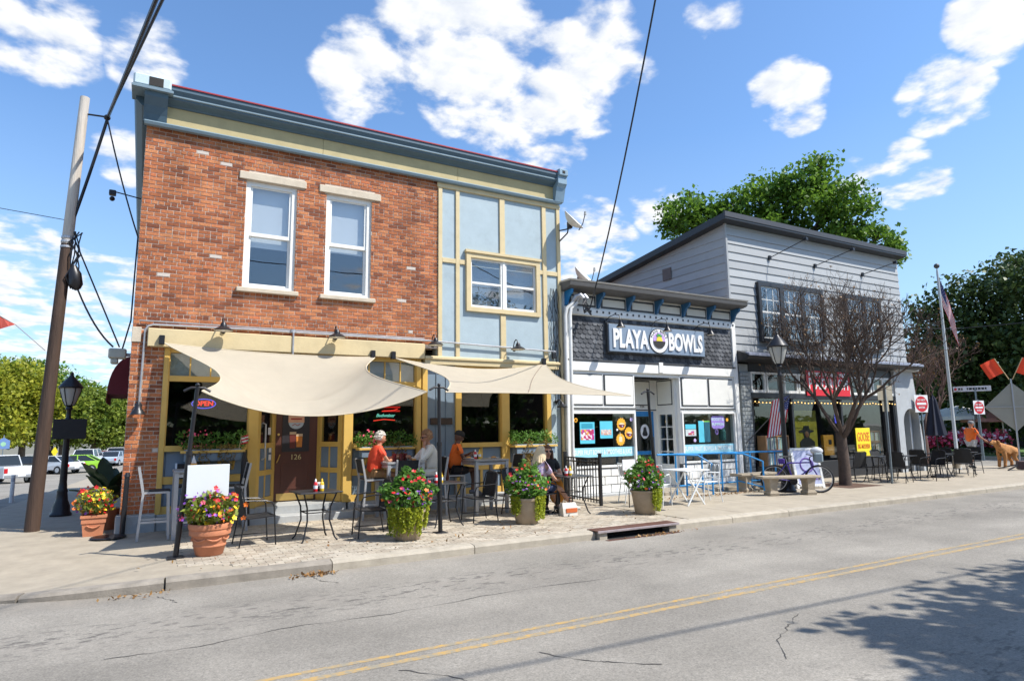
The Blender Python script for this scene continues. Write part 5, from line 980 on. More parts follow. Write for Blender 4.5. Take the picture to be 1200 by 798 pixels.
# ------------------------------------------------------------------ shade sails and their poles
M_SAIL = P('sail_cloth', (.62, .55, .43), .8, var=.05, scale=3, trans=.42, bump=.30, bscale=3.5)
def sail(label, A, B, C, D, bows, sag, pleat=None, seam=None):
    """cloth between corners A-B (wall) and D-C (street) with hollow edges"""
    A, B, C, D = map(Vector, (A, B, C, D)); cen = (A+B+C+D)/4; nu, nv = 40, 26
    def edge(p, q, bow, t, dz): m = (p+q)/2; inn = (cen-m); return p.lerp(q, t)+inn.normalized()*bow*4*t*(1-t)*(.6+.4*4*t*(1-t))+Vector((0, 0, dz*4*t*(1-t)))
    V = []
    for j in range(nv+1):
        v = j/nv
        for i in range(nu+1):
            u = i/nu; c0 = edge(A, B, bows[0][0], u, bows[0][1]); c1 = edge(D, C, bows[1][0], u, bows[1][1]); d0 = edge(A, D, bows[2][0], v, bows[2][1]); d1 = edge(B, C, bows[3][0], v, bows[3][1])
            bil = A.lerp(B, u).lerp(D.lerp(C, u), v); p = c0.lerp(c1, v)+d0.lerp(d1, u)-bil
            p.z -= sag*16*u*(1-u)*v*(1-v)
            if pleat: w = v-(pleat[0]+pleat[1]*4*u*(1-u)); p.z += pleat[2]*math.exp(-(w/.035)**2)*math.sin(math.pi*min(max(u, 0), 1))-pleat[2]*.8*math.exp(-((w-.09)/.05)**2)*math.sin(math.pi*u)
            V.append(tuple(p))
    F = [(j*(nu+1)+i, j*(nu+1)+i+1, (j+1)*(nu+1)+i+1, (j+1)*(nu+1)+i) for j in range(nv) for i in range(nu)]
    t = thing('shade_sail', label, 'awning', tuple(A)); m = MB(); m.v = V; m.f = F; m.m = [0]*len(F); o = m.build('cloth', M_SAIL, t, True)
    hem = MB()
    for idx in ([j*(nu+1) for j in range(nv+1)], [j*(nu+1)+nu for j in range(nv+1)], list(range(nu+1)), [nv*(nu+1)+i for i in range(nu+1)]): hem.tube([V[k] for k in idx], .010, 5)
    hem.build('hem', P('sail_hem', (.55, .47, .34), .8), t)
    if seam: MB().tube([(V[k][0], V[k][1], V[k][2]-.0) for k in [j*(nu+1)+int(nu*(seam[0]+(seam[1]-seam[0])*j/nv)) for j in range(nv+1)]], .013, 5).build('seam', P('seam_brown', (.25, .2, .15), .8), t)
    for p, q in ((A, None), (B, None)): MB().bbox(p.x-.09, p.x-.0, 12.80, 12.90, p.z-.02, p.z+.14, .006).build('wall_fixing', M_STEEL_BLK, t)
    return t
P1T, P2T, P3T = (.60, 9.90, 2.24), (4.22, 9.86, 2.32), (8.80, 9.88, 2.33)
sail('large cream shade sail over the left patio tables', (.21, 12.84, 3.26), (4.06, 12.84, 3.18), (4.05, 9.98, 2.30), (.66, 9.98, 2.25), [(.05, -.05), (.30, -.46), (.55, -.12), (.55, -.02)], .24, (.46, .16, .085))
sail('cream shade sail with dark seam over the right patio tables', (4.50, 12.84, 3.18), (8.26, 12.84, 3.20), (8.45, 9.98, 2.30), (4.40, 9.98, 2.30), [(.25, -.12), (.05, -.0), (.55, -.05), (.45, -.08)], .10, (.5, .1, .02), (.98, .35))
for k, (b, tp, lab) in enumerate((((.45, 9.99, 0), P1T, 'leaning black sail pole behind the blank white board'), ((4.27, 9.90, 0), P2T, 'black sail pole standing between the two sails'), ((9.08, 10.02, 0), P3T, 'black sail pole in front of the white shop doorway'))):
    t = thing('sail_pole', lab, 'pole', b, group='sail poles'); b = Vector(b); tp = Vector(tp); mid = b.lerp(tp, .62)
    MB().tube([b, mid], .036, 12).build('lower_tube', M_STEEL_BLK, t, True); MB().tube([mid, tp+Vector((0, 0, .06))], .028, 12).build('upper_tube', M_STEEL_BLK, t, True); MB().tube([mid-Vector((0, 0, .03)), mid+Vector((0, 0, .03))], .044, 12).build('clamp', M_STEEL_BLK, t, True)
    m = MB(); m.tube([tp+Vector((-.17, 0, .0)), tp+Vector((-.08, 0, .05)), tp+Vector((.08, 0, .05)), tp+Vector((.17, 0, .0))], .018, 8); m.build('cross_arm', M_STEEL_BLK, t, True); MB().ball(tuple(tp+Vector((0, 0, .09))), .03, 8, 6).build('finial', M_STEEL_BLK, t, True); MB().bbox(b.x-.10, b.x+.10, b.y-.10, b.y+.10, .0, .022, .004).build('foot_plate', M_STEEL_BLK, t)
t = thing('sign_board', 'blank white board fixed to the leaning sail pole', 'sign', (.75, 9.88, .78)); MB().bbox(.53, 1.06, 9.885, 9.905, .79, 1.23, .004).build('board', P('board_white', (.66, .69, .69), .35, var=.01), t); MB().bar((.50, 9.93, 1.15), (.60, 9.91, 1.15), .03, .02).build('clip', M_STEEL_BLK, t); MB().bar((.47, 9.95, .85), (.56, 9.91, .85), .03, .02).build('clip', M_STEEL_BLK, t)

# ------------------------------------------------------------------ furniture
def make_bar_chair(root):
    a = M_ALU; w = .21
    for sy in (-1, 1):
        m = MB(); m.bar((.19, sy*w, 0), (.16, sy*w, .74), .035, .03, (0, 1, 0)); lp(m, 'leg', a, root)
        m = MB(); m.bar((-.24, sy*w, 0), (-.19, sy*w, .72), .035, .03, (0, 1, 0)); m.bar((-.19, sy*w, .715), (-.27, sy*w, 1.13), .035, .03, (0, 1, 0)); lp(m, 'leg', a, root)
        m = MB(); m.bar((.18, sy*w, .28), (-.225, sy*w, .28), .025, .03); lp(m, 'side_rail', a, root); m = MB(); m.bar((.16, sy*w, .73), (-.19, sy*w, .73), .03, .03); lp(m, 'seat_rail', a, root)
    for x, z in ((.185, .28), (-.225, .28)): m = MB(); m.bar((x, -w, z), (x, w, z), .028, .022); lp(m, 'footrest', a, root)
    m = MB(); m.bbox(-.19, .19, -w+.015, w-.015, .735, .762, .008); lp(m, 'seat', M_MESHBLK, root)
    m = MB(); m.rings([[(x, y, z) for y in (-w+.012, w-.012) for x, z in (((-.213, .86), (-.225, .86)) if y < 0 else ((-.225, .86), (-.213, .86)))], [(x, y, z) for y in (-w+.012, w-.012) for x, z in (((-.262, 1.12), (-.274, 1.12)) if y < 0 else ((-.274, 1.12), (-.262, 1.12)))]]); lp(m, 'backrest', M_MESHBLK, root)
    return root
def make_tall_table(root):
    for sx in (-1, 1):
        for sy in (-1, 1): m = MB(); m.bar((sx*.34, sy*.34, 0), (sx*.34, sy*.34, 1.02), .06, .06); lp(m, 'leg', M_ALU, root)
    m = MB(); m.bbox(-.38, .38, -.38, .38, 1.02, 1.06, .006); lp(m, 'table_top', P('brushed_top', (.38, .39, .40), .35, .5, var=.1), root)
    m = MB()
    for s in (-1, 1): m.bar((-.31, s*.34, .98), (.31, s*.34, .98), .03, .05); m.bar((s*.34, -.31, .98), (s*.34, .31, .98), .03, .05)
    lp(m, 'apron', M_ALU, root); [lp(MB().bar((-.31, s*.34, .25), (.31, s*.34, .25), .03, .03), 'stretcher', M_ALU, root) for s in (-1, 1)]; return root
def make_armchair(root, metal=None, mesh=None):
    metal = metal or M_STEEL_BLK; mesh = mesh or M_MESHBLK; w = .25; r = .011
    for sy in (-1, 1):
        m = MB(); m.tube([(.24, sy*w, 0), (.21, sy*w, .42), (.20, sy*w, .55), (.17, sy*w, .62), (.08, sy*w, .645), (-.10, sy*w, .655), (-.22, sy*w, .66)], r, 8); lp(m, 'arm', metal, root, True)
        m = MB(); m.tube([(-.27, sy*w*.95, 0), (-.20, sy*w*.95, .40)], r, 8); lp(m, 'leg', metal, root, True); m = MB(); m.tube([(.225, sy*w, .0), (.222, sy*w, .4)], r, 8); 
    m = MB(); m.tube([(-.19, -w*.93, .40), (-.22, -w*.95, .66), (-.27, -w*.9, .84), (-.28, -w*.6, .875), (-.28, w*.6, .875), (-.27, w*.9, .84), (-.22, w*.95, .66), (-.19, w*.93, .40)], r, 8); m.tube([(.22, -w*.98, .42), (-.19, -w*.93, .40), (-.19, w*.93, .40), (.22, w*.98, .42), (.22, -w*.98, .42)], r, 8); m.tube([(.235, -w, .12), (-.25, -w*.95, .12)], .008, 6); m.tube([(.235, w, .12), (-.25, w*.95, .12)], .008, 6); lp(m, 'frame', metal, root, True)
    m = MB(); ns = 8; rs = []
    for i in range(ns+1): x = .21-.40*i/ns; z = .425-.02*math.sin(math.pi*i/ns); rs.append([(x, -w*.93, z), (x, 0, z-.012), (x, w*.93, z), (x, w*.93, z-.008), (x, 0, z-.02), (x, -w*.93, z-.008)])
    m.rings(rs); lp(m, 'seat', mesh, root); m = MB(); rs = []
    for i in range(7): t = i/6; x = -.195-.085*t; z = .43+.43*t; ww = w*(.93-.12*t*t); rs.append([(x, -ww, z), (x-.02, 0, z), (x, ww, z), (x-.007, ww, z), (x-.027, 0, z), (x-.007, -ww, z)])
    m.rings(rs); lp(m, 'backrest', mesh, root); return root
def make_bistro_table(root):
    m = MB(); m.bbox(-.33, .33, -.33, .33, .715, .735, .006); lp(m, 'table_top', P('bistro_top', (.05, .052, .056), .32, .4, var=.2, scale=30), root)
    for sx in (-1, 1):
        for sy in (-1, 1): m = MB(); m.tube([(sx*.27, sy*.27, 0), (sx*.235, sy*.235, .05), (sx*.17, sy*.17, .30), (sx*.18, sy*.18, .5), (sx*.25, sy*.25, .71)], .013, 8); lp(m, 'leg', M_STEEL_BLK, root, True)
    m = MB()
    for a, b in (((-1, -1), (1, -1)), ((1, -1), (1, 1)), ((1, 1), (-1, 1)), ((-1, 1), (-1, -1))): m.tube([(a[0]*.175, a[1]*.175, .42), (b[0]*.175, b[1]*.175, .42)], .010, 6)
    lp(m, 'stretcher', M_STEEL_BLK, root); return root
bar = make_bar_chair(thing('bar_chair', 'x', 'chair')); ub = []; G = 'aluminium bar chairs on the patio'
for x, y, a, lab in ((.22, 11.98, 0, 'aluminium bar chair on the left of the tall table by the brick pier'), (.72, 12.66, -90, 'aluminium bar chair behind the tall table by the brick pier'), (1.36, 12.25, 180, 'aluminium bar chair on the right of the tall table behind the white board'),
        (3.86, 12.25, 0, 'aluminium bar chair under the man with white hair'), (4.18, 11.42, 90, 'empty aluminium bar chair with its back to the street'), (4.98, 12.0, 180, 'aluminium bar chair under the person in the white shirt'),
        (5.58, 12.3, 0, 'aluminium bar chair under the man in the black cap'), (6.72, 11.98, 180, 'empty aluminium bar chair right of the tall table near the fence')):
    place(bar, ub, (x, y, .012), R(a), lab, G)
tt = make_tall_table(thing('tall_table', 'x', 'table')); ut = []; G = 'tall aluminium tables on the patio'
for x, y, lab in ((.82, 12.02, 'tall aluminium table by the brick pier'), (4.36, 12.1, 'tall aluminium table between the man with white hair and the person in white'), (6.08, 11.86, 'tall aluminium table in front of the man in the black cap')): place(tt, ut, (x, y, .012), 0, lab, G)
arm = make_armchair(thing('patio_chair', 'x', 'chair')); ua = []; G = 'black mesh patio armchairs'
for x, y, a, lab in ((1.52, 10.50, 5, 'black mesh armchair left of the nearest bistro table'), (3.22, 10.28, 175, 'black mesh armchair right of the nearest bistro table'), (3.95, 10.62, -5, 'black mesh armchair behind the big flower pot left of the sail pole'), (5.42, 10.78, 180, 'black mesh armchair right of the bistro table beside the sail pole'),
        (6.72, 10.72, 8, 'black armchair under the blonde woman'), (7.30, 11.36, -112, 'black armchair under the woman in black'), (6.55, 11.25, -60, 'empty black armchair behind the blonde woman'),
        (18.3, 11.7, 80, 'black armchair left of the first table beyond the bare tree'), (18.95, 10.75, 10, 'black armchair in front of the tables beyond the signpost'), (19.9, 11.75, -95, 'black armchair behind the tables by the grey arch'), (20.35, 10.55, 170, 'black armchair right of the second table beyond the signpost'), (21.0, 11.2, 5, 'black armchair left of the closed umbrella'), (22.3, 11.3, 185, 'black armchair right of the closed umbrella'), (22.55, 10.75, 20, 'black armchair left of the last table'), (24.1, 11.3, 175, 'black armchair at the right end of the pavement tables')):
    place(arm, ua, (x, y, .012), R(a), lab, G)
bt = make_bistro_table(thing('bistro_table', 'x', 'table')); uq = []; G = 'black bistro tables'
for x, y, a, lab in ((2.38, 10.42, 4, 'black bistro table with red and yellow bottles near the door steps'), (4.66, 10.68, 0, 'black bistro table right of the sail pole between the sails'), (7.36, 10.62, 3, 'black bistro table in front of the woman in black'), (18.75, 11.3, 0, 'black bistro table just beyond the bare tree'), (19.6, 11.05, 5, 'black bistro table in front of the grey arch'), (21.65, 11.05, 0, 'black bistro table holding the closed umbrella'), (23.3, 11.15, 0, 'black bistro table at the right end of the pavement')):
    place(bt, uq, (x, y, .012), R(a), lab, G)
# white metal set by the white shop
M_WMET = P('white_metal', (.72, .74, .74), .4, .1, var=.08, scale=8)
def make_white_chair(root):
    r = .012
    for sy in (-1, 1):
        m = MB(); m.tube([(.23, sy*.22, 0), (.19, sy*.22, .44)], r, 8); lp(m, 'leg', M_WMET, root, True); m = MB(); m.tube([(-.27, sy*.22, 0), (-.19, sy*.22, .44), (-.22, sy*.22, .62), (-.26, sy*.22, .86)], r, 8); lp(m, 'leg', M_WMET, root, True)
        m = MB(); m.tube([(-.21, sy*.22, .64), (.10, sy*.24, .66), (.17, sy*.23, .60), (.19, sy*.22, .44)], r, 8); lp(m, 'arm', M_WMET, root, True)
    m = MB(); m.bbox(-.19, .20, -.215, .215, .435, .452, .006); lp(m, 'seat', M_WMET, root); m = MB(); m.tube([(-.26, -.22, .86), (-.26, .22, .86)], r, 8); m.tube([(-.205, -.22, .52), (-.205, .22, .52)], r, 8)
    lp(m, 'back_rail', M_WMET, root)
    for k in range(3):
        y = -.14+.14*k; m = MB(); pts = [(-.232+.0*i, y+.055*math.cos(2*math.pi*i/14), .69+.13*math.sin(2*math.pi*i/14)) for i in range(14)]
        m.rings([[(p[0]-(p[2]-.69)*.16+o, p[1], p[2]) for p in pts] for o in (0, .012)]); lp(m, 'leaf_splat', P('leaf_splat_grey', (.25, .26, .27), .4, .3), root)
    return root
wc = make_white_chair(thing('white_chair', 'x', 'chair')); uw = []
for x, y, a, lab in ((9.55, 11.35, -20, 'white metal chair left of the right-hand planter'), (9.55, 10.55, 25, 'white metal chair tucked behind the right-hand planter'), (10.98, 10.55, 170, 'white metal chair right of the white table')): place(wc, uw, (x, y, .012), R(a), lab, 'white metal chairs by the white shop')
t = thing('white_table', 'white metal table by the white shop handrail', 'table', (10.3, 10.45, .012)); m = MB(); m.bbox(-.36, .36, -.36, .36, .715, .74, .008); lp(m, 'table_top', M_WMET, t)
for s in (-1, 1):
    m = MB(); m.bar((-.26, s*.28, 0), (.26, s*.28, .71), .03, .02, (0, 1, 0)); lp(m, 'leg', M_WMET, t); m = MB(); m.bar((.26, s*.25, 0), (-.26, s*.25, .71), .03, .02, (0, 1, 0)); lp(m, 'leg', M_WMET, t)
# condiments on the tables
M_RED = P('ketchup_red', (.55, .01, .012), .3, var=.03, coat=.3); M_MUST = P('mustard_yellow', (.75, .48, .02), .3, var=.03, coat=.3)
def bottle(x, y, z, mat, label, cat='bottle', grp='squeeze bottles on the tables'):
    t = thing('squeeze_bottle', label, cat, (x, y, z), group=grp); m = MB(); m.lathe([(.03, 0), (.033, .01), (.033, .10), (.026, .13), (.014, .145)], 12); lp(m, 'body', mat, t, True); m = MB(); m.lathe([(.016, .145), (.016, .165), (.006, .19)], 10); lp(m, 'cap', M_WHITEPRINT if mat is M_RED else mat, t, True); m = MB(); m.lathe([(.0335, .04), (.0335, .09)], 12, cap=False); lp(m, 'label_band', M_WHITEPRINT, t, True)
TZ = .749
for (x, y, z, nm) in ((2.40, 10.32, TZ, 'the nearest bistro table'), (4.55, 10.62, TZ, 'the bistro table by the sail pole'), (7.30, 10.60, TZ, 'the table of the woman in black'), (5.98, 11.95, 1.074, 'the tall table of the man in the cap')):
    bottle(x-.05, y, z, M_RED, 'red ketchup bottle on '+nm); bottle(x+.05, y+.01, z, M_MUST, 'yellow mustard bottle on '+nm)
    t = thing('napkin_caddy', 'small dark caddy beside the bottles on '+nm, 'caddy', (x+.01, y+.08, z)); m = MB(); m.bbox(-.07, .07, -.03, .03, 0, .07, .004); lp(m, 'tray', M_STEEL_BLK, t); m = MB(); m.box(-.055, .055, -.02, .02, .071, .13); lp(m, 'napkins', M_WHITEPRINT, t)
for x, y, lab in ((4.24, 12.08, 'dark red soda cup left on the tall table'), (4.36, 12.02, 'dark red soda cup in the middle of the tall table'), (4.47, 12.1, 'dark red soda cup right on the tall table')):
    t = thing('cup', lab, 'cup', (x, y, 1.074), group='dark red cups on the tall table'); m = MB(); m.lathe([(.032, 0), (.042, .15), (.038, .152), (.03, .13)], 14); lp(m, 'body', P('cup_maroon', (.10, .008, .012), .25, var=.05), t, True); m = MB(); m.tube([(.0, 0, .1), (.02, 0, .22)], .004, 6); lp(m, 'straw', M_BLACKPRINT, t)
for x, y, z, lab in ((4.62, 12.02, 1.074, 'white plate on the tall table of the couple'), (6.25, 11.75, 1.074, 'white plate on the tall table of the man in the cap'), (5.78, 11.95, 1.074, 'white plate of food by the man in the cap')):
    t = thing('plate', lab, 'plate', (x, y, z)); m = MB(); m.lathe([(.06, 0), (.11, .014), (.115, .02), (.10, .017), (.05, .008)], 20); lp(m, 'dish', M_WHITEPRINT, t, True); m = MB(); m.ball((0, 0, .025), (.06, .05, .025), 10, 6); lp(m, 'food', P('food_brown', (.45, .22, .06), .7, var=.3, scale=40), t, True)
t = thing('napkin_caddy', 'orange and red caddy on the tall table by the brick pier', 'caddy', (.72, 11.9, 1.074)); m = MB(); m.bbox(-.05, .05, -.05, .05, 0, .10, .005); lp(m, 'tray', P('caddy_orange', (.7, .3, .03), .5), t); m = MB(); m.prism([(-.03, .1), (.05, .1), (0, .24)], 'y', -.004, .004); lp(m, 'menu_card', M_WHITEPRINT, t)

# ------------------------------------------------------------------ plants in pots and boxes
L_GREEN = leaf_mat('leaf_green', (.06, .16, .025), (.19, .36, .07), .4); L_DARK = leaf_mat('leaf_dark', (.02, .05, .015), (.06, .12, .03), .25); L_LIME = leaf_mat('leaf_lime', (.22, .30, .02), (.45, .48, .04), .4); L_YEL = leaf_mat('leaf_yellowish', (.12, .20, .03), (.34, .38, .07), .35); L_BROWN = leaf_mat('leaf_bronze', (.16, .10, .03), (.34, .25, .08), .3)
FLOW = {'red': P('petal_red', (.62, .012, .02), .5, var=.2, scale=30, irand=.2), 'yellow': P('petal_yellow', (.80, .58, .02), .5, var=.15, irand=.15), 'purple': P('petal_purple', (.22, .06, .38), .5, var=.2, irand=.25), 'orange': P('petal_orange', (.75, .17, .02), .5, var=.15, irand=.2), 'pink': P('petal_pink', (.70, .07, .15), .5, var=.2, irand=.25), 'white': P('petal_white', (.75, .68, .7), .5)}
def flowers_mesh(pts, size, rng):
    """little five-petalled heads: crossed discs of petals"""
    V = []; F = []; n = 0
    for p in pts:
        nrm = Vector((rng.normal(), rng.normal()-.6, rng.normal()*.6+.7)).normalized(); u = nrm.orthogonal().normalized(); w = nrm.cross(u); s = size*rng.uniform(.7, 1.25)
        for k in range(5):
            a = 2*math.pi*k/5+rng.uniform(0, .4); d = u*math.cos(a)+w*math.sin(a); e = nrm.cross(d); c = Vector(p)
            for q in (c, c+d*s*.6+e*s*.38+nrm*s*.18, c+d*s+nrm*s*.30, c+d*s*.6-e*s*.38+nrm*s*.18): V.append(tuple(q))
            F.append((n, n+1, n+2, n+3)); n += 4
    return np.array(V), np.array(F)
def pot_plant(name, label, loc, pot, potmat, blobs, leafmat, n, size, flw, trail=None, seed=0, group=None, fs=.04):
    rng = np.random.default_rng(seed); t = thing(name, label, 'planter', loc, group=group)
    pot(t, potmat)
    if pot is pot_tall: t.scale = (.97, .97, .80)
    elif pot is pot_square: t.scale = (.8, .8, .82)
    C = np.concatenate([ball_pts(int(n*b[2]), b[0], b[1], rng, .3) for b in blobs]); C = C[C[:, 2] > .28]
    V, F = leaves(C, size, .55, .5, .7, rng); mesh_np('foliage', V, F, leafmat, t, kind='stuff')
    for col, cnt, (c, r) in flw:
        d = rng.normal(size=(cnt, 3)); d[:, 1] -= .3; d[:, 2] += .25; d /= np.linalg.norm(d, axis=1)[:, None]; p = np.asarray(c)+d*np.asarray(r)*rng.uniform(.88, 1.1, cnt)[:, None]; V, F = flowers_mesh(p, fs if col != 'purple' else fs*.65, rng); mesh_np(col+'_flowers', V, F, FLOW[col], t, kind='stuff')
    if trail:
        Cs = []
        for (a0, a1, R0, z0, z1, k) in trail:
            for i in range(k):
                a = R(rng.uniform(a0, a1)); le = rng.uniform(.5, 1.)*(z0-z1); rr_ = R0*rng.uniform(.92, 1.12)
                for q in range(int(le/.018)): f = q*.018/le; Cs.append((rr_*math.cos(a)*(1-.1*f)+rng.normal()*.012, rr_*math.sin(a)*(1-.1*f)+rng.normal()*.012, z0-le*f))
        V, F = leaves(np.array(Cs), .05, .5, .1, .4, rng, 1.2); mesh_np('trailing_vine', V, F, L_LIME, t, kind='stuff')
    return t
M_TERRA = P('terracotta', (.52, .20, .10), .8, var=.15, scale=7, bump=.2, bscale=50, dirt=.3); M_TANPOT = P('tan_pot', (.36, .28, .19), .75, var=.15, scale=6, bump=.25, bscale=40, dirt=.3); M_SOIL = P('soil', (.05, .035, .025), .95, var=.3, scale=30)
def pot_round(t, mat):
    m = MB(); m.lathe([(.165, 0), (.175, .01), (.205, .12), (.212, .125), (.212, .145), (.207, .15), (.235, .27), (.262, .275), (.268, .31), (.262, .35), (.275, .355), (.285, .40), (.275, .425), (.25, .425), (.24, .38)], 28); lp(m, 'pot', mat, t, True)
    for k in range(7): m = MB(); a0 = 2*math.pi*k/7; m.tube([(.232*math.cos(a0+q*.1), .232*math.sin(a0+q*.1), .235-.03*math.sin(math.pi*q/8)) for q in range(9)], .012, 6); lp(m, 'garland', mat, t, True)
    m = MB(); m.lathe([(.24, .37), (.01, .39)], 20); lp(m, 'soil', M_SOIL, t)
def pot_square(t, mat):
    m = MB(); m.rings([[(sx*w, sy*w, z) for sx, sy in ((-1, -1), (1, -1), (1, 1), (-1, 1))] for w, z in ((.17, 0), (.20, .25), (.215, .26), (.215, .36), (.235, .365), (.235, .42), (.20, .42), (.195, .36))]); lp(m, 'pot', mat, t); m = MB(); m.box(-.19, .19, -.19, .19, .34, .365); lp(m, 'soil', M_SOIL, t)
    m = MB(); m.tube([(-.12+.24*q/8, -.212-.0, .22-.05*math.sin(math.pi*q/8)) for q in range(9)], .014, 6); lp(m, 'garland', mat, t, True)
def pot_tall(t, mat):
    m = MB(); m.lathe([(.19, 0), (.20, .01), (.265, .50), (.285, .51), (.29, .56), (.27, .565), (.255, .50)], 24); lp(m, 'pot', mat, t, True); m = MB(); m.lathe([(.255, .49), (.01, .52)], 20); lp(m, 'soil', M_SOIL, t)
pot_plant('flower_pot', 'round terracotta pot with purple and yellow flowers in front of the white board', (.86, 9.98, .012), pot_round, M_TERRA, [((0, 0, .62), (.36, .34, .24), 1.)], L_YEL, 1100, .075, [('purple', 70, ((-.08, -.05, .62), (.38, .34, .25))), ('yellow', 45, ((.05, 0, .6), (.36, .34, .24))), ('red', 30, ((.02, 0, .66), (.33, .32, .26))), ('pink', 22, ((-.05, 0, .64), (.35, .32, .24))), ('orange', 24, ((.12, 0, .6), (.32, .33, .24)))], seed=1, fs=.035)
pot_plant('flower_pot', 'square terracotta pot of mixed flowers at the building corner', (-.66, 13.05, 0), pot_square, M_TERRA, [((0, 0, .68), (.36, .34, .28), 1.)], L_YEL, 900, .075, [('red', 40, ((0, 0, .7), (.36, .34, .28))), ('yellow', 45, ((.05, 0, .66), (.36, .34, .28))), ('orange', 30, ((-.05, 0, .68), (.36, .34, .28))), ('purple', 30, ((0, 0, .66), (.36, .34, .26)))], seed=2, fs=.042)
big = lambda: [((0, 0, .78), (.40, .38, .30), .7), ((.02, 0, 1.02), (.26, .26, .24), .3), ((-.05, 0, 1.22), (.10, .10, .18), .06), ((-.34, 0, .95), (.14, .14, .12), .05), ((.36, -.05, .9), (.14, .12, .12), .05), ((.2, 0, 1.2), (.08, .08, .14), .03)]
fl = [('red', 34, ((0, 0, .92), (.38, .36, .34))), ('purple', 45, ((0, -.02, .78), (.42, .38, .26))), ('orange', 12, ((0, 0, .75), (.38, .36, .28))), ('pink', 6, ((0, 0, .8), (.4, .36, .28)))]
pot_plant('flower_pot', 'tan pot of red flowers with lime vines just left of the sail pole', (3.60, 9.62, .012), pot_tall, M_TANPOT, big(), L_GREEN, 1500, .085, fl, [(180, 300, .31, .62, .06, 70), (-30, 40, .30, .62, .15, 26)], 3, 'tan pots with lime vines', .038)
pot_plant('flower_pot', 'tan pot of red flowers beside the blonde woman', (5.96, 9.98, .012), pot_tall, M_TANPOT, big(), L_GREEN, 1500, .08, fl, [(-90, 20, .31, .60, .06, 60), (170, 215, .30, .60, .16, 30)], 4, 'tan pots with lime vines', .036)
pot_plant('flower_pot', 'tan pot of red flowers in front of the white shop', (8.52, 9.78, .012), pot_tall, M_TANPOT, big(), L_GREEN, 1400, .08, fl, [(-100, -10, .31, .60, .05, 60)], 5, 'tan pots with lime vines', .036)
# dark canna plant in the shade behind the corner pot
t = thing('canna_plant', 'dark broad leaved plant in the shade behind the corner pot', 'plant', (-.52, 13.75, 0)); rr = random.Random(4)
for k in range(16):
    a = rr.uniform(0, 6.28); h = rr.uniform(.9, 1.65); ln = rr.uniform(.4, .7); b0 = Vector((.05*math.cos(a), .05*math.sin(a), h*.45)); m = MB(); rs = []
    for i in range(7):
        f = i/6; w = .13*math.sin(math.pi*min(f*.9+.08, 1)); c = b0+Vector((math.cos(a)*ln*f*.8, math.sin(a)*ln*f*.8, h*.55*f-.25*f*f)); s = Vector((-math.sin(a), math.cos(a), 0)); rs.append([c-s*w, c+Vector((0, 0, -.02)), c+s*w, c+Vector((0, 0, -.026))])
    m.rings(rs); lp(m, 'leaf', P('canna_leaf', (.022, .05, .022), .4, var=.3, scale=8), t, True)
m = MB()
for k in range(5): m.tube([(rr.uniform(-.06, .06), rr.uniform(-.06, .06), 0), (rr.uniform(-.08, .08), rr.uniform(-.08, .08), .8)], .014, 6)
lp(m, 'stem', L_DARK, t); m = MB(); m.lathe([(.16, 0), (.22, .36), (.2, .36)], 16); lp(m, 'pot', M_TERRA, t, True)
m = MB(); m.lathe([(.24, 0), (.26, .02), (.24, .035), (.05, .045)], 24, (-.42, 12.48, .005)); o = m.build('sandbag_base', M_STEEL_BLK, at=(-.42, 12.48, 0)); o.name = 'umbrella_base'; tag(o, 'flat black round base on the pavement by the corner pot', 'base')
# window boxes
def window_box(label, x0, x1, z, seed, fl=True):
    t = thing('window_box', label, 'planter', ((x0+x1)/2, 12.83, z), group='plant boxes under the shop windows'); w = (x1-x0)/2; rng = np.random.default_rng(seed)
    m = MB(); m.bbox(-w, w, -.12, .11, -.19, .02, .008); lp(m, 'box', M_SLATEPANEL, t)
    for s in (-1, 1): m = MB(); m.rings([[(s*w*.75+o, p[0], p[1]) for p in ((.11, -.19), (-.10, -.195), (.11, -.36))] for o in (-.02, .02)]); lp(m, 'bracket', M_OCHRE, t)
    m = MB(); m.bbox(-w-.06, w+.06, -.15, .12, -.045, -.0, .006); lp(m, 'ledge', M_OCHRE, t)
    C = np.concatenate([ball_pts(110, (xx, 0, .10+rng.uniform(0, .12)), (.15, .14, .18), rng, .2) for xx in np.linspace(-w, w, int(w*12))]); V, F = leaves(C, .075, .4, .6, .4, rng); mesh_np('foliage', V, F, L_GREEN, t, kind='stuff')
    C = np.concatenate([ball_pts(230, (xx, -.1, -.12), (.17, .10, .26), rng, .1) for xx in (-w*.4, w*.45)]); V, F = leaves(C, .06, .4, .2, .4, rng, .8); mesh_np('bronze_foliage', V, F, L_BROWN, t, kind='stuff')
    if fl: p = ball_pts(40, (-w*.6, -.02, .18), (.3, .14, .2), rng, .6); V, F = flowers_mesh(p, .025, rng); mesh_np('pink_flowers', V, F, FLOW['pink'], t, kind='stuff'); 
window_box('plant box with bronze trailing leaves under the left window', .62, 1.55, 1.36, 21); window_box('plant box with pink flowers and bronze leaves behind the couple', 3.78, 4.85, 1.33, 22); window_box('full plant box with bronze leaves under the rightmost patio window', 7.36, 8.4, 1.30, 23, False)
t = thing('small_flag', 'small flag stuck in the left window box', 'flag', (1.5, 12.75, 1.36)); MB().tube([(1.5, 12.75, 1.3), (1.54, 12.73, 1.62)], .005, 5).build('stick', M_TAN, t); m = MB()
for k in range(5): m.mi = k % 2; m.quad((1.54+.0, 12.73, 1.60-.03*k), (1.66, 12.73+.02, 1.63-.03*k), (1.66, 12.73+.02, 1.60-.03*k), (1.535, 12.73, 1.57-.03*k))
m.build('cloth', [P('flag_red', (.5, .02, .04), .7), P('flag_white', (.72, .72, .72), .7)], t)
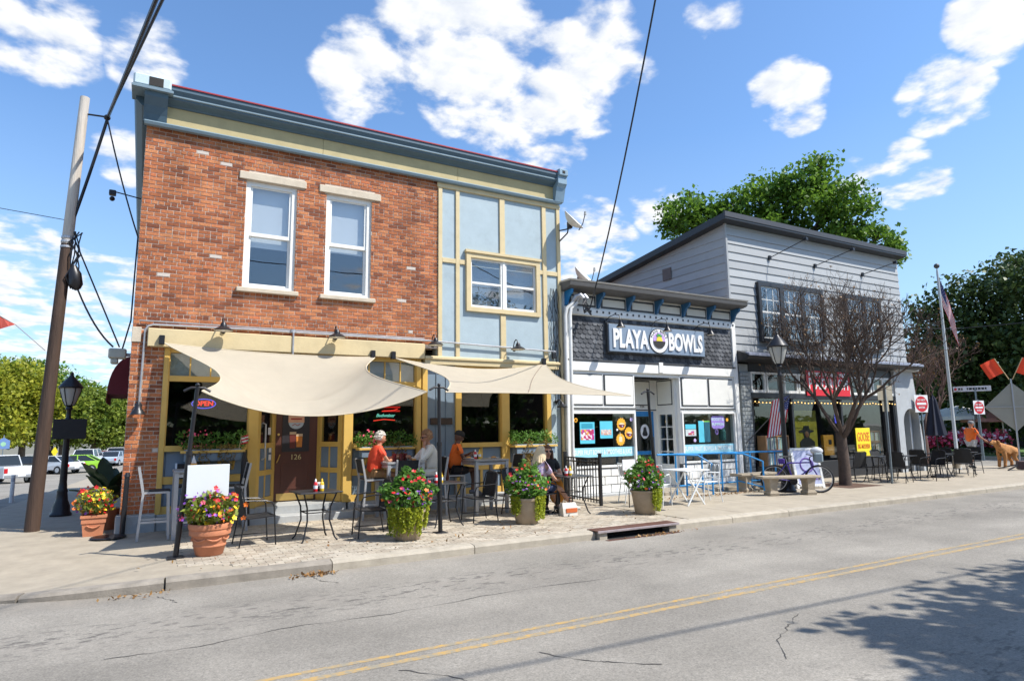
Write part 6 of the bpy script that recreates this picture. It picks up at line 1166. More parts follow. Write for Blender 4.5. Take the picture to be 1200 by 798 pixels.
t = thing('banner_feather', 'folded dark patio umbrella leaning by the entry', 'umbrella', (1.75, 12.6, 0)); MB().tube([(1.70, 12.55, .02), (1.62, 12.62, .30), (1.60, 12.64, 1.15), (1.59, 12.65, 1.32)], [.02, .10, .06, .02], 10).build('folded_canopy', P('umbrella_black', (.02, .018, .018), .8), t, True); t.name = 'folded_umbrella'
mb = MB(); mb.tube([(-.24, 12.82, 0), (-.22, 12.84, .95)], .04, 10); mb.tube([(-.22, 12.84, .95), (-.22, 12.84, 1.02)], [.05, .03], 10); o = mb.build('bollard', M_STEEL_BLK, at=(-.23, 12.83, 0)); tag(o, 'short black post against the brick corner pier', 'post')
t = thing('vertical_sign', 'white notice planted behind the right-hand flower pot', 'sign', (8.75, 10.6, 0)); MB().tube([(8.9, 10.7, 0), (8.9, 10.7, .8)], .012, 6).build('stake', M_STEEL_BLK, t); MB().bbox(8.72, 9.06, 10.66, 10.68, .78, 1.0, .004).build('board', M_WHITEPRINT, t)

# ------------------------------------------------------------------ people and animals
def skin_geo(J, edges, sub=1):
    """continuous limb surface grown round a skeleton: J name -> (x,y,z,r) or (x,y,z,rx,ry)"""
    names = list(J); me = bpy.data.meshes.new('s'); me.from_pydata([J[n][:3] for n in names], [(names.index(a), names.index(b)) for a, b in edges], [])
    ob = bpy.data.objects.new('s', me); COL.objects.link(ob); md = ob.modifiers.new('k', 'SKIN'); md.use_smooth_shade = True
    for i, n in enumerate(names): r = J[n][3:]; v = me.skin_vertices[0].data[i]; v.radius = (r[0], r[-1]); v.use_root = (i == 0)
    ss = ob.modifiers.new('u', 'SUBSURF'); ss.levels = sub; ss.render_levels = sub
    dg = bpy.context.evaluated_depsgraph_get(); dg.update(); ev = bpy.data.meshes.new_from_object(ob.evaluated_get(dg)); m = MB(); m.v = [tuple(v.co) for v in ev.vertices]; m.f = [tuple(p.vertices) for p in ev.polygons]; m.m = [0]*len(m.f)
    bpy.data.objects.remove(ob); bpy.data.meshes.remove(ev); bpy.data.meshes.remove(me); return m
def head_geo(m, c, rz, pitch, s=1.):
    """head with brow, nose, chin and ears joined to the body mesh"""
    st = len(m.v); n, k = 18, 13; rs = []
    for i in range(k+1):
        t = math.pi*(i+.15)/(k+.3); ring = []
        for j in range(n):
            a = 2*math.pi*j/n; x, y, z = math.sin(t)*math.cos(a), math.sin(t)*math.sin(a), -math.cos(t)
            w = 1-.22*max(0, -z)**1.2; px, py, pz = .098*x*(w+.06*(z < 0)*x), .076*y*w, .118*z
            if x > .6 and abs(y) < .25: px += .022*math.exp(-((z+.12)/.18)**2)*(1-abs(y)/.25)
            if x > .5: px -= .010*math.exp(-((z-.10)/.10)**2)*math.exp(-((abs(y)-.38)/.2)**2); px += .008*math.exp(-((z+.82)/.16)**2)+.005*math.exp(-((z+.48)/.07)**2)*(abs(y) < .35)
            ring.append((px, py, pz))
        rs.append(ring)
    m.rings(rs)
    for sy in (-1, 1): m.ball((-.005, sy*.079, -.005), (.022, .010, .032), 8, 6)
    Mh = Matrix.Translation(c) @ Matrix.Rotation(rz, 4, 'Z') @ Matrix.Rotation(pitch, 4, 'Y') @ Matrix.Scale(s, 4); m.xf(Mh, st); return Mh
def hand_geo(m, wrist, direc, side, curl=.6):
    """palm, four unequal bent fingers and a thumb from the side of the palm"""
    d = Vector(direc).normalized(); s = Vector(side)-d*Vector(side).dot(d); s.normalize(); nn = d.cross(s); w = Vector(wrist)
    m.tube([w-d*.02, w+d*.02, w+d*.055, w+d*.085], [.026, .034, .038, .030], 8)
    for k, (o, L) in enumerate(((-.026, .058), (-.009, .068), (.009, .064), (.026, .050))):
        b = w+d*.08+s*o; p1 = b+d*L*.5+nn*L*.15*curl; p2 = p1+(d*(1-curl)+nn*curl).normalized()*L*.35; p3 = p2+(d*(.5-curl)+nn).normalized()*L*.3; m.tube([b-d*.015, p1, p2, p3], [.0095, .009, .0085, .007], 6)
    b = w+d*.03-s*.03; m.tube([b, b+d*.02-s*.025+nn*.01, b+d*.045-s*.03+nn*.025], [.012, .011, .009], 6)
SKIN = {'fair': P('skin_fair', (.56, .30, .20), .5, var=.06, scale=12), 'tan': P('skin_tan', (.42, .20, .12), .5, var=.06, scale=12), 'brown': P('skin_brown', (.12, .055, .035), .5, var=.06, scale=12)}
def person(label, loc, rz, seat, skin, top, bottom, arms, legs, head=(0, 0), lean=.05, sleeve=.5, long_sleeve=False, shorts=.7, hair=None, cap=None, glasses=False, shoe=None, female=False, stand=None, loose=1.0):
    t = thing('person', label, 'person', loc, rz); S = seat; w = .165 if not female else .148
    ch = Vector((lean*.6, 0, S+.44)); nb = Vector((lean, 0, S+.575)); hd = Vector((lean+.035, 0, S+.742))
    J = {'pelvis': (0, 0, S+.10, .10, .12), 'waist': (lean*.3, 0, S+.26, .085, .105), 'chest': (ch.x, 0, ch.z, .088, .115), 'nb': (nb.x, 0, nb.z, .062), 'neck': (nb.x+.015, 0, nb.z+.07, .054), 'skull': (hd.x, 0, hd.z, .07)}
    E = [('pelvis', 'waist'), ('waist', 'chest'), ('chest', 'nb'), ('nb', 'neck'), ('neck', 'skull')]
    TJ = {'pelvis': (0, 0, S+.06, .16*loose, .185*loose), 'waist': (lean*.3, 0, S+.26, .14*loose, .165*loose), 'chest': (ch.x, 0, ch.z, .14, .18), 'nb': (nb.x-.005, 0, nb.z+.025, .082)}; TE = [('pelvis', 'waist'), ('waist', 'chest'), ('chest', 'nb')]
    hands = []
    for sd, (el, wr) in zip((1, -1), arms):
        n = 'l' if sd > 0 else 'r'; sh = Vector((ch.x+.0, sd*(w+.01), S+.548)); el = Vector(el); wr = Vector(wr)
        J['sh'+n] = (*sh, .046); J['el'+n] = (*el, .040); J['wr'+n] = (*wr, .028); E += [('chest', 'sh'+n), ('sh'+n, 'el'+n), ('el'+n, 'wr'+n)]
        TJ['sh'+n] = (sh.x, sh.y, sh.z, .075); mid = sh.lerp(el, sleeve*1.15 if not long_sleeve else 1.)
        TJ['sl'+n] = (*mid, .064); TE += [('chest', 'sh'+n), ('sh'+n, 'sl'+n)]
        if long_sleeve: TJ['cf'+n] = (*el.lerp(wr, .85), .046); TE.append(('sl'+n, 'cf'+n))
        hands.append((wr, (wr-el), sd))
    BJ = {'pelvis': (0, 0, S+.12, .125, .152)}; BE = []
    for sd, (kn, an, toe) in zip((1, -1), legs):
        n = 'l' if sd > 0 else 'r'; hp = Vector((.02, sd*.09, S+.06)); kn = Vector(kn); an = Vector(an); toe = Vector(toe)
        J['hp'+n] = (*hp, .088); J['th'+n] = (*hp.lerp(kn, .5), .076); J['kn'+n] = (*kn, .056); cf = kn.lerp(an, .35); J['cf'+n] = (*cf, .055); J['an'+n] = (*an, .036); J['to'+n] = (*toe, .03)
        E += [('pelvis', 'hp'+n), ('hp'+n, 'th'+n), ('th'+n, 'kn'+n), ('kn'+n, 'cf'+n), ('cf'+n, 'an'+n), ('an'+n, 'to'+n)]
        BJ['hp'+n] = (*hp, .108); e = hp.lerp(kn, min(shorts, 1.)); BJ['m'+n] = (*e, .088 if shorts < 1 else .072); BE += [('pelvis', 'hp'+n), ('hp'+n, 'm'+n)]
        if shorts > 1: BJ['h'+n] = (*kn.lerp(an, .9), .056); BE.append(('m'+n, 'h'+n))
    b = skin_geo(J, E, 1); Mh = head_geo(b, tuple(hd), head[0], head[1])
    for wr, d, sd in hands: hand_geo(b, wr, d, (0, sd, .2), .7)
    body = lp(b, 'body', SKIN[skin], t, True)
    lp(skin_geo(TJ, TE, 1), 'shirt', top, t, True); lp(skin_geo(BJ, BE, 1), 'shorts' if shorts < 1 else 'trousers', bottom, t, True)
    for sd, (kn, an, toe) in zip((1, -1), legs):
        an, toe = Vector(an), Vector(toe); d = (toe-an); d.z = 0; d = d.normalized() if d.length > .01 else Vector((1, 0, 0)); z0 = min(an.z, toe.z); m = MB(); m.tube([an-d*.06+Vector((0, 0, -.03)), an+d*.02+Vector((0, 0, -.02)), an+d*.11+Vector((0, 0, -.045)), an+d*.19+Vector((0, 0, -.06))], [.040, .050, .045, .028], 10); lp(m, 'shoe', shoe or M_BLACKPRINT, t, True)
    m = MB()
    for sd in (-1, 1): m.ball((.083, sd*.032, .012), (.012, .015, .010), 8, 5)
    m.xf(Mh); lp(m, 'eyes', M_BLACKPRINT, t, True); m = MB(); m.ball((.088, 0, -.058), (.010, .026, .006), 8, 5); m.xf(Mh); lp(m, 'mouth', P('lips', (.35, .10, .09), .5), t, True)
    if glasses: m = MB(); [m.ball((.092, sd*.034, .014), (.012, .030, .022), 10, 6) for sd in (-1, 1)]; m.tube([(.09, -.06, .02), (.05, -.082, .02), (0, -.085, .01)], .005, 5); m.tube([(.09, .06, .02), (.05, .082, .02), (0, .085, .01)], .005, 5); m.xf(Mh); lp(m, 'sunglasses', M_BLACKPRINT, t, True)
    if hair:
        mat, ln, vol = hair; m = MB(); n = 20; rs = []; rnd = random.Random(len(label))
        for i in range(9):
            tt = .02+math.pi*.62*i/8; ring = []
            for j in range(n):
                a = 2*math.pi*j/n; fr = math.cos(a); lim = tt if fr < .25 else min(tt, 1.02-.0*fr); k = 1.04*vol+rnd.uniform(-.03, .06); ring.append((.102*k*math.sin(lim)*math.cos(a)-.008, .083*k*math.sin(lim)*math.sin(a), .122*k*math.cos(lim)+.008))
            rs.append(ring)
        m.rings(rs, cap=False)
        if ln:
            for j in range(26): a = R(75+210*j/25); r0 = (.095*math.cos(a)-.012, .086*math.sin(a), .02); m.tube([r0, (r0[0]*1.12-.01, r0[1]*1.15, -.08), (r0[0]*1.15-.02+rnd.uniform(-.02, .02), r0[1]*1.25+rnd.uniform(-.02, .02), -.08-ln*rnd.uniform(.7, 1.)), (r0[0]*1.0-.02, r0[1]*1.2, -.11-ln)], [.03, .032, .026, .008], 6)
        else:
            for j in range(110): a = rnd.uniform(0, 6.28); tt = rnd.uniform(.05, 1.0 if math.cos(a) > .2 else 1.75); d = Vector((math.sin(tt)*math.cos(a), math.sin(tt)*math.sin(a), math.cos(tt))); p = Vector((d.x*.104-.008, d.y*.086, d.z*.126+.01))*vol; m.tube([p, p+d*.016*vol+Vector((-.014, 0, .006))], [.013, .004], 5)
        m.xf(Mh); lp(m, 'hair', mat, t, True)
    if cap: m = MB(); m.rings([[(.107*math.cos(2*math.pi*j/18)*r-.004, .089*math.sin(2*math.pi*j/18)*r, z) for j in range(18)] for r, z in ((1., .025), (1.02, .06), (.9, .105), (.55, .135), (.05, .142))]); m.rings([[(.07+x, y, .035-.04*x) for x, y in ((0, -.075), (.07, -.06), (.105, 0), (.07, .06), (0, .075))], [(.07+x, y, .045-.04*x) for x, y in ((0, -.075), (.07, -.06), (.105, 0), (.07, .06), (0, .075))]]); m.xf(Mh); lp(m, 'cap', cap, t, True)
    return t
C_ORANGERED = P('shirt_orange_red', (.78, .075, .03), .75, var=.08, scale=9); C_ORANGE = P('shirt_orange', (.80, .15, .015), .75, var=.08, scale=9); C_WHITE = P('shirt_white', (.66, .64, .58), .8, var=.08, scale=9); C_BLACK = P('cloth_black', (.014, .014, .016), .85, var=.2, scale=9); C_NAVY = P('denim_navy', (.02, .035, .09), .85, var=.15, scale=20); C_TAN = P('cloth_tan', (.36, .20, .09), .8); C_GREYS = P('cloth_pale_grey', (.42, .41, .40), .85)
C_LAV = poster_mat('lavender_print', (.45, .38, .58), [(.55, .5, .62), (.35, .28, .5), (.6, .5, .55), (.48, .30, .42)], 40); H_WHITE = P('hair_white', (.58, .55, .50), .7, var=.15, scale=40); H_BROWN = P('hair_brown', (.085, .035, .02), .55, var=.3, scale=40); H_BLOND = P('hair_blonde', (.62, .50, .32), .6, var=.2, scale=40); H_LIGHTBROWN = P('hair_light_brown', (.30, .16, .08), .6, var=.25, scale=40)
seatleg = lambda S, fx=.42, foot=.28, sp=.11, k=0.: [((fx, sp, S+.05), (fx+.02+k, sp, foot+.07), (fx+.16+k, sp, foot+.03)), ((fx, -sp, S+.05), (fx-.02+k, -sp, foot+.07), (fx+.12+k, -sp, foot+.03))]
B = .765
person('man with white hair in an orange red shirt at the tall table', (3.88, 12.25, .012), 0, B, 'tan', C_ORANGERED, C_TAN, [((.20, .24, B+.30), (.42, .10, B+.37)), ((.22, -.22, B+.30), (.43, -.05, B+.36))], seatleg(B), (0, .22), .10, .55, False, .8, (H_WHITE, 0, 1.0))
person('person with swept up light hair and white shirt resting chin on hand', (4.98, 12.0, .012), R(180), B, 'tan', C_WHITE, C_WHITE, [((.30, .20, B+.28), (.18, .06, B+.60)), ((.28, -.22, B+.28), (.42, -.08, B+.36))], seatleg(B), (0, .12), .08, .5, True, .6, (H_LIGHTBROWN, 0, 1.13), glasses=True, female=True, loose=1.08)
person('man in black cap and orange shirt looking down at the tall table', (5.60, 12.3, .012), R(-10), B, 'brown', C_ORANGE, C_BLACK, [((.14, .26, B+.30), (.36, .10, B+.38)), ((.16, -.24, B+.29), (.38, -.02, B+.37))], [((.42, .11, B+.06), (.52, .10, .34), (.66, .10, .30)), ((.43, -.10, B+.08), (.36, -.14, .42), (.48, -.14, .36))], (0, .35), .08, .55, False, .75, None, C_BLACK, shoe=P('shoe_grey', (.12, .12, .13), .6))
S = .44
person('blonde woman in lavender top and navy shorts behind the flower pot', (6.66, 10.74, .012), R(12), S, 'fair', C_LAV, C_NAVY, [((.20, .24, S+.28), (.42, .14, S+.30)), ((.24, -.24, S+.24), (.46, -.10, S+.22))], [((.44, .09, S+.08), (.62, .08, .13), (.76, .08, .07)), ((.46, -.13, S+.07), (.82, -.16, .12), (.97, -.17, .08))], (.15, .12), .08, .6, False, .85, (H_BLOND, .14, 1.10), female=True, shoe=P('sandal_grey', (.5, .47, .43), .6))
person('woman with long brown hair, sunglasses and black shirt', (7.30, 11.36, .012), R(-112), S, 'fair', C_BLACK, C_BLACK, [((.12, .27, S+.26), (.34, .14, S+.30)), ((.14, -.26, S+.26), (.36, -.12, S+.30))], seatleg(S, .42, .02), (.05, .04), .05, .55, False, 1.2, (H_BROWN, .24, 1.08), glasses=True, female=True)
person('man in orange shirt, cap and pale shorts walking past the flagpole', (26.85, 12.5, .012), R(-20), .88, 'tan', C_ORANGE, C_GREYS, [((.06, .27, 1.13), (.20, .30, .92)), ((.18, -.25, 1.14), (.42, -.22, 1.02))], [((.13, .10, .50), (.02, .10, .09), (.16, .10, .05)), ((-.02, -.10, .50), (-.22, -.10, .12), (-.10, -.10, .05))], (0, .1), .06, .55, False, .85, None, P('cap_grey', (.18, .18, .19), .8))
# handbags by the women
t = thing('tote_bag', 'white and orange tote bag on the bricks below the table', 'bag', (7.16, 10.42, .012)); m = MB(); m.rings([[(-.16, -.07, 0), (.16, -.07, 0), (.16, .07, 0), (-.16, .07, 0)], [(-.17, -.06, .15), (.17, -.06, .15), (.17, .06, .15), (-.17, .06, .15)], [(-.15, -.02, .24), (.15, -.02, .24), (.15, .02, .24), (-.15, .02, .24)]]); lp(m, 'body', P('bag_white', (.62, .58, .52), .7), t); m = MB(); m.bbox(-.10, .155, -.078, -.066, .06, .14, .003); lp(m, 'panel', P('bag_orange', (.55, .12, .03), .6), t); m = MB(); m.tube([(-.08, 0, .23), (-.06, 0, .34), (.06, 0, .34), (.08, 0, .23)], .008, 6); lp(m, 'handle', P('bag_strap', (.15, .05, .02), .6), t)
t = thing('orange_bag', 'soft orange bag hanging on the chair behind the small table', 'bag', (7.28, 10.98, .3)); m = MB(); m.rings([[(.15*math.cos(a)*k, .09*math.sin(a)*k, z) for a in [2*math.pi*i/12 for i in range(12)]] for k, z in ((.7, -.10), (1.1, -.02), (1.15, .10), (.95, .26), (.6, .36), (.3, .40))]); lp(m, 'body', P('bag_marigold', (.70, .28, .02), .75, var=.2, scale=9), t, True); m = MB(); m.tube([(-.06, 0, .38), (-.03, .02, .5), (.03, .02, .5), (.06, 0, .38)], .008, 6); lp(m, 'strap', MATS['bag_strap'], t)
t = thing('brown_bag', 'brown leather bag hung on the chair of the person in white', 'bag', (5.28, 12.0, .80)); m = MB(); m.rings([[(.05*math.cos(a)*k, .13*math.sin(a)*k, z) for a in [2*math.pi*i/12 for i in range(12)]] for k, z in ((.8, -.18), (1.1, -.10), (1., .05), (.6, .16))]); lp(m, 'body', P('leather_brown', (.13, .035, .015), .5, var=.15), t, True); m = MB(); m.tube([(0, -.06, .15), (-.04, -.04, .32), (-.04, .04, .32), (0, .06, .15)], .007, 6); lp(m, 'strap', MATS['leather_brown'], t)
t = thing('cream_bag', 'cream cloth bag hanging on a chair near the walking man', 'bag', (22.85, 11.1, .42)); m = MB(); m.rings([[(.15*math.cos(a)*k, .11*math.sin(a)*k, z) for a in [2*math.pi*i/12 for i in range(12)]] for k, z in ((.7, -.18), (1.05, -.08), (1.1, .08), (.85, .22), (.4, .27))]); lp(m, 'body', P('bag_cream', (.66, .60, .50), .8, var=.15, scale=8), t, True); m = MB(); m.bbox(-.10, .10, -.125, -.105, -.05, .12, .004); lp(m, 'pocket', P('bag_khaki', (.32, .25, .16), .8), t)
# shaggy dog by the work sign
t = thing('dog', 'golden brown shaggy dog standing beside the road work sign', 'dog', (27.7, 11.75, .012), R(165))
J = {'hip': (-.28, 0, .70, .15, .17), 'belly': (-.02, 0, .70, .155, .18), 'chest': (.24, 0, .72, .17, .20), 'neck': (.40, 0, .86, .12), 'head': (.52, 0, .96, .105), 'muz': (.66, 0, .92, .062), 'nose': (.72, 0, .90, .045), 'tail': (-.46, 0, .74, .05), 'tail2': (-.58, 0, .60, .045)}
E_ = [('hip', 'belly'), ('belly', 'chest'), ('chest', 'neck'), ('neck', 'head'), ('head', 'muz'), ('muz', 'nose'), ('hip', 'tail'), ('tail', 'tail2')]
for sd, n in ((1, 'l'), (-1, 'r')):
    J.update({'sh'+n: (.24, sd*.11, .58, .085), 'fe'+n: (.22, sd*.11, .34, .065), 'fw'+n: (.25, sd*.11, .18, .055), 'fp'+n: (.27, sd*.11, .04, .06), 'th'+n: (-.30, sd*.11, .55, .11), 'st'+n: (-.20, sd*.11, .40, .075), 'ho'+n: (-.36, sd*.11, .24, .055), 'hp'+n: (-.33, sd*.11, .04, .06)}); E_ += [('chest', 'sh'+n), ('sh'+n, 'fe'+n), ('fe'+n, 'fw'+n), ('fw'+n, 'fp'+n), ('hip', 'th'+n), ('th'+n, 'st'+n), ('st'+n, 'ho'+n), ('ho'+n, 'hp'+n)]
M_FUR = P('golden_fur', (.42, .19, .06), .85, var=.35, scale=14, bump=.9, bscale=45); g = skin_geo(J, E_, 2)
for sd in (1, -1): g.tube([(.47, sd*.08, 1.02), (.46, sd*.13, .96), (.47, sd*.14, .86)], [.03, .045, .02], 8)
lp(g, 'body', M_FUR, t, True); m = MB(); m.ball((.765, 0, .905), (.02, .025, .02), 8, 6); [m.ball((.60, sd*.055, .985), .014, 6, 5) for sd in (1, -1)]; lp(m, 'nose_and_eyes', M_BLACKPRINT, t, True); m = MB(); m.tube([(.385+.02*math.cos(a), .125*math.cos(a), .85+.125*math.sin(a)) for a in [2*math.pi*i/16 for i in range(17)]], .014, 6); lp(m, 'collar', P('collar_red', (.3, .02, .02), .6), t)

# ------------------------------------------------------------------ street furniture
M_BENCH = P('bench_concrete', (.36, .30, .22), .9, var=.2, scale=8, bump=.5, bscale=70, dirt=.4)
def bench(label, c, rz, L):
    t = thing('concrete_bench', label, 'bench', c, rz, 'curved concrete benches'); m = MB(); n = 14; bow = .10; rs = []
    for i in range(n+1): x = -L/2+L*i/n; y = -bow*4*(i/n)*(1-i/n); rs.append([(x, y-.19, .395), (x, y-.20, .42), (x, y-.19, .455), (x, y+.19, .455), (x, y+.20, .42), (x, y+.19, .395)])
    m.rings(rs); lp(m, 'seat', M_BENCH, t)
    for s in (-1, 1): m = MB(); x = s*L*.32; m.rings([[(x-w, -.06-d, z), (x+w, -.06-d, z), (x+w, -.06+d, z), (x-w, -.06+d, z)] for w, d, z in ((.11, .15, 0), (.12, .16, .06), (.085, .13, .12), (.095, .14, .3), (.12, .16, .393))]); lp(m, 'leg', M_BENCH, t)
bench('nearer curved concrete bench in front of the black lamp post', (13.62, 10.42, .012), R(-22), 1.5); bench('farther curved concrete bench beside the blue handrail', (13.85, 11.62, .012), R(0), 1.35)
M_LAMPGLASS = P('lamp_glass', (.62, .62, .58), .25, var=.05, trans=.4)
def lamp_post(label, x, y, z0, H, head):
    t = thing('street_lamp', label, 'lamp post', (x, y, z0), group='black street lamps'); m = MB(); m.lathe([(.20, 0), (.21, .04), (.17, .10), (.16, .22), (.115, .34), (.095, .50), (.105, .53), (.085, .58), (.075, .70)], 18); lp(m, 'base', M_STEEL_BLK, t, True)
    hz_ = H-head; m = MB(); m.lathe([(.072, .68), (.062, 1.4), (.05, hz_-.35), (.065, hz_-.33), (.065, hz_-.29), (.045, hz_-.26), (.045, hz_-.12), (.075, hz_-.08), (.055, hz_-.03), (.10, hz_)], 16); lp(m, 'post', M_STEEL_BLK, t, True)
    m = MB(); r = head*.27; m.lathe([(r*.42, hz_), (r*.62, hz_+head*.12), (r*.95, hz_+head*.42), (r, hz_+head*.52)], 12, cap=False); lp(m, 'lantern_glass', M_LAMPGLASS, t, True)
    m = MB(); m.lathe([(r*1.15, hz_+head*.50), (r*1.18, hz_+head*.54), (r*.85, hz_+head*.66), (r*.55, hz_+head*.76), (r*.28, hz_+head*.84), (r*.16, hz_+head*.90), (r*.2, hz_+head*.94), (.005, hz_+head)], 16); lp(m, 'lantern_cap', M_STEEL_BLK, t, True)
    for k in range(6): a = 2*math.pi*k/6; m = MB(); m.tube([(r*.43*math.cos(a), r*.43*math.sin(a), hz_), (r*.64*math.cos(a), r*.64*math.sin(a), hz_+head*.12), (r*.97*math.cos(a), r*.97*math.sin(a), hz_+head*.42), (r*1.02*math.cos(a), r*1.02*math.sin(a), hz_+head*.52)], .010, 5); lp(m, 'lantern_rib', M_STEEL_BLK, t)
    return t
lamp_post('tall black street lamp behind the concrete benches', 14.22, 10.9, .012, 4.10, .85); lamp_post('black street lamp with a dark panel in the shaded side street', -1.5, 17.3, gz(-1.5, 17.3), 3.15, .75)
t = thing('sign_board', 'dark square panel strapped to the shaded street lamp', 'sign', (-1.46, 17.2, 1.6)); MB().bbox(-1.76, -1.14, 17.16, 17.2, 1.58, 2.02, .006).build('panel', M_STEEL_BLK, t); MB().bar((-1.56, 17.205, 1.8), (-1.36, 17.205, 1.8), .05, .02).build('strap', M_STEEL_BLK, t)
# A-frame sign
t = thing('a_frame_sign', 'white framed A board sign behind the bicycle', 'sign', (15.55, 11.35, .012), R(-24)); M_AFR = P('board_lilac', (.42, .45, .62), .5, var=.1, scale=5)
for s in (-1, 1):
    Mx = Matrix.Translation((0, s*.26, 0)) @ Matrix.Rotation(R(s*14), 4, 'X'); m = MB(); m.bbox(-.36, .36, -.012, .012, .10, 1.03, .004); m.xf(Mx); pn = lp(m, 'panel', M_AFR if s < 0 else P('board_grey', (.45, .42, .36), .6), t)
    for b4 in ((-.39, -.33, 0, 1.08), (.33, .39, 0, 1.08), (-.33, .33, 1.02, 1.08), (-.33, .33, .05, .11)): lp(MB().box(b4[0], b4[1], -.021, .021, b4[2], b4[3]).xf(Mx), 'frame_bar', M_WHITE, t)
    if s < 0: m = MB(); m.tube([(.18*math.cos(a), -.016, .62+.18*math.sin(a)) for a in [2*math.pi*i/20 for i in range(21)]], .018, 6); m.xf(Mx); lp(m, 'emblem', P('emblem_purple', (.16, .08, .36), .5), t); m = MB(); [m.box(-.28, .28, -.016, -.0125, z, z+.035) for z in (.22, .30)]; m.xf(Mx); lp(m, 'print_line', MATS['emblem_purple'], t)
# bicycle
t = thing('bicycle', 'purple bicycle with blue grey bag leaning by the lamp post', 'bicycle', (14.22, 10.62, .012), math.atan2(10.18-11.02, 14.62-13.80)); M_TYRE = P('tyre_rubber', (.014, .014, .015), .8, var=.2); M_PURP = P('frame_purple', (.06, .025, .28), .35, var=.08, coat=.5); Rw = .34; ax = (.52, -.52)
for x in ax:
    m = MB(); m.rings([[(x+(Rw-.02+.022*math.cos(b))*math.cos(a), .022*math.sin(b), Rw+(Rw-.02+.022*math.cos(b))*math.sin(a)) for b in [2*math.pi*q/8 for q in range(8)]] for a in [2*math.pi*i/36 for i in range(37)]], cap=False); w = lp(m, 'wheel', M_TYRE, t, True)
    m = MB(); m.rings([[(x+(Rw-.045+.010*math.cos(b))*math.cos(a), .012*math.sin(b), Rw+(Rw-.045+.010*math.cos(b))*math.sin(a)) for b in [2*math.pi*q/6 for q in range(6)]] for a in [2*math.pi*i/36 for i in range(37)]], cap=False); m.tube([(x, -.05, Rw), (x, .05, Rw)], .025, 10)
    for k in range(20): a = 2*math.pi*k/20; m.tube([(x+.02*math.cos(a), .02*(-1)**k, Rw+.02*math.sin(a)), (x+(Rw-.05)*math.cos(a+.15), 0, Rw+(Rw-.05)*math.sin(a+.15))], .002, 4)
    r_ = lp(m, 'rim', M_ALU, w)
m = MB(); BBk = (-.08, 0, .28); SE = (-.20, 0, .72); HD = (.34, 0, .74); HB = (.37, 0, .62)
for a, b, r in ((BBk, SE, .018), (SE, HD, .018), (BBk, HB, .021), (HD, HB, .022)): m.tube([a, b], r, 8)
for sy in (-.05, .05): m.tube([BBk, (-.52, sy, Rw)], .011, 6); m.tube([SE, (-.52, sy, Rw)], .010, 6); m.tube([HB, (.43, sy, .52), (.52, sy, Rw)], .013, 6)
lp(m, 'frame', M_PURP, t, True); m = MB(); m.tube([HD, (.325, 0, .86), (.38, 0, .9)], .014, 8); m.tube([(.30, -.30, .93), (.38, -.2, .91), (.39, 0, .9), (.38, .2, .91), (.30, .30, .93)], .012, 8); lp(m, 'handlebar', M_STEEL_BLK, t, True); m = MB(); m.tube([SE, (-.23, 0, .86)], .013, 8); lp(m, 'seat_post', M_ALU, t); m = MB(); m.rings([[(x, y*w_, z) for y, z in ((-1, .87), (-.8, .90), (.8, .90), (1, .87))] for x, w_ in ((-.36, .075), (-.30, .085), (-.2, .05), (-.08, .02))]); lp(m, 'saddle', M_BLACKPRINT, t)
m = MB(); m.lathe([(.09, -.008), (.09, .008)], 18); m.xf(Matrix.Translation((-.08, -.06, .28)) @ Matrix.Rotation(R(90), 4, 'X')); m.tube([(-.08, -.08, .28), (.06, -.09, .18), (.06, -.16, .18)], .011, 6); m.tube([(-.08, .08, .28), (-.22, .09, .38), (-.22, .16, .38)], .011, 6); lp(m, 'crank', M_STEEL_BLK, t); m = MB(); m.bbox(.42, .62, -.14, .14, .74, .98, .03); lp(m, 'front_bag', P('bag_blue_grey', (.20, .25, .28), .7, var=.2), t); m = MB(); m.ball((.50, 0, 1.02), (.15, .11, .10), 14, 8); lp(m, 'helmet', P('helmet_pale', (.55, .56, .58), .35), t, True); m = MB(); m.bbox(-.40, -.26, -.09, .09, .70, .84, .02); lp(m, 'saddle_bag', P('bag_violet', (.06, .025, .22), .7), t)
# signposts on the right
M_POST = P('steel_post', (.22, .26, .28), .5, .5, var=.15, dirt=.2); M_SIGNBACK = P('sign_back', (.38, .33, .24), .5, .3, var=.12, scale=8); M_SIGNRED = P('sign_red', (.55, .015, .025), .45, var=.04)
t = thing('sign_post', 'steel post with two tan sign backs in front of the bare tree', 'sign', (18.38, 10.66, .012)); MB().bar((18.38, 10.66, 0), (18.45, 10.66, 2.85), .05, .03).build('post', M_POST, t); MB().bbox(18.12, 18.86, 10.69, 10.70, 2.35, 2.78, .004).build('sign_plate', M_SIGNBACK, t); MB().bbox(18.30, 18.62, 10.69, 10.70, 2.03, 2.34, .004).build('sign_plate', M_SIGNBACK, t)
def no_entry(label, x, y, H, rz, group='do not enter signs'):
    t = thing('do_not_enter_sign', label, 'sign', (x, y, .012), rz, group); m = MB(); m.bar((0, .03, 0), (0, .03, H), .05, .03); lp(m, 'post', M_POST, t); m = MB(); m.bbox(-.31, .31, -.006, .0, H-.68, H-.06, .003); lp(m, 'plate', M_WHITEPRINT, t); m = MB(); m.lathe([(.28, 0), (.28, .003)], 28); m.xf(Matrix.Translation((0, -.007, H-.38)) @ Matrix.Rotation(R(90), 4, 'X')); lp(m, 'disc', M_SIGNRED, t); m = MB(); m.box(-.21, .21, -.0135, -.0105, H-.41, H-.33); lp(m, 'bar', M_WHITEPRINT, t)
    for tx, z in (('DO NOT', H-.24), ('ENTER', H-.51)): m = text_mb(tx, .095, ext=.001, bold=.002); m.xf(Matrix.Translation((0, -.012, z))); lp(m, 'lettering', M_WHITEPRINT, t)
    return t
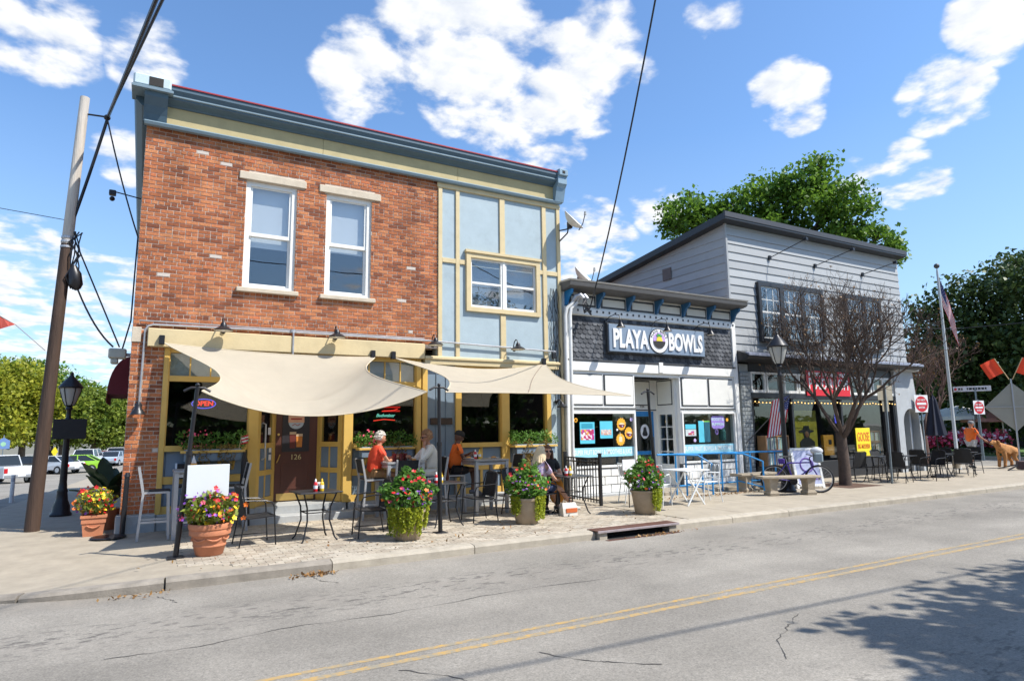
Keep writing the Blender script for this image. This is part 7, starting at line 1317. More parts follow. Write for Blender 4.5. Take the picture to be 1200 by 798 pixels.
no_entry('do not enter sign beside the grey arch', 24.25, 12.75, 2.75, R(-14)); no_entry('do not enter sign under the street name sign', 33.3, 15.0, 2.75, R(-16))
t = thing('street_name_sign', 'white street name blade on a steel post by the lawn', 'sign', (33.32, 15.08, 0), R(-58)); m = MB(); m.bar((0, 0, 0), (0, 0, 3.3), .06, .06); lp(m, 'post', M_POST, t); m = MB(); m.bbox(-.85, .6, -.01, .01, 3.14, 3.38, .004); lp(m, 'blade', P('blade_grey', (.62, .60, .60), .5), t); m = MB(); rr = random.Random(9); x = -.65
while x < .45: w_ = rr.uniform(.05, .12); m.box(x, x+w_, -.014, -.010, 3.21, 3.31); x += w_+(.03 if rr.random() < .8 else .16)
lp(m, 'lettering', M_BLACKPRINT, t); m = MB(); m.lathe([(.06, 0), (.06, .004)], 12); m.xf(Matrix.Translation((-.76, -.011, 3.26)) @ Matrix.Rotation(R(90), 4, 'X')); lp(m, 'emblem', M_SIGNRED, t)
# diamond work sign seen from behind with two flags
t = thing('road_work_sign', 'back of a diamond road work sign with two orange flags', 'sign', (27.0, 11.05, .012), R(-52)); m = MB(); c = 2.22; h = .88
m.prism([(0, c-h), (h, c), (0, c+h), (-h, c)], 'y', -.004, .004); lp(m, 'diamond_panel', P('panel_back', (.36, .34, .28), .45, .35, var=.1, scale=3), t); m = MB(); m.bar((-.02, -.03, .25), (0, -.03, c+h+.12), .05, .04); lp(m, 'mast', M_ALU, t); m = MB(); m.bar((-h*.95, -.02, c), (h*.95, -.02, c), .03, .02); lp(m, 'brace', M_ALU, t)
for a in (45, 135, 225, 315): m = MB(); m.bar((0, 0, .22), (.75*math.cos(R(a)), .75*math.sin(R(a)), .02), .04, .04); lp(m, 'leg', M_STEEL_BLK, t)
m = MB(); m.bbox(-.12, .12, -.12, .12, .02, .32, .02); lp(m, 'stand', P('stand_brown', (.06, .03, .03), .6), t); M_FLAG = P('flag_orange', (.85, .07, .02), .7, var=.06, trans=.3)
for s in (-1, 1):
    tip = Vector((s*.42, -.02, c+h+.88)); b0 = Vector((s*.05, -.02, c+h+.1)); m = MB(); m.tube([b0, tip], .014, 6); lp(m, 'flag_staff', P('staff_wood', (.5, .36, .18), .6), t); d = (tip-b0).normalized(); m = MB(); n = 8; V = []
    out = Vector((s*.78, -.05, -.30)).normalized()
    for i in range(n+1):
        f = i/n
        for k in (0, 1): q = b0.lerp(tip, .32+.68*k); V.append(tuple(q+out*.50*f+Vector((0, .03*math.sin(f*6), -.05*f*f+.0))))
    m.v = V; m.f = [(2*i, 2*i+1, 2*i+3, 2*i+2) for i in range(n)]; m.m = [0]*n; lp(m, 'flag', M_FLAG, t)
# closed patio umbrella
t = thing('closed_umbrella', 'closed navy patio umbrella at the pavement tables', 'umbrella', (21.6, 11.0, .012)); m = MB(); m.tube([(0, 0, 0), (0, 0, 2.62)], .022, 8); lp(m, 'pole', M_STEEL_BLK, t); m = MB(); n = 16; m.rings([[(r*(1 if k % 2 else .72)*math.cos(2*math.pi*k/n), r*(1 if k % 2 else .72)*math.sin(2*math.pi*k/n), z) for k in range(n)] for r, z in ((.02, 2.56), (.10, 2.4), (.17, 2.0), (.25, 1.55), (.30, 1.30), (.22, 1.28))], cap=False); lp(m, 'folded_canopy', P('umbrella_navy', (.022, .026, .045), .85, var=.1), t); m = MB(); m.lathe([(.26, 0), (.27, .05), (.05, .09)], 18); lp(m, 'foot', M_STEEL_BLK, t)
# flags
M_FR, M_FW, M_FB = P('flag_red', (.5, .02, .04), .7), P('flag_white', (.72, .72, .72), .7), P('flag_blue', (.03, .04, .16), .7)
def us_flag(t, P0, along, down, L, H, ripple, name='cloth'):
    """thirteen stripes and a starred canton on a hanging cloth"""
    m = MB(); nx = 20; rows = 13; along = Vector(along); down = Vector(down); nrm = along.cross(down).normalized()
    def pt(i, j): u = i/nx; v = j/rows; return Vector(P0)+along*L*u+down*H*v+nrm*ripple*math.sin(u*9+v*2.2)*(.3+u)+Vector((0, 0, -.12*L*u*u))
    for j in range(rows):
        for i in range(nx): m.mi = 2 if (i < nx*.4 and j < 7) else (j % 2); m.quad(pt(i, j), pt(i+1, j), pt(i+1, j+1), pt(i, j+1))
    lp(m, name, [M_FR, M_FW, M_FB], t); s = MB()
    for a in range(5):
        for b in range(6): p = pt(nx*.4*(b+.5)/6, 7*(a+.5)/5); q = nrm*.004; r = L*.012; [s.quad(p+q*sg+along*r, p+q*sg+down*r, p+q*sg-along*r, p+q*sg-down*r) for sg in (1, -1)]
    lp(s, 'stars', M_FW, t)
t = thing('wall_flag', 'striped national flag hanging from a staff on the grey brick pier', 'flag', (15.35, 12.95, 1.55)); m = MB(); m.tube([(-.12, .0, -.35), (.62, -1.05, 1.0)], .014, 8); lp(m, 'staff', P('staff_dark', (.1, .09, .08), .5), t); us_flag(t, (.60, -1.02, .98), (-.10, .20, -.97), (-.60, .74, -.28), .98, .50, .03)
t = thing('flagpole', 'white flagpole with a drooping national flag', 'flagpole', (26.1, 12.65, .012)); m = MB(); m.lathe([(.11, 0), (.09, .1), (.06, .14), (.055, 3), (.04, 7.4), (.025, 7.55)], 14); lp(m, 'pole', P('pole_white', (.44, .45, .44), .45, .2, var=.1), t, True); m = MB(); m.ball((0, 0, 7.66), .10, 12, 8); lp(m, 'finial', P('finial_dark', (.06, .06, .06), .4), t, True); us_flag(t, (.07, 0, 7.25), (.30, -.12, -.93), (.16, .05, -.98), 1.5, 1.15, .05)
# hanging red flag at the left edge
t = thing('red_flag', 'orange red pennant hanging at the left edge by the pole', 'flag', (-2.25, 13.82, 3.5)); m = MB(); V = []
for i in range(7):
    f = i/6; V += [(-.38+.56*f, 0, .42-.34*f), (-.38+.56*f, .03*math.sin(f*5), -.16+.24*f)]
m.v = V; m.f = [(2*i, 2*i+1, 2*i+3, 2*i+2) for i in range(6)]; m.m = [0]*6; lp(m, 'cloth', P('pennant_red', (.60, .10, .07), .7, trans=.3), t); m = MB(); m.tube([(-.7, 0, .62), (.18, 0, .08), (.62, .1, -.34)], .008, 5); lp(m, 'rope', P('rope_grey', (.3, .3, .3), .8), t)
# ------------------------------------------------------------------ utility pole and wires
M_POLE = P('pole_wood', (.20, .145, .10), .85, var=.35, scale=4, bump=.6, bscale=18, stretch=(3, 3, .25), dirt=.5); M_POLETOP = P('pole_wood_grey', (.55, .49, .42), .85, var=.25, scale=4, bump=.5, bscale=18, stretch=(3, 3, .25))
pb, ptp = Vector((-1.64, 14.27, -.1)), Vector((-1.38, 14.1, 8.12))
t = thing('utility_pole', 'weathered wooden utility pole leaning at the corner', 'utility pole', tuple(pb)); MB().tube([pb.lerp(ptp, f) for f in (0, .2, .45, .645)], [.118, .111, .10, .094], 16).build('lower_shaft', P('pole_wood_dark', (.062, .036, .024), .8, var=.4, scale=4, bump=.6, bscale=18, stretch=(3, 3, .25)), t, True); MB().tube([pb.lerp(ptp, f) for f in (.645, .8, 1.)], [.094, .088, .08], 16).build('upper_shaft', M_POLETOP, t, True)
for f in (.638, .650, .66): p = pb.lerp(ptp, f); MB().tube([p-Vector((0, 0, .02)), p+Vector((0, 0, .02))], .103, 16).build('band', M_PIPE, t)
a0 = pb.lerp(ptp, .96); MB().tube([a0, a0+Vector((.38, -.1, -.02))], .018, 8).build('wire_arm', M_STEEL_BLK, t); INS = a0+Vector((.40, -.12, -.04)); MB().ball(tuple(INS), .06, 8, 6).build('insulator', M_STEEL_BLK, t)
q = pb.lerp(ptp, .565)+Vector((.16, -.08, 0)); MB().tube([q+Vector((0, 0, .25)), q+Vector((.02, 0, .1)), q+Vector((.05, 0, -.12)), q+Vector((.09, 0, -.2))], [.04, .11, .12, .05], 10).build('splice_case', M_STEEL_BLK, t, True)
m = MB(); rr = random.Random(2)
for k in range(6): m.tube([tuple(q+Vector((rr.uniform(-.12, .1), rr.uniform(-.05, .05), .9-i*.22))) for i in range(6)], .012, 5)
m.build('cable_coil', M_STEEL_BLK, t)
for z in (.9, 1.25, 1.7): MB().tube([pb+Vector((.03, -.105, z)), pb+Vector((.03, -.125, z))], .03, 8).build('tag', M_PIPE, t)
def wire(label, pts, r, name='overhead_wire'):
    P_ = [Vector(p) for p in pts]; path = []
    for a, b in zip(P_[:-1], P_[1:]): path += [a.lerp(b, i/10) for i in range(10)]
    path.append(P_[-1]); m = MB(); m.tube([p-P_[0] for p in path], r, 6); o = lp(m, name, M_STEEL_BLK, None); o.location = P_[0]; tag(o, label, 'wire')
def sagged(a, b, s, n=8): a, b = Vector(a), Vector(b); return [a.lerp(b, i/n)-Vector((0, 0, s*4*(i/n)*(1-i/n))) for i in range(n+1)]
ovh = Vector((-.2, 9.0, 7.34)); pw_ = pb.lerp(ptp, .67); e2 = ovh+(ovh-INS)*2.2
wire('thick cable rising from the utility pole over the street', sagged(pw_, INS+Vector((.02, 0, .05)), .06, 6)+[ovh, e2], .03); wire('second cable twisted beside the thick cable over the street', [INS, ovh+Vector((.10, 0, .12)), e2+Vector((.3, 0, .3))], .022)
wire('drop wire from the pole arm to the building side', sagged(INS, (-.33, 13.6, 5.35), .1), .014); wire('slack wire down the brick corner', [(-.33, 13.6, 5.35), (-.335, 13.4, 4.6), (-.34, 13.3, 3.7), (-.45, 13.55, 3.2)], .014)
wire('steep wire from the pole to the service box', sagged(pb.lerp(ptp, .66)+Vector((.1, 0, 0)), (-.5, 13.65, 3.25), .0), .014); wire('cable from the splice case to the service box', sagged(q+Vector((.09, 0, -.2)), (-.60, 13.65, 3.25), .12), .016)
wire('guy wire from the pole down to the left', [pb.lerp(ptp, .7), (-4.6, 14.6, 6.0)], .006)
wire('black service wire rising from the white shop over the street', sagged((9.55, 12.72, 4.66), (6.75, 7.0, 8.48), .25)+[Vector((5.66, 5.0, 9.57)), Vector((4.03, 2.0, 11.2)), Vector((1.9, -2.0, 13.4))], .016)
wire('street wire running along the near side overhead', [(-40, 1.6, 8.6), (9, -.4, 8.4), (60, -2.6, 8.6)], .022); wire('pale wire crossing in front of the dark right-hand trees', [(33, 19, 6.6), (36.3, 16.8, 6.53), (37.4, 14.4, 6.55), (44, 2, 6.7)], .02)
t = thing('service_box', 'grey electric service box on the side of the brick wall', 'box', (-.52, 13.6, 3.05)); m = MB(); m.bbox(-.14, .14, -.10, .12, -.02, .16, .02); m.bbox(-.10, .02, -.08, .08, -.12, -.02, .02); lp(m, 'case', P('box_grey', (.42, .42, .36), .6), t); m = MB(); m.bar((.12, .05, .06), (.22, .05, .06), .06, .06); lp(m, 'bracket', M_PIPE, t)
t = thing('security_camera', 'small black camera on a thin arm off the brick corner', 'camera', (-.34, 14.6, 6.42)); m = MB(); m.tube([(.03, 0, 0), (-.48, -.05, .06)], .012, 6); lp(m, 'arm', M_STEEL_BLK, t); m = MB(); m.bbox(-.56, -.44, -.10, .02, -.02, .08, .01); m.ball((-.50, -.04, -.09), (.05, .05, .05), 8, 6); lp(m, 'camera_head', M_STEEL_BLK, t)
# maroon awning on the side street
t = thing('side_awning', 'maroon domed awning on the side of the brick building', 'awning', (-.31, 15, 2.4)); m = MB(); n = 8; rs = []
for y in (14.2, 14.205, 16.0): rs.append([(-.31-.36*math.sin(math.pi/2*i/n)**1., y, 2.42+.72*math.cos(math.pi/2*i/n)) for i in range(n+1)]+[(-.31, y, 2.42)])
m.rings(rs); m.build('canopy', P('awning_maroon', (.10, .008, .016), .8, var=.1), t); MB().box(-.675, -.665, 14.2, 16.0, 2.26, 2.42).build('valance', MATS['awning_maroon'], t)
t = thing('bollard_post', 'pale thin marker post by the side street kerb', 'post', (-3.72, 27, gz(-1, 27)-.12)); m = MB(); m.tube([(0, 0, 0), (0, 0, .9)], .06, 10); lp(m, 'post', P('marker_white', (.6, .6, .6), .6), t, True); m = MB(); m.lathe([(.062, .68), (.062, .8)], 10); lp(m, 'band', P('marker_band', (.35, .36, .4), .5), t, True)

# ------------------------------------------------------------------ trees
M_BARK = P('bark', (.10, .075, .055), .9, var=.35, scale=5, bump=.7, bscale=25, stretch=(2, 2, .4)); M_BARKDK = P('bark_dark', (.080, .055, .042), .9, var=.3, scale=6, bump=.6, bscale=25)
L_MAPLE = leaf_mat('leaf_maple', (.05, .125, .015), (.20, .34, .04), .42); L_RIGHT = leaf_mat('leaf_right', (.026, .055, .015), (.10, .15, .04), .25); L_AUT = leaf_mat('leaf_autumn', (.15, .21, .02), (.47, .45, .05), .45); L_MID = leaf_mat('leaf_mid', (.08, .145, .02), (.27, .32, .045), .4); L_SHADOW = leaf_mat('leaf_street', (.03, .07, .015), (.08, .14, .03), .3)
def crown_pts(blobs, dens, seed, clump=.42):
    rng = np.random.default_rng(seed); out = []
    for (x, y, z, r) in blobs:
        nc = max(8, int(26*r*r/2)); d = rng.normal(size=(nc, 3)); d /= np.linalg.norm(d, axis=1)[:, None]; cc = np.array((x, y, z))+d*(r*rng.uniform(.45, 1.02, nc))[:, None]*np.array((1, 1, .92))
        for c in cc:
            k = int(dens*rng.uniform(.6, 1.3)); e = np.clip(rng.normal(size=(k, 3)), -1.9, 1.9)*np.array((clump, clump, clump*.62))*min(1., .5+r*.35); out.append(c+e)
    return np.concatenate(out), rng
def tree(name, label, base, blobs, leafmat, dens, size, seed, bark=None, tr=.3, group=None, clump=.42, droop=.3, cat='tree'):
    t = thing(name, label, cat, base, group=group); bv = Vector(base); C, rng = crown_pts([(b[0]-base[0], b[1]-base[1], b[2]-base[2], b[3]) for b in blobs], dens, seed, clump)
    V, F = leaves(C, size, .72, .45, .4, rng, droop); mesh_np('crown', V, F, leafmat, t, kind='stuff')
    cz = min(b[2] for b in blobs)-base[2]; top = max(b[2] for b in blobs)-base[2]; cxm = sum(b[0] for b in blobs)/len(blobs)-base[0]; cym = sum(b[1] for b in blobs)/len(blobs)-base[1]; fk = Vector((cxm*.35, cym*.35, max(1.2, cz*.7)))
    m = MB(); m.tube([(0, 0, -.3), fk*.5, fk, Vector((cxm*.7, cym*.7, cz+(top-cz)*.45)), Vector((cxm, cym, top*.95))], [tr*1.25, tr, tr*.85, tr*.5, tr*.12], 10)
    lp(m, 'trunk', bark or M_BARK, t, True); m = MB(); rnd = random.Random(seed)
    for b in blobs:
        e = Vector((b[0]-base[0], b[1]-base[1], b[2]-base[2])); s = fk.lerp(Vector((cxm*.8, cym*.8, cz+(top-cz)*.4)), rnd.uniform(0, .8)); mid = s.lerp(e, .5)+Vector((rnd.uniform(-.3, .3), rnd.uniform(-.3, .3), -.15)); m.tube([s, mid, e], [tr*.4, tr*.28, tr*.1], 7)
        for k in range(4): d = Vector((rnd.gauss(0, 1), rnd.gauss(0, 1), rnd.gauss(.4, .8))).normalized(); m.tube([mid.lerp(e, .5), e+d*b[3]*.4, e+d*b[3]*.85], [tr*.12, tr*.07, .012], 5)
    lp(m, 'limbs', bark or M_BARK, t, True); return t
BIG = [(25.8, 25.1, 13.7, 1.4), (25.2, 25.7, 13.0, .8), (26.8, 24.0, 13.0, 1.0), (27.7, 23.0, 13.5, 1.3), (28.6, 21.9, 14.0, 1.5), (29.5, 20.6, 14.3, 1.4), (30.2, 19.8, 15.0, .9), (30.6, 19.0, 13.1, 1.4), (30.9, 18.5, 11.8, 1.3), (31.4, 17.6, 10.6, .9), (31.7, 17.1, 9.9, .6), (28.8, 21.6, 12.1, 1.7), (27.6, 23.1, 12.2, 1.4), (29.9, 20.1, 12.0, 1.8), (26.3, 24.6, 12.6, 1.0), (29.5, 22.5, 11.0, 1.6), (28.3, 24.0, 11.0, 1.6)]
tree('maple_tree', 'large green tree rising behind the grey building roof', (29.2, 27.4, 0), BIG, L_MAPLE, 58, .235, 31, tr=.42, clump=.36)
RT1 = [(42.6, 17.3, 9.6, 1.9), (42.0, 18.8, 9.1, 1.7), (41.3, 20.2, 8.4, 1.3), (40.9, 21.0, 7.4, 1.1), (42.1, 18.4, 6.7, 2.2), (41.4, 20.0, 6.0, 1.8), (42.8, 17.0, 7.0, 2.4), (40.9, 21.0, 5.1, 1.4), (41.9, 19.4, 4.2, 2.0), (42.7, 17.6, 4.3, 2.0)]
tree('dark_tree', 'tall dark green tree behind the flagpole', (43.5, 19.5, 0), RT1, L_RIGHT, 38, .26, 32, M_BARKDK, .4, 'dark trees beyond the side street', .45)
RT2 = [(40.8, 15.1, 9.3, 1.8), (41.0, 14.1, 8.0, 2.4), (41.0, 15.3, 5.6, 2.6), (41.4, 13.4, 5.7, 2.6), (41.6, 15.4, 3.6, 2.0), (41.4, 12.6, 8.7, 2.4), (42.6, 11.0, 6, 2.6)]
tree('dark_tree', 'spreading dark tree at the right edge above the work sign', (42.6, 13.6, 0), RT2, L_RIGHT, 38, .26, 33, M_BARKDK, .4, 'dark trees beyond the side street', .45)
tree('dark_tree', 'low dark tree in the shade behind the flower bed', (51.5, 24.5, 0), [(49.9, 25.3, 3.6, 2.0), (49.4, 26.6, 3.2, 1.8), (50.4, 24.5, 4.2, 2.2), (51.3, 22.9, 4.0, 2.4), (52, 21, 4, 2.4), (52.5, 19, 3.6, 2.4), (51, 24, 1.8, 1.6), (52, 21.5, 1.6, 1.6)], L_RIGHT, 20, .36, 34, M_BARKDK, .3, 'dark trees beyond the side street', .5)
LT = [([(-14.3, 78.7, 7.0, 2.8), (-12.8, 79.0, 5.0, 2.7), (-15.6, 78.5, 5.0, 3.2), (-12.0, 79.1, 2.4, 1.8), (-14, 78, 2.5, 2.2)], L_AUT, 'yellow green tree at the far left edge behind the parked cars'), ([(-11.2, 82.2, 7.0, 2.7), (-9.9, 82.4, 5.5, 2.6), (-12.1, 82.1, 4.5, 2.3), (-10.4, 82.3, 2.8, 2.3)], L_AUT, 'yellow green tree seen left of the utility pole'), ([(-8.3, 85.6, 5.3, 2.4), (-7.3, 85.7, 4.0, 2.1), (-8.8, 85.6, 2.7, 2.0), (-6.9, 85.7, 1.9, 1.7)], L_MID, 'green tree seen between utility pole and shaded lamp'),
      ([(-5.8, 88.8, 5.0, 2.6), (-4.6, 88.9, 3.6, 2.2), (-6.0, 88.8, 2.7, 2.4), (-3.9, 88.9, 1.9, 2.0)], L_MID, 'green tree seen behind the shaded street lamp'), ([(-2.8, 92.0, 4.8, 2.7), (-1.7, 92.0, 3.2, 2.5), (-3.6, 91.9, 2.2, 2.1), (-.5, 92.0, 3.0, 3.2)], L_MID, 'green tree seen right of the shaded lamp beside the brick corner'), ([(-13.7, 96.0, 9.6, 2.0), (-10.7, 96.4, 8.4, 2.4), (-7.4, 96.7, 6.6, 2.4), (-4, 97, 5, 2.6), (-16, 96, 8, 3), (-6, 96.5, 3, 3), (-12, 96, 4, 3)], L_MAPLE, 'taller dark green trees standing behind the yellow ones')]
for i, (b, mt, lab) in enumerate(LT): tree('far_tree', lab, (sum(q[0] for q in b)/len(b), sum(q[1] for q in b)/len(b)+.5, -1.5), b, mt, 30, .40, 40+i, tr=.3, group='trees behind the parking lot', clump=.6)
# street tree right of the camera whose shade falls on the road, and trees across the road mirrored in the windows
tree('street_tree', 'street tree on the near pavement right of the camera', (11.4, -1.6, 0), [(9.0, -.2, 6.2, .42), (10.0, -.5, 6.2, .6), (11.0, -.7, 6.3, .8), (8.0, -1.3, 6.3, .4), (9.0, -1.3, 6.3, .55), (10.0, -1.5, 6.3, .8), (12.3, -.8, 6.3, 1.0), (13.6, -.8, 6.4, 1.1), (11.5, -1.2, 6.3, 1.2), (12.7, -1.3, 6.2, 1.4), (10.5, -1.7, 6.2, 1.0), (13.8, -1.3, 6.4, 1.5), (12.1, -1.8, 7.6, 1.6), (10.9, -2.2, 7.2, 1.4), (9.2, -.9, 6.4, .6), (14.2, -2.0, 7, 1.8), (13.1, -3, 6.2, 1.6), (15.5, -1.2, 6.4, 1.5)], L_SHADOW, 30, .22, 51, tr=.17, clump=.34)
for i, (x, y, lab) in enumerate(((-8, -12, 'garden tree far behind the camera on the left'), (4, -14, 'garden tree straight behind the camera'), (18, -13, 'garden tree far behind the camera on the right'))):
    tree('garden_tree', lab, (x, y, 0), [(x+dx, y+dy, z, r) for dx, dy, z, r in ((0, 0, 7, 2.6), (2, .5, 5.5, 2.2), (-2, .3, 5.3, 2.2), (.5, 1.2, 4.2, 2.0), (-1, -1, 4.2, 2), (3.5, 0, 4, 1.8), (-3.5, 0, 4, 1.8))], L_SHADOW, 14, .45, 60+i, tr=.3, group='trees across the road', clump=.5)
t = thing('added_hedge', 'long unseen hedge added behind the camera to darken window reflections', 'hedge', (8, -7, 0)); rng = np.random.default_rng(66); C = np.stack([rng.uniform(-45, 45, 9000), rng.uniform(-.7, .7, 9000), rng.uniform(.1, 1, 9000)**.7*2.3+rng.normal(0, .1, 9000)], 1); V, F = leaves(C, .42, .7, .4, .4, rng); mesh_np('foliage', V, F, L_SHADOW, t, kind='stuff')  # unseen hedge added so the shop windows reflect dark green
m = MB(); m.box(-45, 45, -.35, .35, 0, 2.0); lp(m, 'inner_branches', M_BARKDK, t)
t = thing('added_house', 'unseen brick house added behind the camera to darken window reflections', 'building', (10, -24, 0)); m = MB(); m.box(-30, 30, -6, 0, 0, 6.2); lp(m, 'wall', P('added_house_wall', (.10, .06, .045), .9, var=.2), t); m = MB(); m.prism([(-6.5, 6.2), (.5, 6.2), (-3, 8.8)], 'x', -30.5, 30.5); lp(m, 'roof', P('added_house_roof', (.06, .055, .05), .9), t)  # unseen house added to darken what the windows reflect
for k in range(8): m = MB(); m.box(-27+k*7, -25.6+k*7, .0, .04, 3.4, 5.2); lp(m, 'window', M_UPGLASS, t)
# leafless street trees
def bare_tree(name, label, base, H, seed, spread, trunk_r, trunk_h, leaf_n, lim, bark=M_BARKDK, levels=6):
    t = thing(name, label, 'tree', base); rnd = random.Random(seed); m = MB(); tips = []
    mt = MB(); mt.tube([(0, 0, -.05), (.02, 0, trunk_h*.4), (.0, .02, trunk_h)], [trunk_r*1.15, trunk_r, trunk_r*.92], 12); lp(mt, 'trunk', bark, t, True)
    def grow(p, d, L, r, lv):
        if lv == 0 or r < .003: tips.append(p); return
        n = 3; pts = [p]; q = p; dd = d.copy()
        for i in range(n): dd = (dd+Vector((rnd.gauss(0, .12), rnd.gauss(0, .12), .15 if lv > 2 else .10))).normalized(); q = q+dd*L/n; pts.append(q)
        m.tube(pts, [r, r*.9, r*.8, r*.68], 6 if lv > 3 else 4, cap=False)
        k = 3 if rnd.random() < lim else 2
        for j in range(k):
            a = rnd.uniform(0, 6.28); w = dd.orthogonal().normalized(); w = Matrix.Rotation(a, 3, dd) @ w; nd = (dd+w*rnd.uniform(.35, .85)*spread).normalized(); grow(pts[-1], nd, L*rnd.uniform(.66, .88), r*rnd.uniform(.55, .72), lv-1)
        if lv < levels:
            for f in (1, 2):
                if rnd.random() < .7: w = Matrix.Rotation(rnd.uniform(0, 6.28), 3, dd) @ dd.orthogonal().normalized(); grow(pts[f], (dd*.6+w*.8).normalized(), L*.55, r*.40, max(lv-2, 1))
    for k in range(6): a = 2*math.pi*k/6+rnd.uniform(-.3, .3); grow(Vector((0, 0, trunk_h-.05*k)), Vector((math.cos(a)*.75*spread, math.sin(a)*.75*spread, 1)).normalized(), H*.24, trunk_r*rnd.uniform(.34, .48), levels)
    lp(m, 'branches', bark, t)
    if leaf_n: C = np.array([tuple(p) for p in tips]); C = C[np.random.default_rng(seed).integers(0, len(C), leaf_n)]; V, F = leaves(C, .07, .5, .1, .4, np.random.default_rng(seed), .8); mesh_np('dead_leaves', V, F, M_DRY, t, kind='stuff')
    return t
bare_tree('bare_tree', 'leafless street tree with upswept branches in front of the record shop', (16.95, 11.13, 0), 5.2, 5, 1.15, .15, 1.45, 600, .54, levels=7)
bare_tree('bare_tree', 'brown twiggy leafless tree between grey building and flagpole', (29.2, 15.4, 0), 5.4, 9, 1.1, .16, 1.3, 900, .4, P('bark_reddish', (.10, .058, .045), .9, var=.3), 6)
mb = MB(); mb.box(16.2, 17.7, 10.5, 11.8, -.02, .016); o = mb.build('tree_pit', P('mulch', (.10, .055, .035), .95, var=.4, scale=20, bump=.8, bscale=50)); o['kind'] = 'structure'; o['label'] = 'mulched pit round the bare street tree'

# ------------------------------------------------------------------ across the side street: flower bed, shrubs, canopy
t = thing('flower_hedge', 'bed of pink red flowers on the lawn behind the walking man', 'hedge', (38.9, 18.6, 0)); rng = np.random.default_rng(71); C = []
for k in range(46): f = k/45; C.append(ball_pts(60, (-.9+2.0*f, 2.4-3.9*f, .62+.12*rng.uniform(-1, 1)), (.55, .5, .55), rng, .3))
C = np.concatenate(C); V, F = leaves(C, .16, .6, .4, .4, rng); mesh_np('foliage', V, F, L_DARK, t, kind='stuff')
p = C[rng.integers(0, len(C), 1500)]+np.array((-.12, -.12, .16)); V, F = flowers_mesh(p[p[:, 2] > .42], .10, rng); mesh_np('pink_flowers', V, F, FLOW['pink'], t, kind='stuff'); p = C[rng.integers(0, len(C), 350)]+np.array((-.16, -.16, .18)); V, F = flowers_mesh(p[p[:, 2] > .42], .09, rng); mesh_np('white_flowers', V, F, FLOW['white'], t, kind='stuff')
for k, (x, y, r, mt, lab) in enumerate(((39.9, 15.1, .75, L_YEL, 'low light green shrub on the lawn behind the dog'), (40.2, 13.4, .9, L_DARK, 'dark green shrub at the right edge of the lawn'), (39.2, 12.6, .5, L_LIME, 'small yellow flowering shrub at the right edge of the lawn'))):
    t = thing('shrub', lab, 'shrub', (x, y, 0)); C = ball_pts(500, (0, 0, r*.55), (r, r, r*.75), np.random.default_rng(80+k), .4); V, F = leaves(C, .16, .6, .5, .4, np.random.default_rng(80+k)); mesh_np('foliage', V, F, mt, t, kind='stuff'); m = MB(); [m.tube([(0, 0, 0), (math.cos(a)*r*.5, math.sin(a)*r*.5, r)], .02, 5) for a in (0, 1.3, 2.6, 4, 5.2)]; lp(m, 'stems', M_BARK, t)
t = thing('canopy_tent', 'white peaked canopy tent beyond the flower bed', 'tent', (43.0, 20.6, 0)); m = MB(); h = 1.7; m.rings([[(-h, -h, 1.9), (h, -h, 1.9), (h, h, 1.9), (-h, h, 1.9)], [(-h, -h, 2.1), (h, -h, 2.1), (h, h, 2.1), (-h, h, 2.1)], [(-.1, -.1, 2.75), (.1, -.1, 2.75), (.1, .1, 2.75), (-.1, .1, 2.75)]], cap=False); lp(m, 'roof', P('tent_white', (.75, .74, .70), .7, trans=.2), t)
for sx in (-1, 1):
    for sy in (-1, 1): m = MB(); m.tube([(sx*h*.97, sy*h*.97, 0), (sx*h*.97, sy*h*.97, 1.95)], .03, 6); lp(m, 'leg', M_ALU, t)
t = thing('market_umbrella', 'faded pink market umbrella beyond the lawn', 'umbrella', (43.6, 18.3, 0)); m = MB(); n = 8; m.rings([[(r*math.cos(2*math.pi*k/n), r*math.sin(2*math.pi*k/n), z) for k in range(n)] for r, z in ((2.35, 1.75), (2.3, 1.95), (1.2, 2.5), (.05, 3.0))], cap=False); lp(m, 'canopy', P('umbrella_pink', (.48, .22, .18), .8, trans=.2), t); m = MB(); m.tube([(0, 0, 0), (0, 0, 3.05)], .035, 8); lp(m, 'pole', M_STEEL_BLK, t); m = MB(); [m.tube([(0, 0, 1.9), (2.2*math.cos(2*math.pi*k/n), 2.2*math.sin(2*math.pi*k/n), 1.93)], .015, 5) for k in range(n)]; lp(m, 'ribs', M_STEEL_BLK, t)
t = thing('far_house', 'dark low building half hidden behind the right-hand trees', 'building', (58, 22, 0)); m = MB(); m.box(-3, 6, -14, 10, 0, 3.2); lp(m, 'wall', P('far_wall', (.06, .06, .055), .9), t); m = MB(); m.prism([(-3.5, 3.2), (6.5, 3.2), (1.5, 6)], 'y', -14.4, 10.4); lp(m, 'roof', P('far_roof', (.08, .07, .065), .9), t); m = MB(); m.box(-3.03, -3.0, -2, 0, 1, 2.2); lp(m, 'window', M_UPGLASS, t)

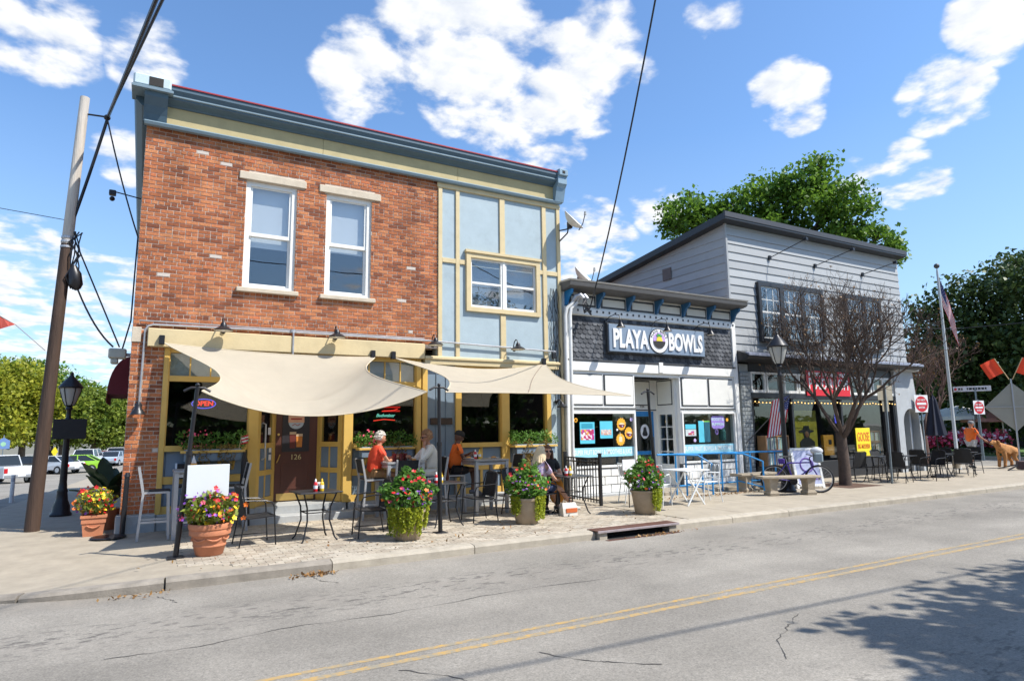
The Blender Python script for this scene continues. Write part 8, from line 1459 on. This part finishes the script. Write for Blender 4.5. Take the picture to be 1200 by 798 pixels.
# ------------------------------------------------------------------ parked vehicles far left
M_TIRE = P('tyre_rubber', (0, 0, 0)); M_CARGLASS = P('car_glass', (.02, .025, .03), .08, var=.02)
def vehicle(name, label, cat, loc, rz, col, L, W, H, prof, glassz, wheels, rw):
    """forward +x. prof: side outline of the body, glassz: side outline of the cabin"""
    t = thing(name, label, cat, loc, rz, 'vehicles parked in the lot'); mat = P('paint_'+''.join('%02x' % int(c*99) for c in col), col, .25, .1, var=.02, coat=.8); b = MB()
    def hull(pr, w0, w1, zt): 
        rs = []
        for s, k in ((-1, 0), (-.96, 1), (.96, 1), (1, 0)): rs.append([(x*(1 if k else .985), s*(w0 if z < zt else w1), z) for x, z in pr])
        return rs
    b.rings(hull(prof, W/2, W/2*.97, H*.6)); body = lp(b, 'body', mat, t); c = MB(); rs = []
    zb = min(z for x, z in glassz)
    for s in (-1, 1): rs.append([(x, s*(W/2*.95-(z-zb)*.28), z) for x, z in glassz])
    c.rings(rs); cb = lp(c, 'cabin', M_CARGLASS, t); r = MB(); zt = max(z for x, z in glassz); xs = [x for x, z in glassz if z > zt-.02]; r.bbox(min(xs)-.06, max(xs)+.06, -W/2*.70, W/2*.70, zt-.01, zt+.05, .02); lp(r, 'roof', mat, t)
    xa = [x for x, z in glassz if z <= zb+.02]
    for s in (-1, 1):
        for (x0, z0), (x1, z1) in (((min(xa), zb), (min(xs), zt)), ((max(xa), zb), (max(xs), zt)), (((min(xa)+max(xa))/2, zb), ((min(xs)+max(xs))/2, zt))): p = MB(); p.tube([(x0, s*(W/2*.955), z0), (x1, s*(W/2*.955-(z1-z0)*.28), z1)], .04, 5); lp(p, 'pillar', mat, t)
    for x in wheels:
        for s in (-1, 1):
            w = MB(); w.lathe([(rw*.6, -.11), (rw, -.10), (rw, .10), (rw*.6, .11)], 20); w.xf(Matrix.Translation((x, s*(W/2-.08), rw)) @ Matrix.Rotation(R(90), 4, 'X')); wo = lp(w, 'wheel', M_TYRE, t, True); w = MB(); w.lathe([(rw*.58, -.115), (rw*.58, .115)], 16); w.xf(Matrix.Translation((x, s*(W/2-.08), rw)) @ Matrix.Rotation(R(90), 4, 'X')); lp(w, 'rim', M_ALU, wo)
    for s in (-1, 1): l = MB(); l.bbox(-L/2-.015, -L/2+.06, s*(W/2-.12)-.10, s*(W/2-.12)+.10, H*.40, H*.56, .01); lp(l, 'tail_light', P('tail_red', (.45, .01, .015), .25), t); l = MB(); l.bbox(L/2-.10, L/2+.005, s*(W/2-.22)-.14, s*(W/2-.22)+.14, H*.36, H*.46, .01); lp(l, 'headlight', P('head_clear', (.7, .72, .75), .15), t)
    l = MB(); l.bbox(-L/2-.05, -L/2+.08, -W/2*.94, W/2*.94, .42*rw/.35, .42*rw/.35+.18, .02); lp(l, 'bumper', P('bumper_grey', (.30, .31, .32), .4, .3), t); l = MB(); l.box(-L/2-.056, -L/2-.05, -.22, .22, .48*rw/.35, .48*rw/.35+.12); lp(l, 'number_plate', M_WHITEPRINT, t); l = MB(); l.bbox(L/2-.08, L/2+.05, -W/2*.94, W/2*.94, .42*rw/.35, .42*rw/.35+.18, .02); lp(l, 'bumper', MATS['bumper_grey'], t)
    return t
PICK = dict(L=5.8, W=2.0, H=1.9, prof=[(-2.9, .45), (-2.9, 1.12), (-2.85, 1.18), (-.75, 1.18), (1.3, 1.16), (2.75, 1.08), (2.9, .95), (2.9, .45)], glassz=[(-.75, 1.17), (1.35, 1.15), (.75, 1.80), (-.65, 1.82)], wheels=(-1.8, 1.85), rw=.40)
SEDAN = dict(L=4.6, W=1.82, H=1.45, prof=[(-2.3, .35), (-2.3, .82), (-2.15, .95), (-1.4, .98), (1.0, .96), (2.05, .82), (2.3, .68), (2.3, .35)], glassz=[(-1.75, .96), (1.1, .95), (.35, 1.42), (-.95, 1.42)], wheels=(-1.4, 1.42), rw=.33)
SUV = dict(L=4.8, W=1.9, H=1.8, prof=[(-2.4, .4), (-2.4, 1.0), (-2.3, 1.1), (.9, 1.1), (2.1, 1.0), (2.4, .85), (2.4, .4)], glassz=[(-2.3, 1.09), (1.1, 1.08), (.45, 1.74), (-2.05, 1.74)], wheels=(-1.45, 1.5), rw=.37)
zl = -1.42
vehicle('pickup_truck', 'white pickup truck parked at the far left edge', 'truck', (-8.3, 54.5, zl), R(122), (.66, .67, .68), **PICK); vehicle('parked_car', 'white sedan just right of the pickup truck', 'car', (-6.5, 65.5, zl), R(140), (.62, .63, .65), **SEDAN)
vehicle('parked_car', 'lime green car parked behind the shaded street lamp', 'car', (-5.0, 66.0, zl), R(172), (.32, .62, .03), **SEDAN); vehicle('parked_suv', 'white sport utility vehicle right of the lime green car', 'car', (-4.6, 76, zl), R(80), (.70, .71, .72), **SUV)
vehicle('parked_car', 'dark red car parked beyond the white utility vehicle', 'car', (-3.6, 80, zl), R(85), (.25, .02, .02), **SEDAN); vehicle('parked_car', 'pale blue car parked close to the brick corner in view', 'car', (-2.6, 78, zl), R(75), (.40, .48, .58), **SEDAN); vehicle('parked_suv', 'silver van like car parked nearest the brick corner in view', 'car', (-2.2, 82, zl), R(80), (.62, .62, .62), **SUV); vehicle('parked_car', 'black sedan parked behind the white pickup truck', 'car', (-8.0, 66, zl), R(165), (.02, .022, .026), **SEDAN)
t = thing('lot_sign', 'small blue pentagonal sign at the far left among the trees', 'sign', (-9.84, 65.3, zl)); m = MB(); m.tube([(0, .03, 0), (0, .03, 3.2)], .04, 6); lp(m, 'post', M_POST, t); m = MB(); m.prism([(-.42, 2.1), (.42, 2.1), (.42, 2.75), (0, 3.0), (-.42, 2.75)], 'y', -.01, .01); lp(m, 'plate', P('sign_blue', (.14, .24, .46), .5), t); m = MB(); m.lathe([(.18, 0), (.18, .004)], 14); m.xf(Matrix.Translation((0, -.012, 2.48)) @ Matrix.Rotation(R(90), 4, 'X')); lp(m, 'emblem', P('emblem_green', (.3, .55, .35), .5), t)
t = thing('lot_sign', 'small yellow diamond sign between utility pole and shaded lamp', 'sign', (-6.85, 69.7, zl)); m = MB(); m.tube([(0, .03, 0), (0, .03, 2.2)], .04, 6); lp(m, 'post', M_POST, t); m = MB(); m.prism([(0, 1.25), (.25, 1.7), (0, 2.15), (-.25, 1.7)], 'y', -.01, .01); lp(m, 'plate', P('sign_yellow', (.75, .62, .02), .5), t)
# parking bay lines
for k, (x, y) in enumerate(((-7.6, 44), (-5.4, 48), (-4.6, 40))):
    mb = MB(); sheet(mb, [x, x+2.4], [y, y+.14], lambda a, b: gz(-1, b)-.114); struct(mb, 'bay_line', M_LINEW, False, 'white parking line on the side street')
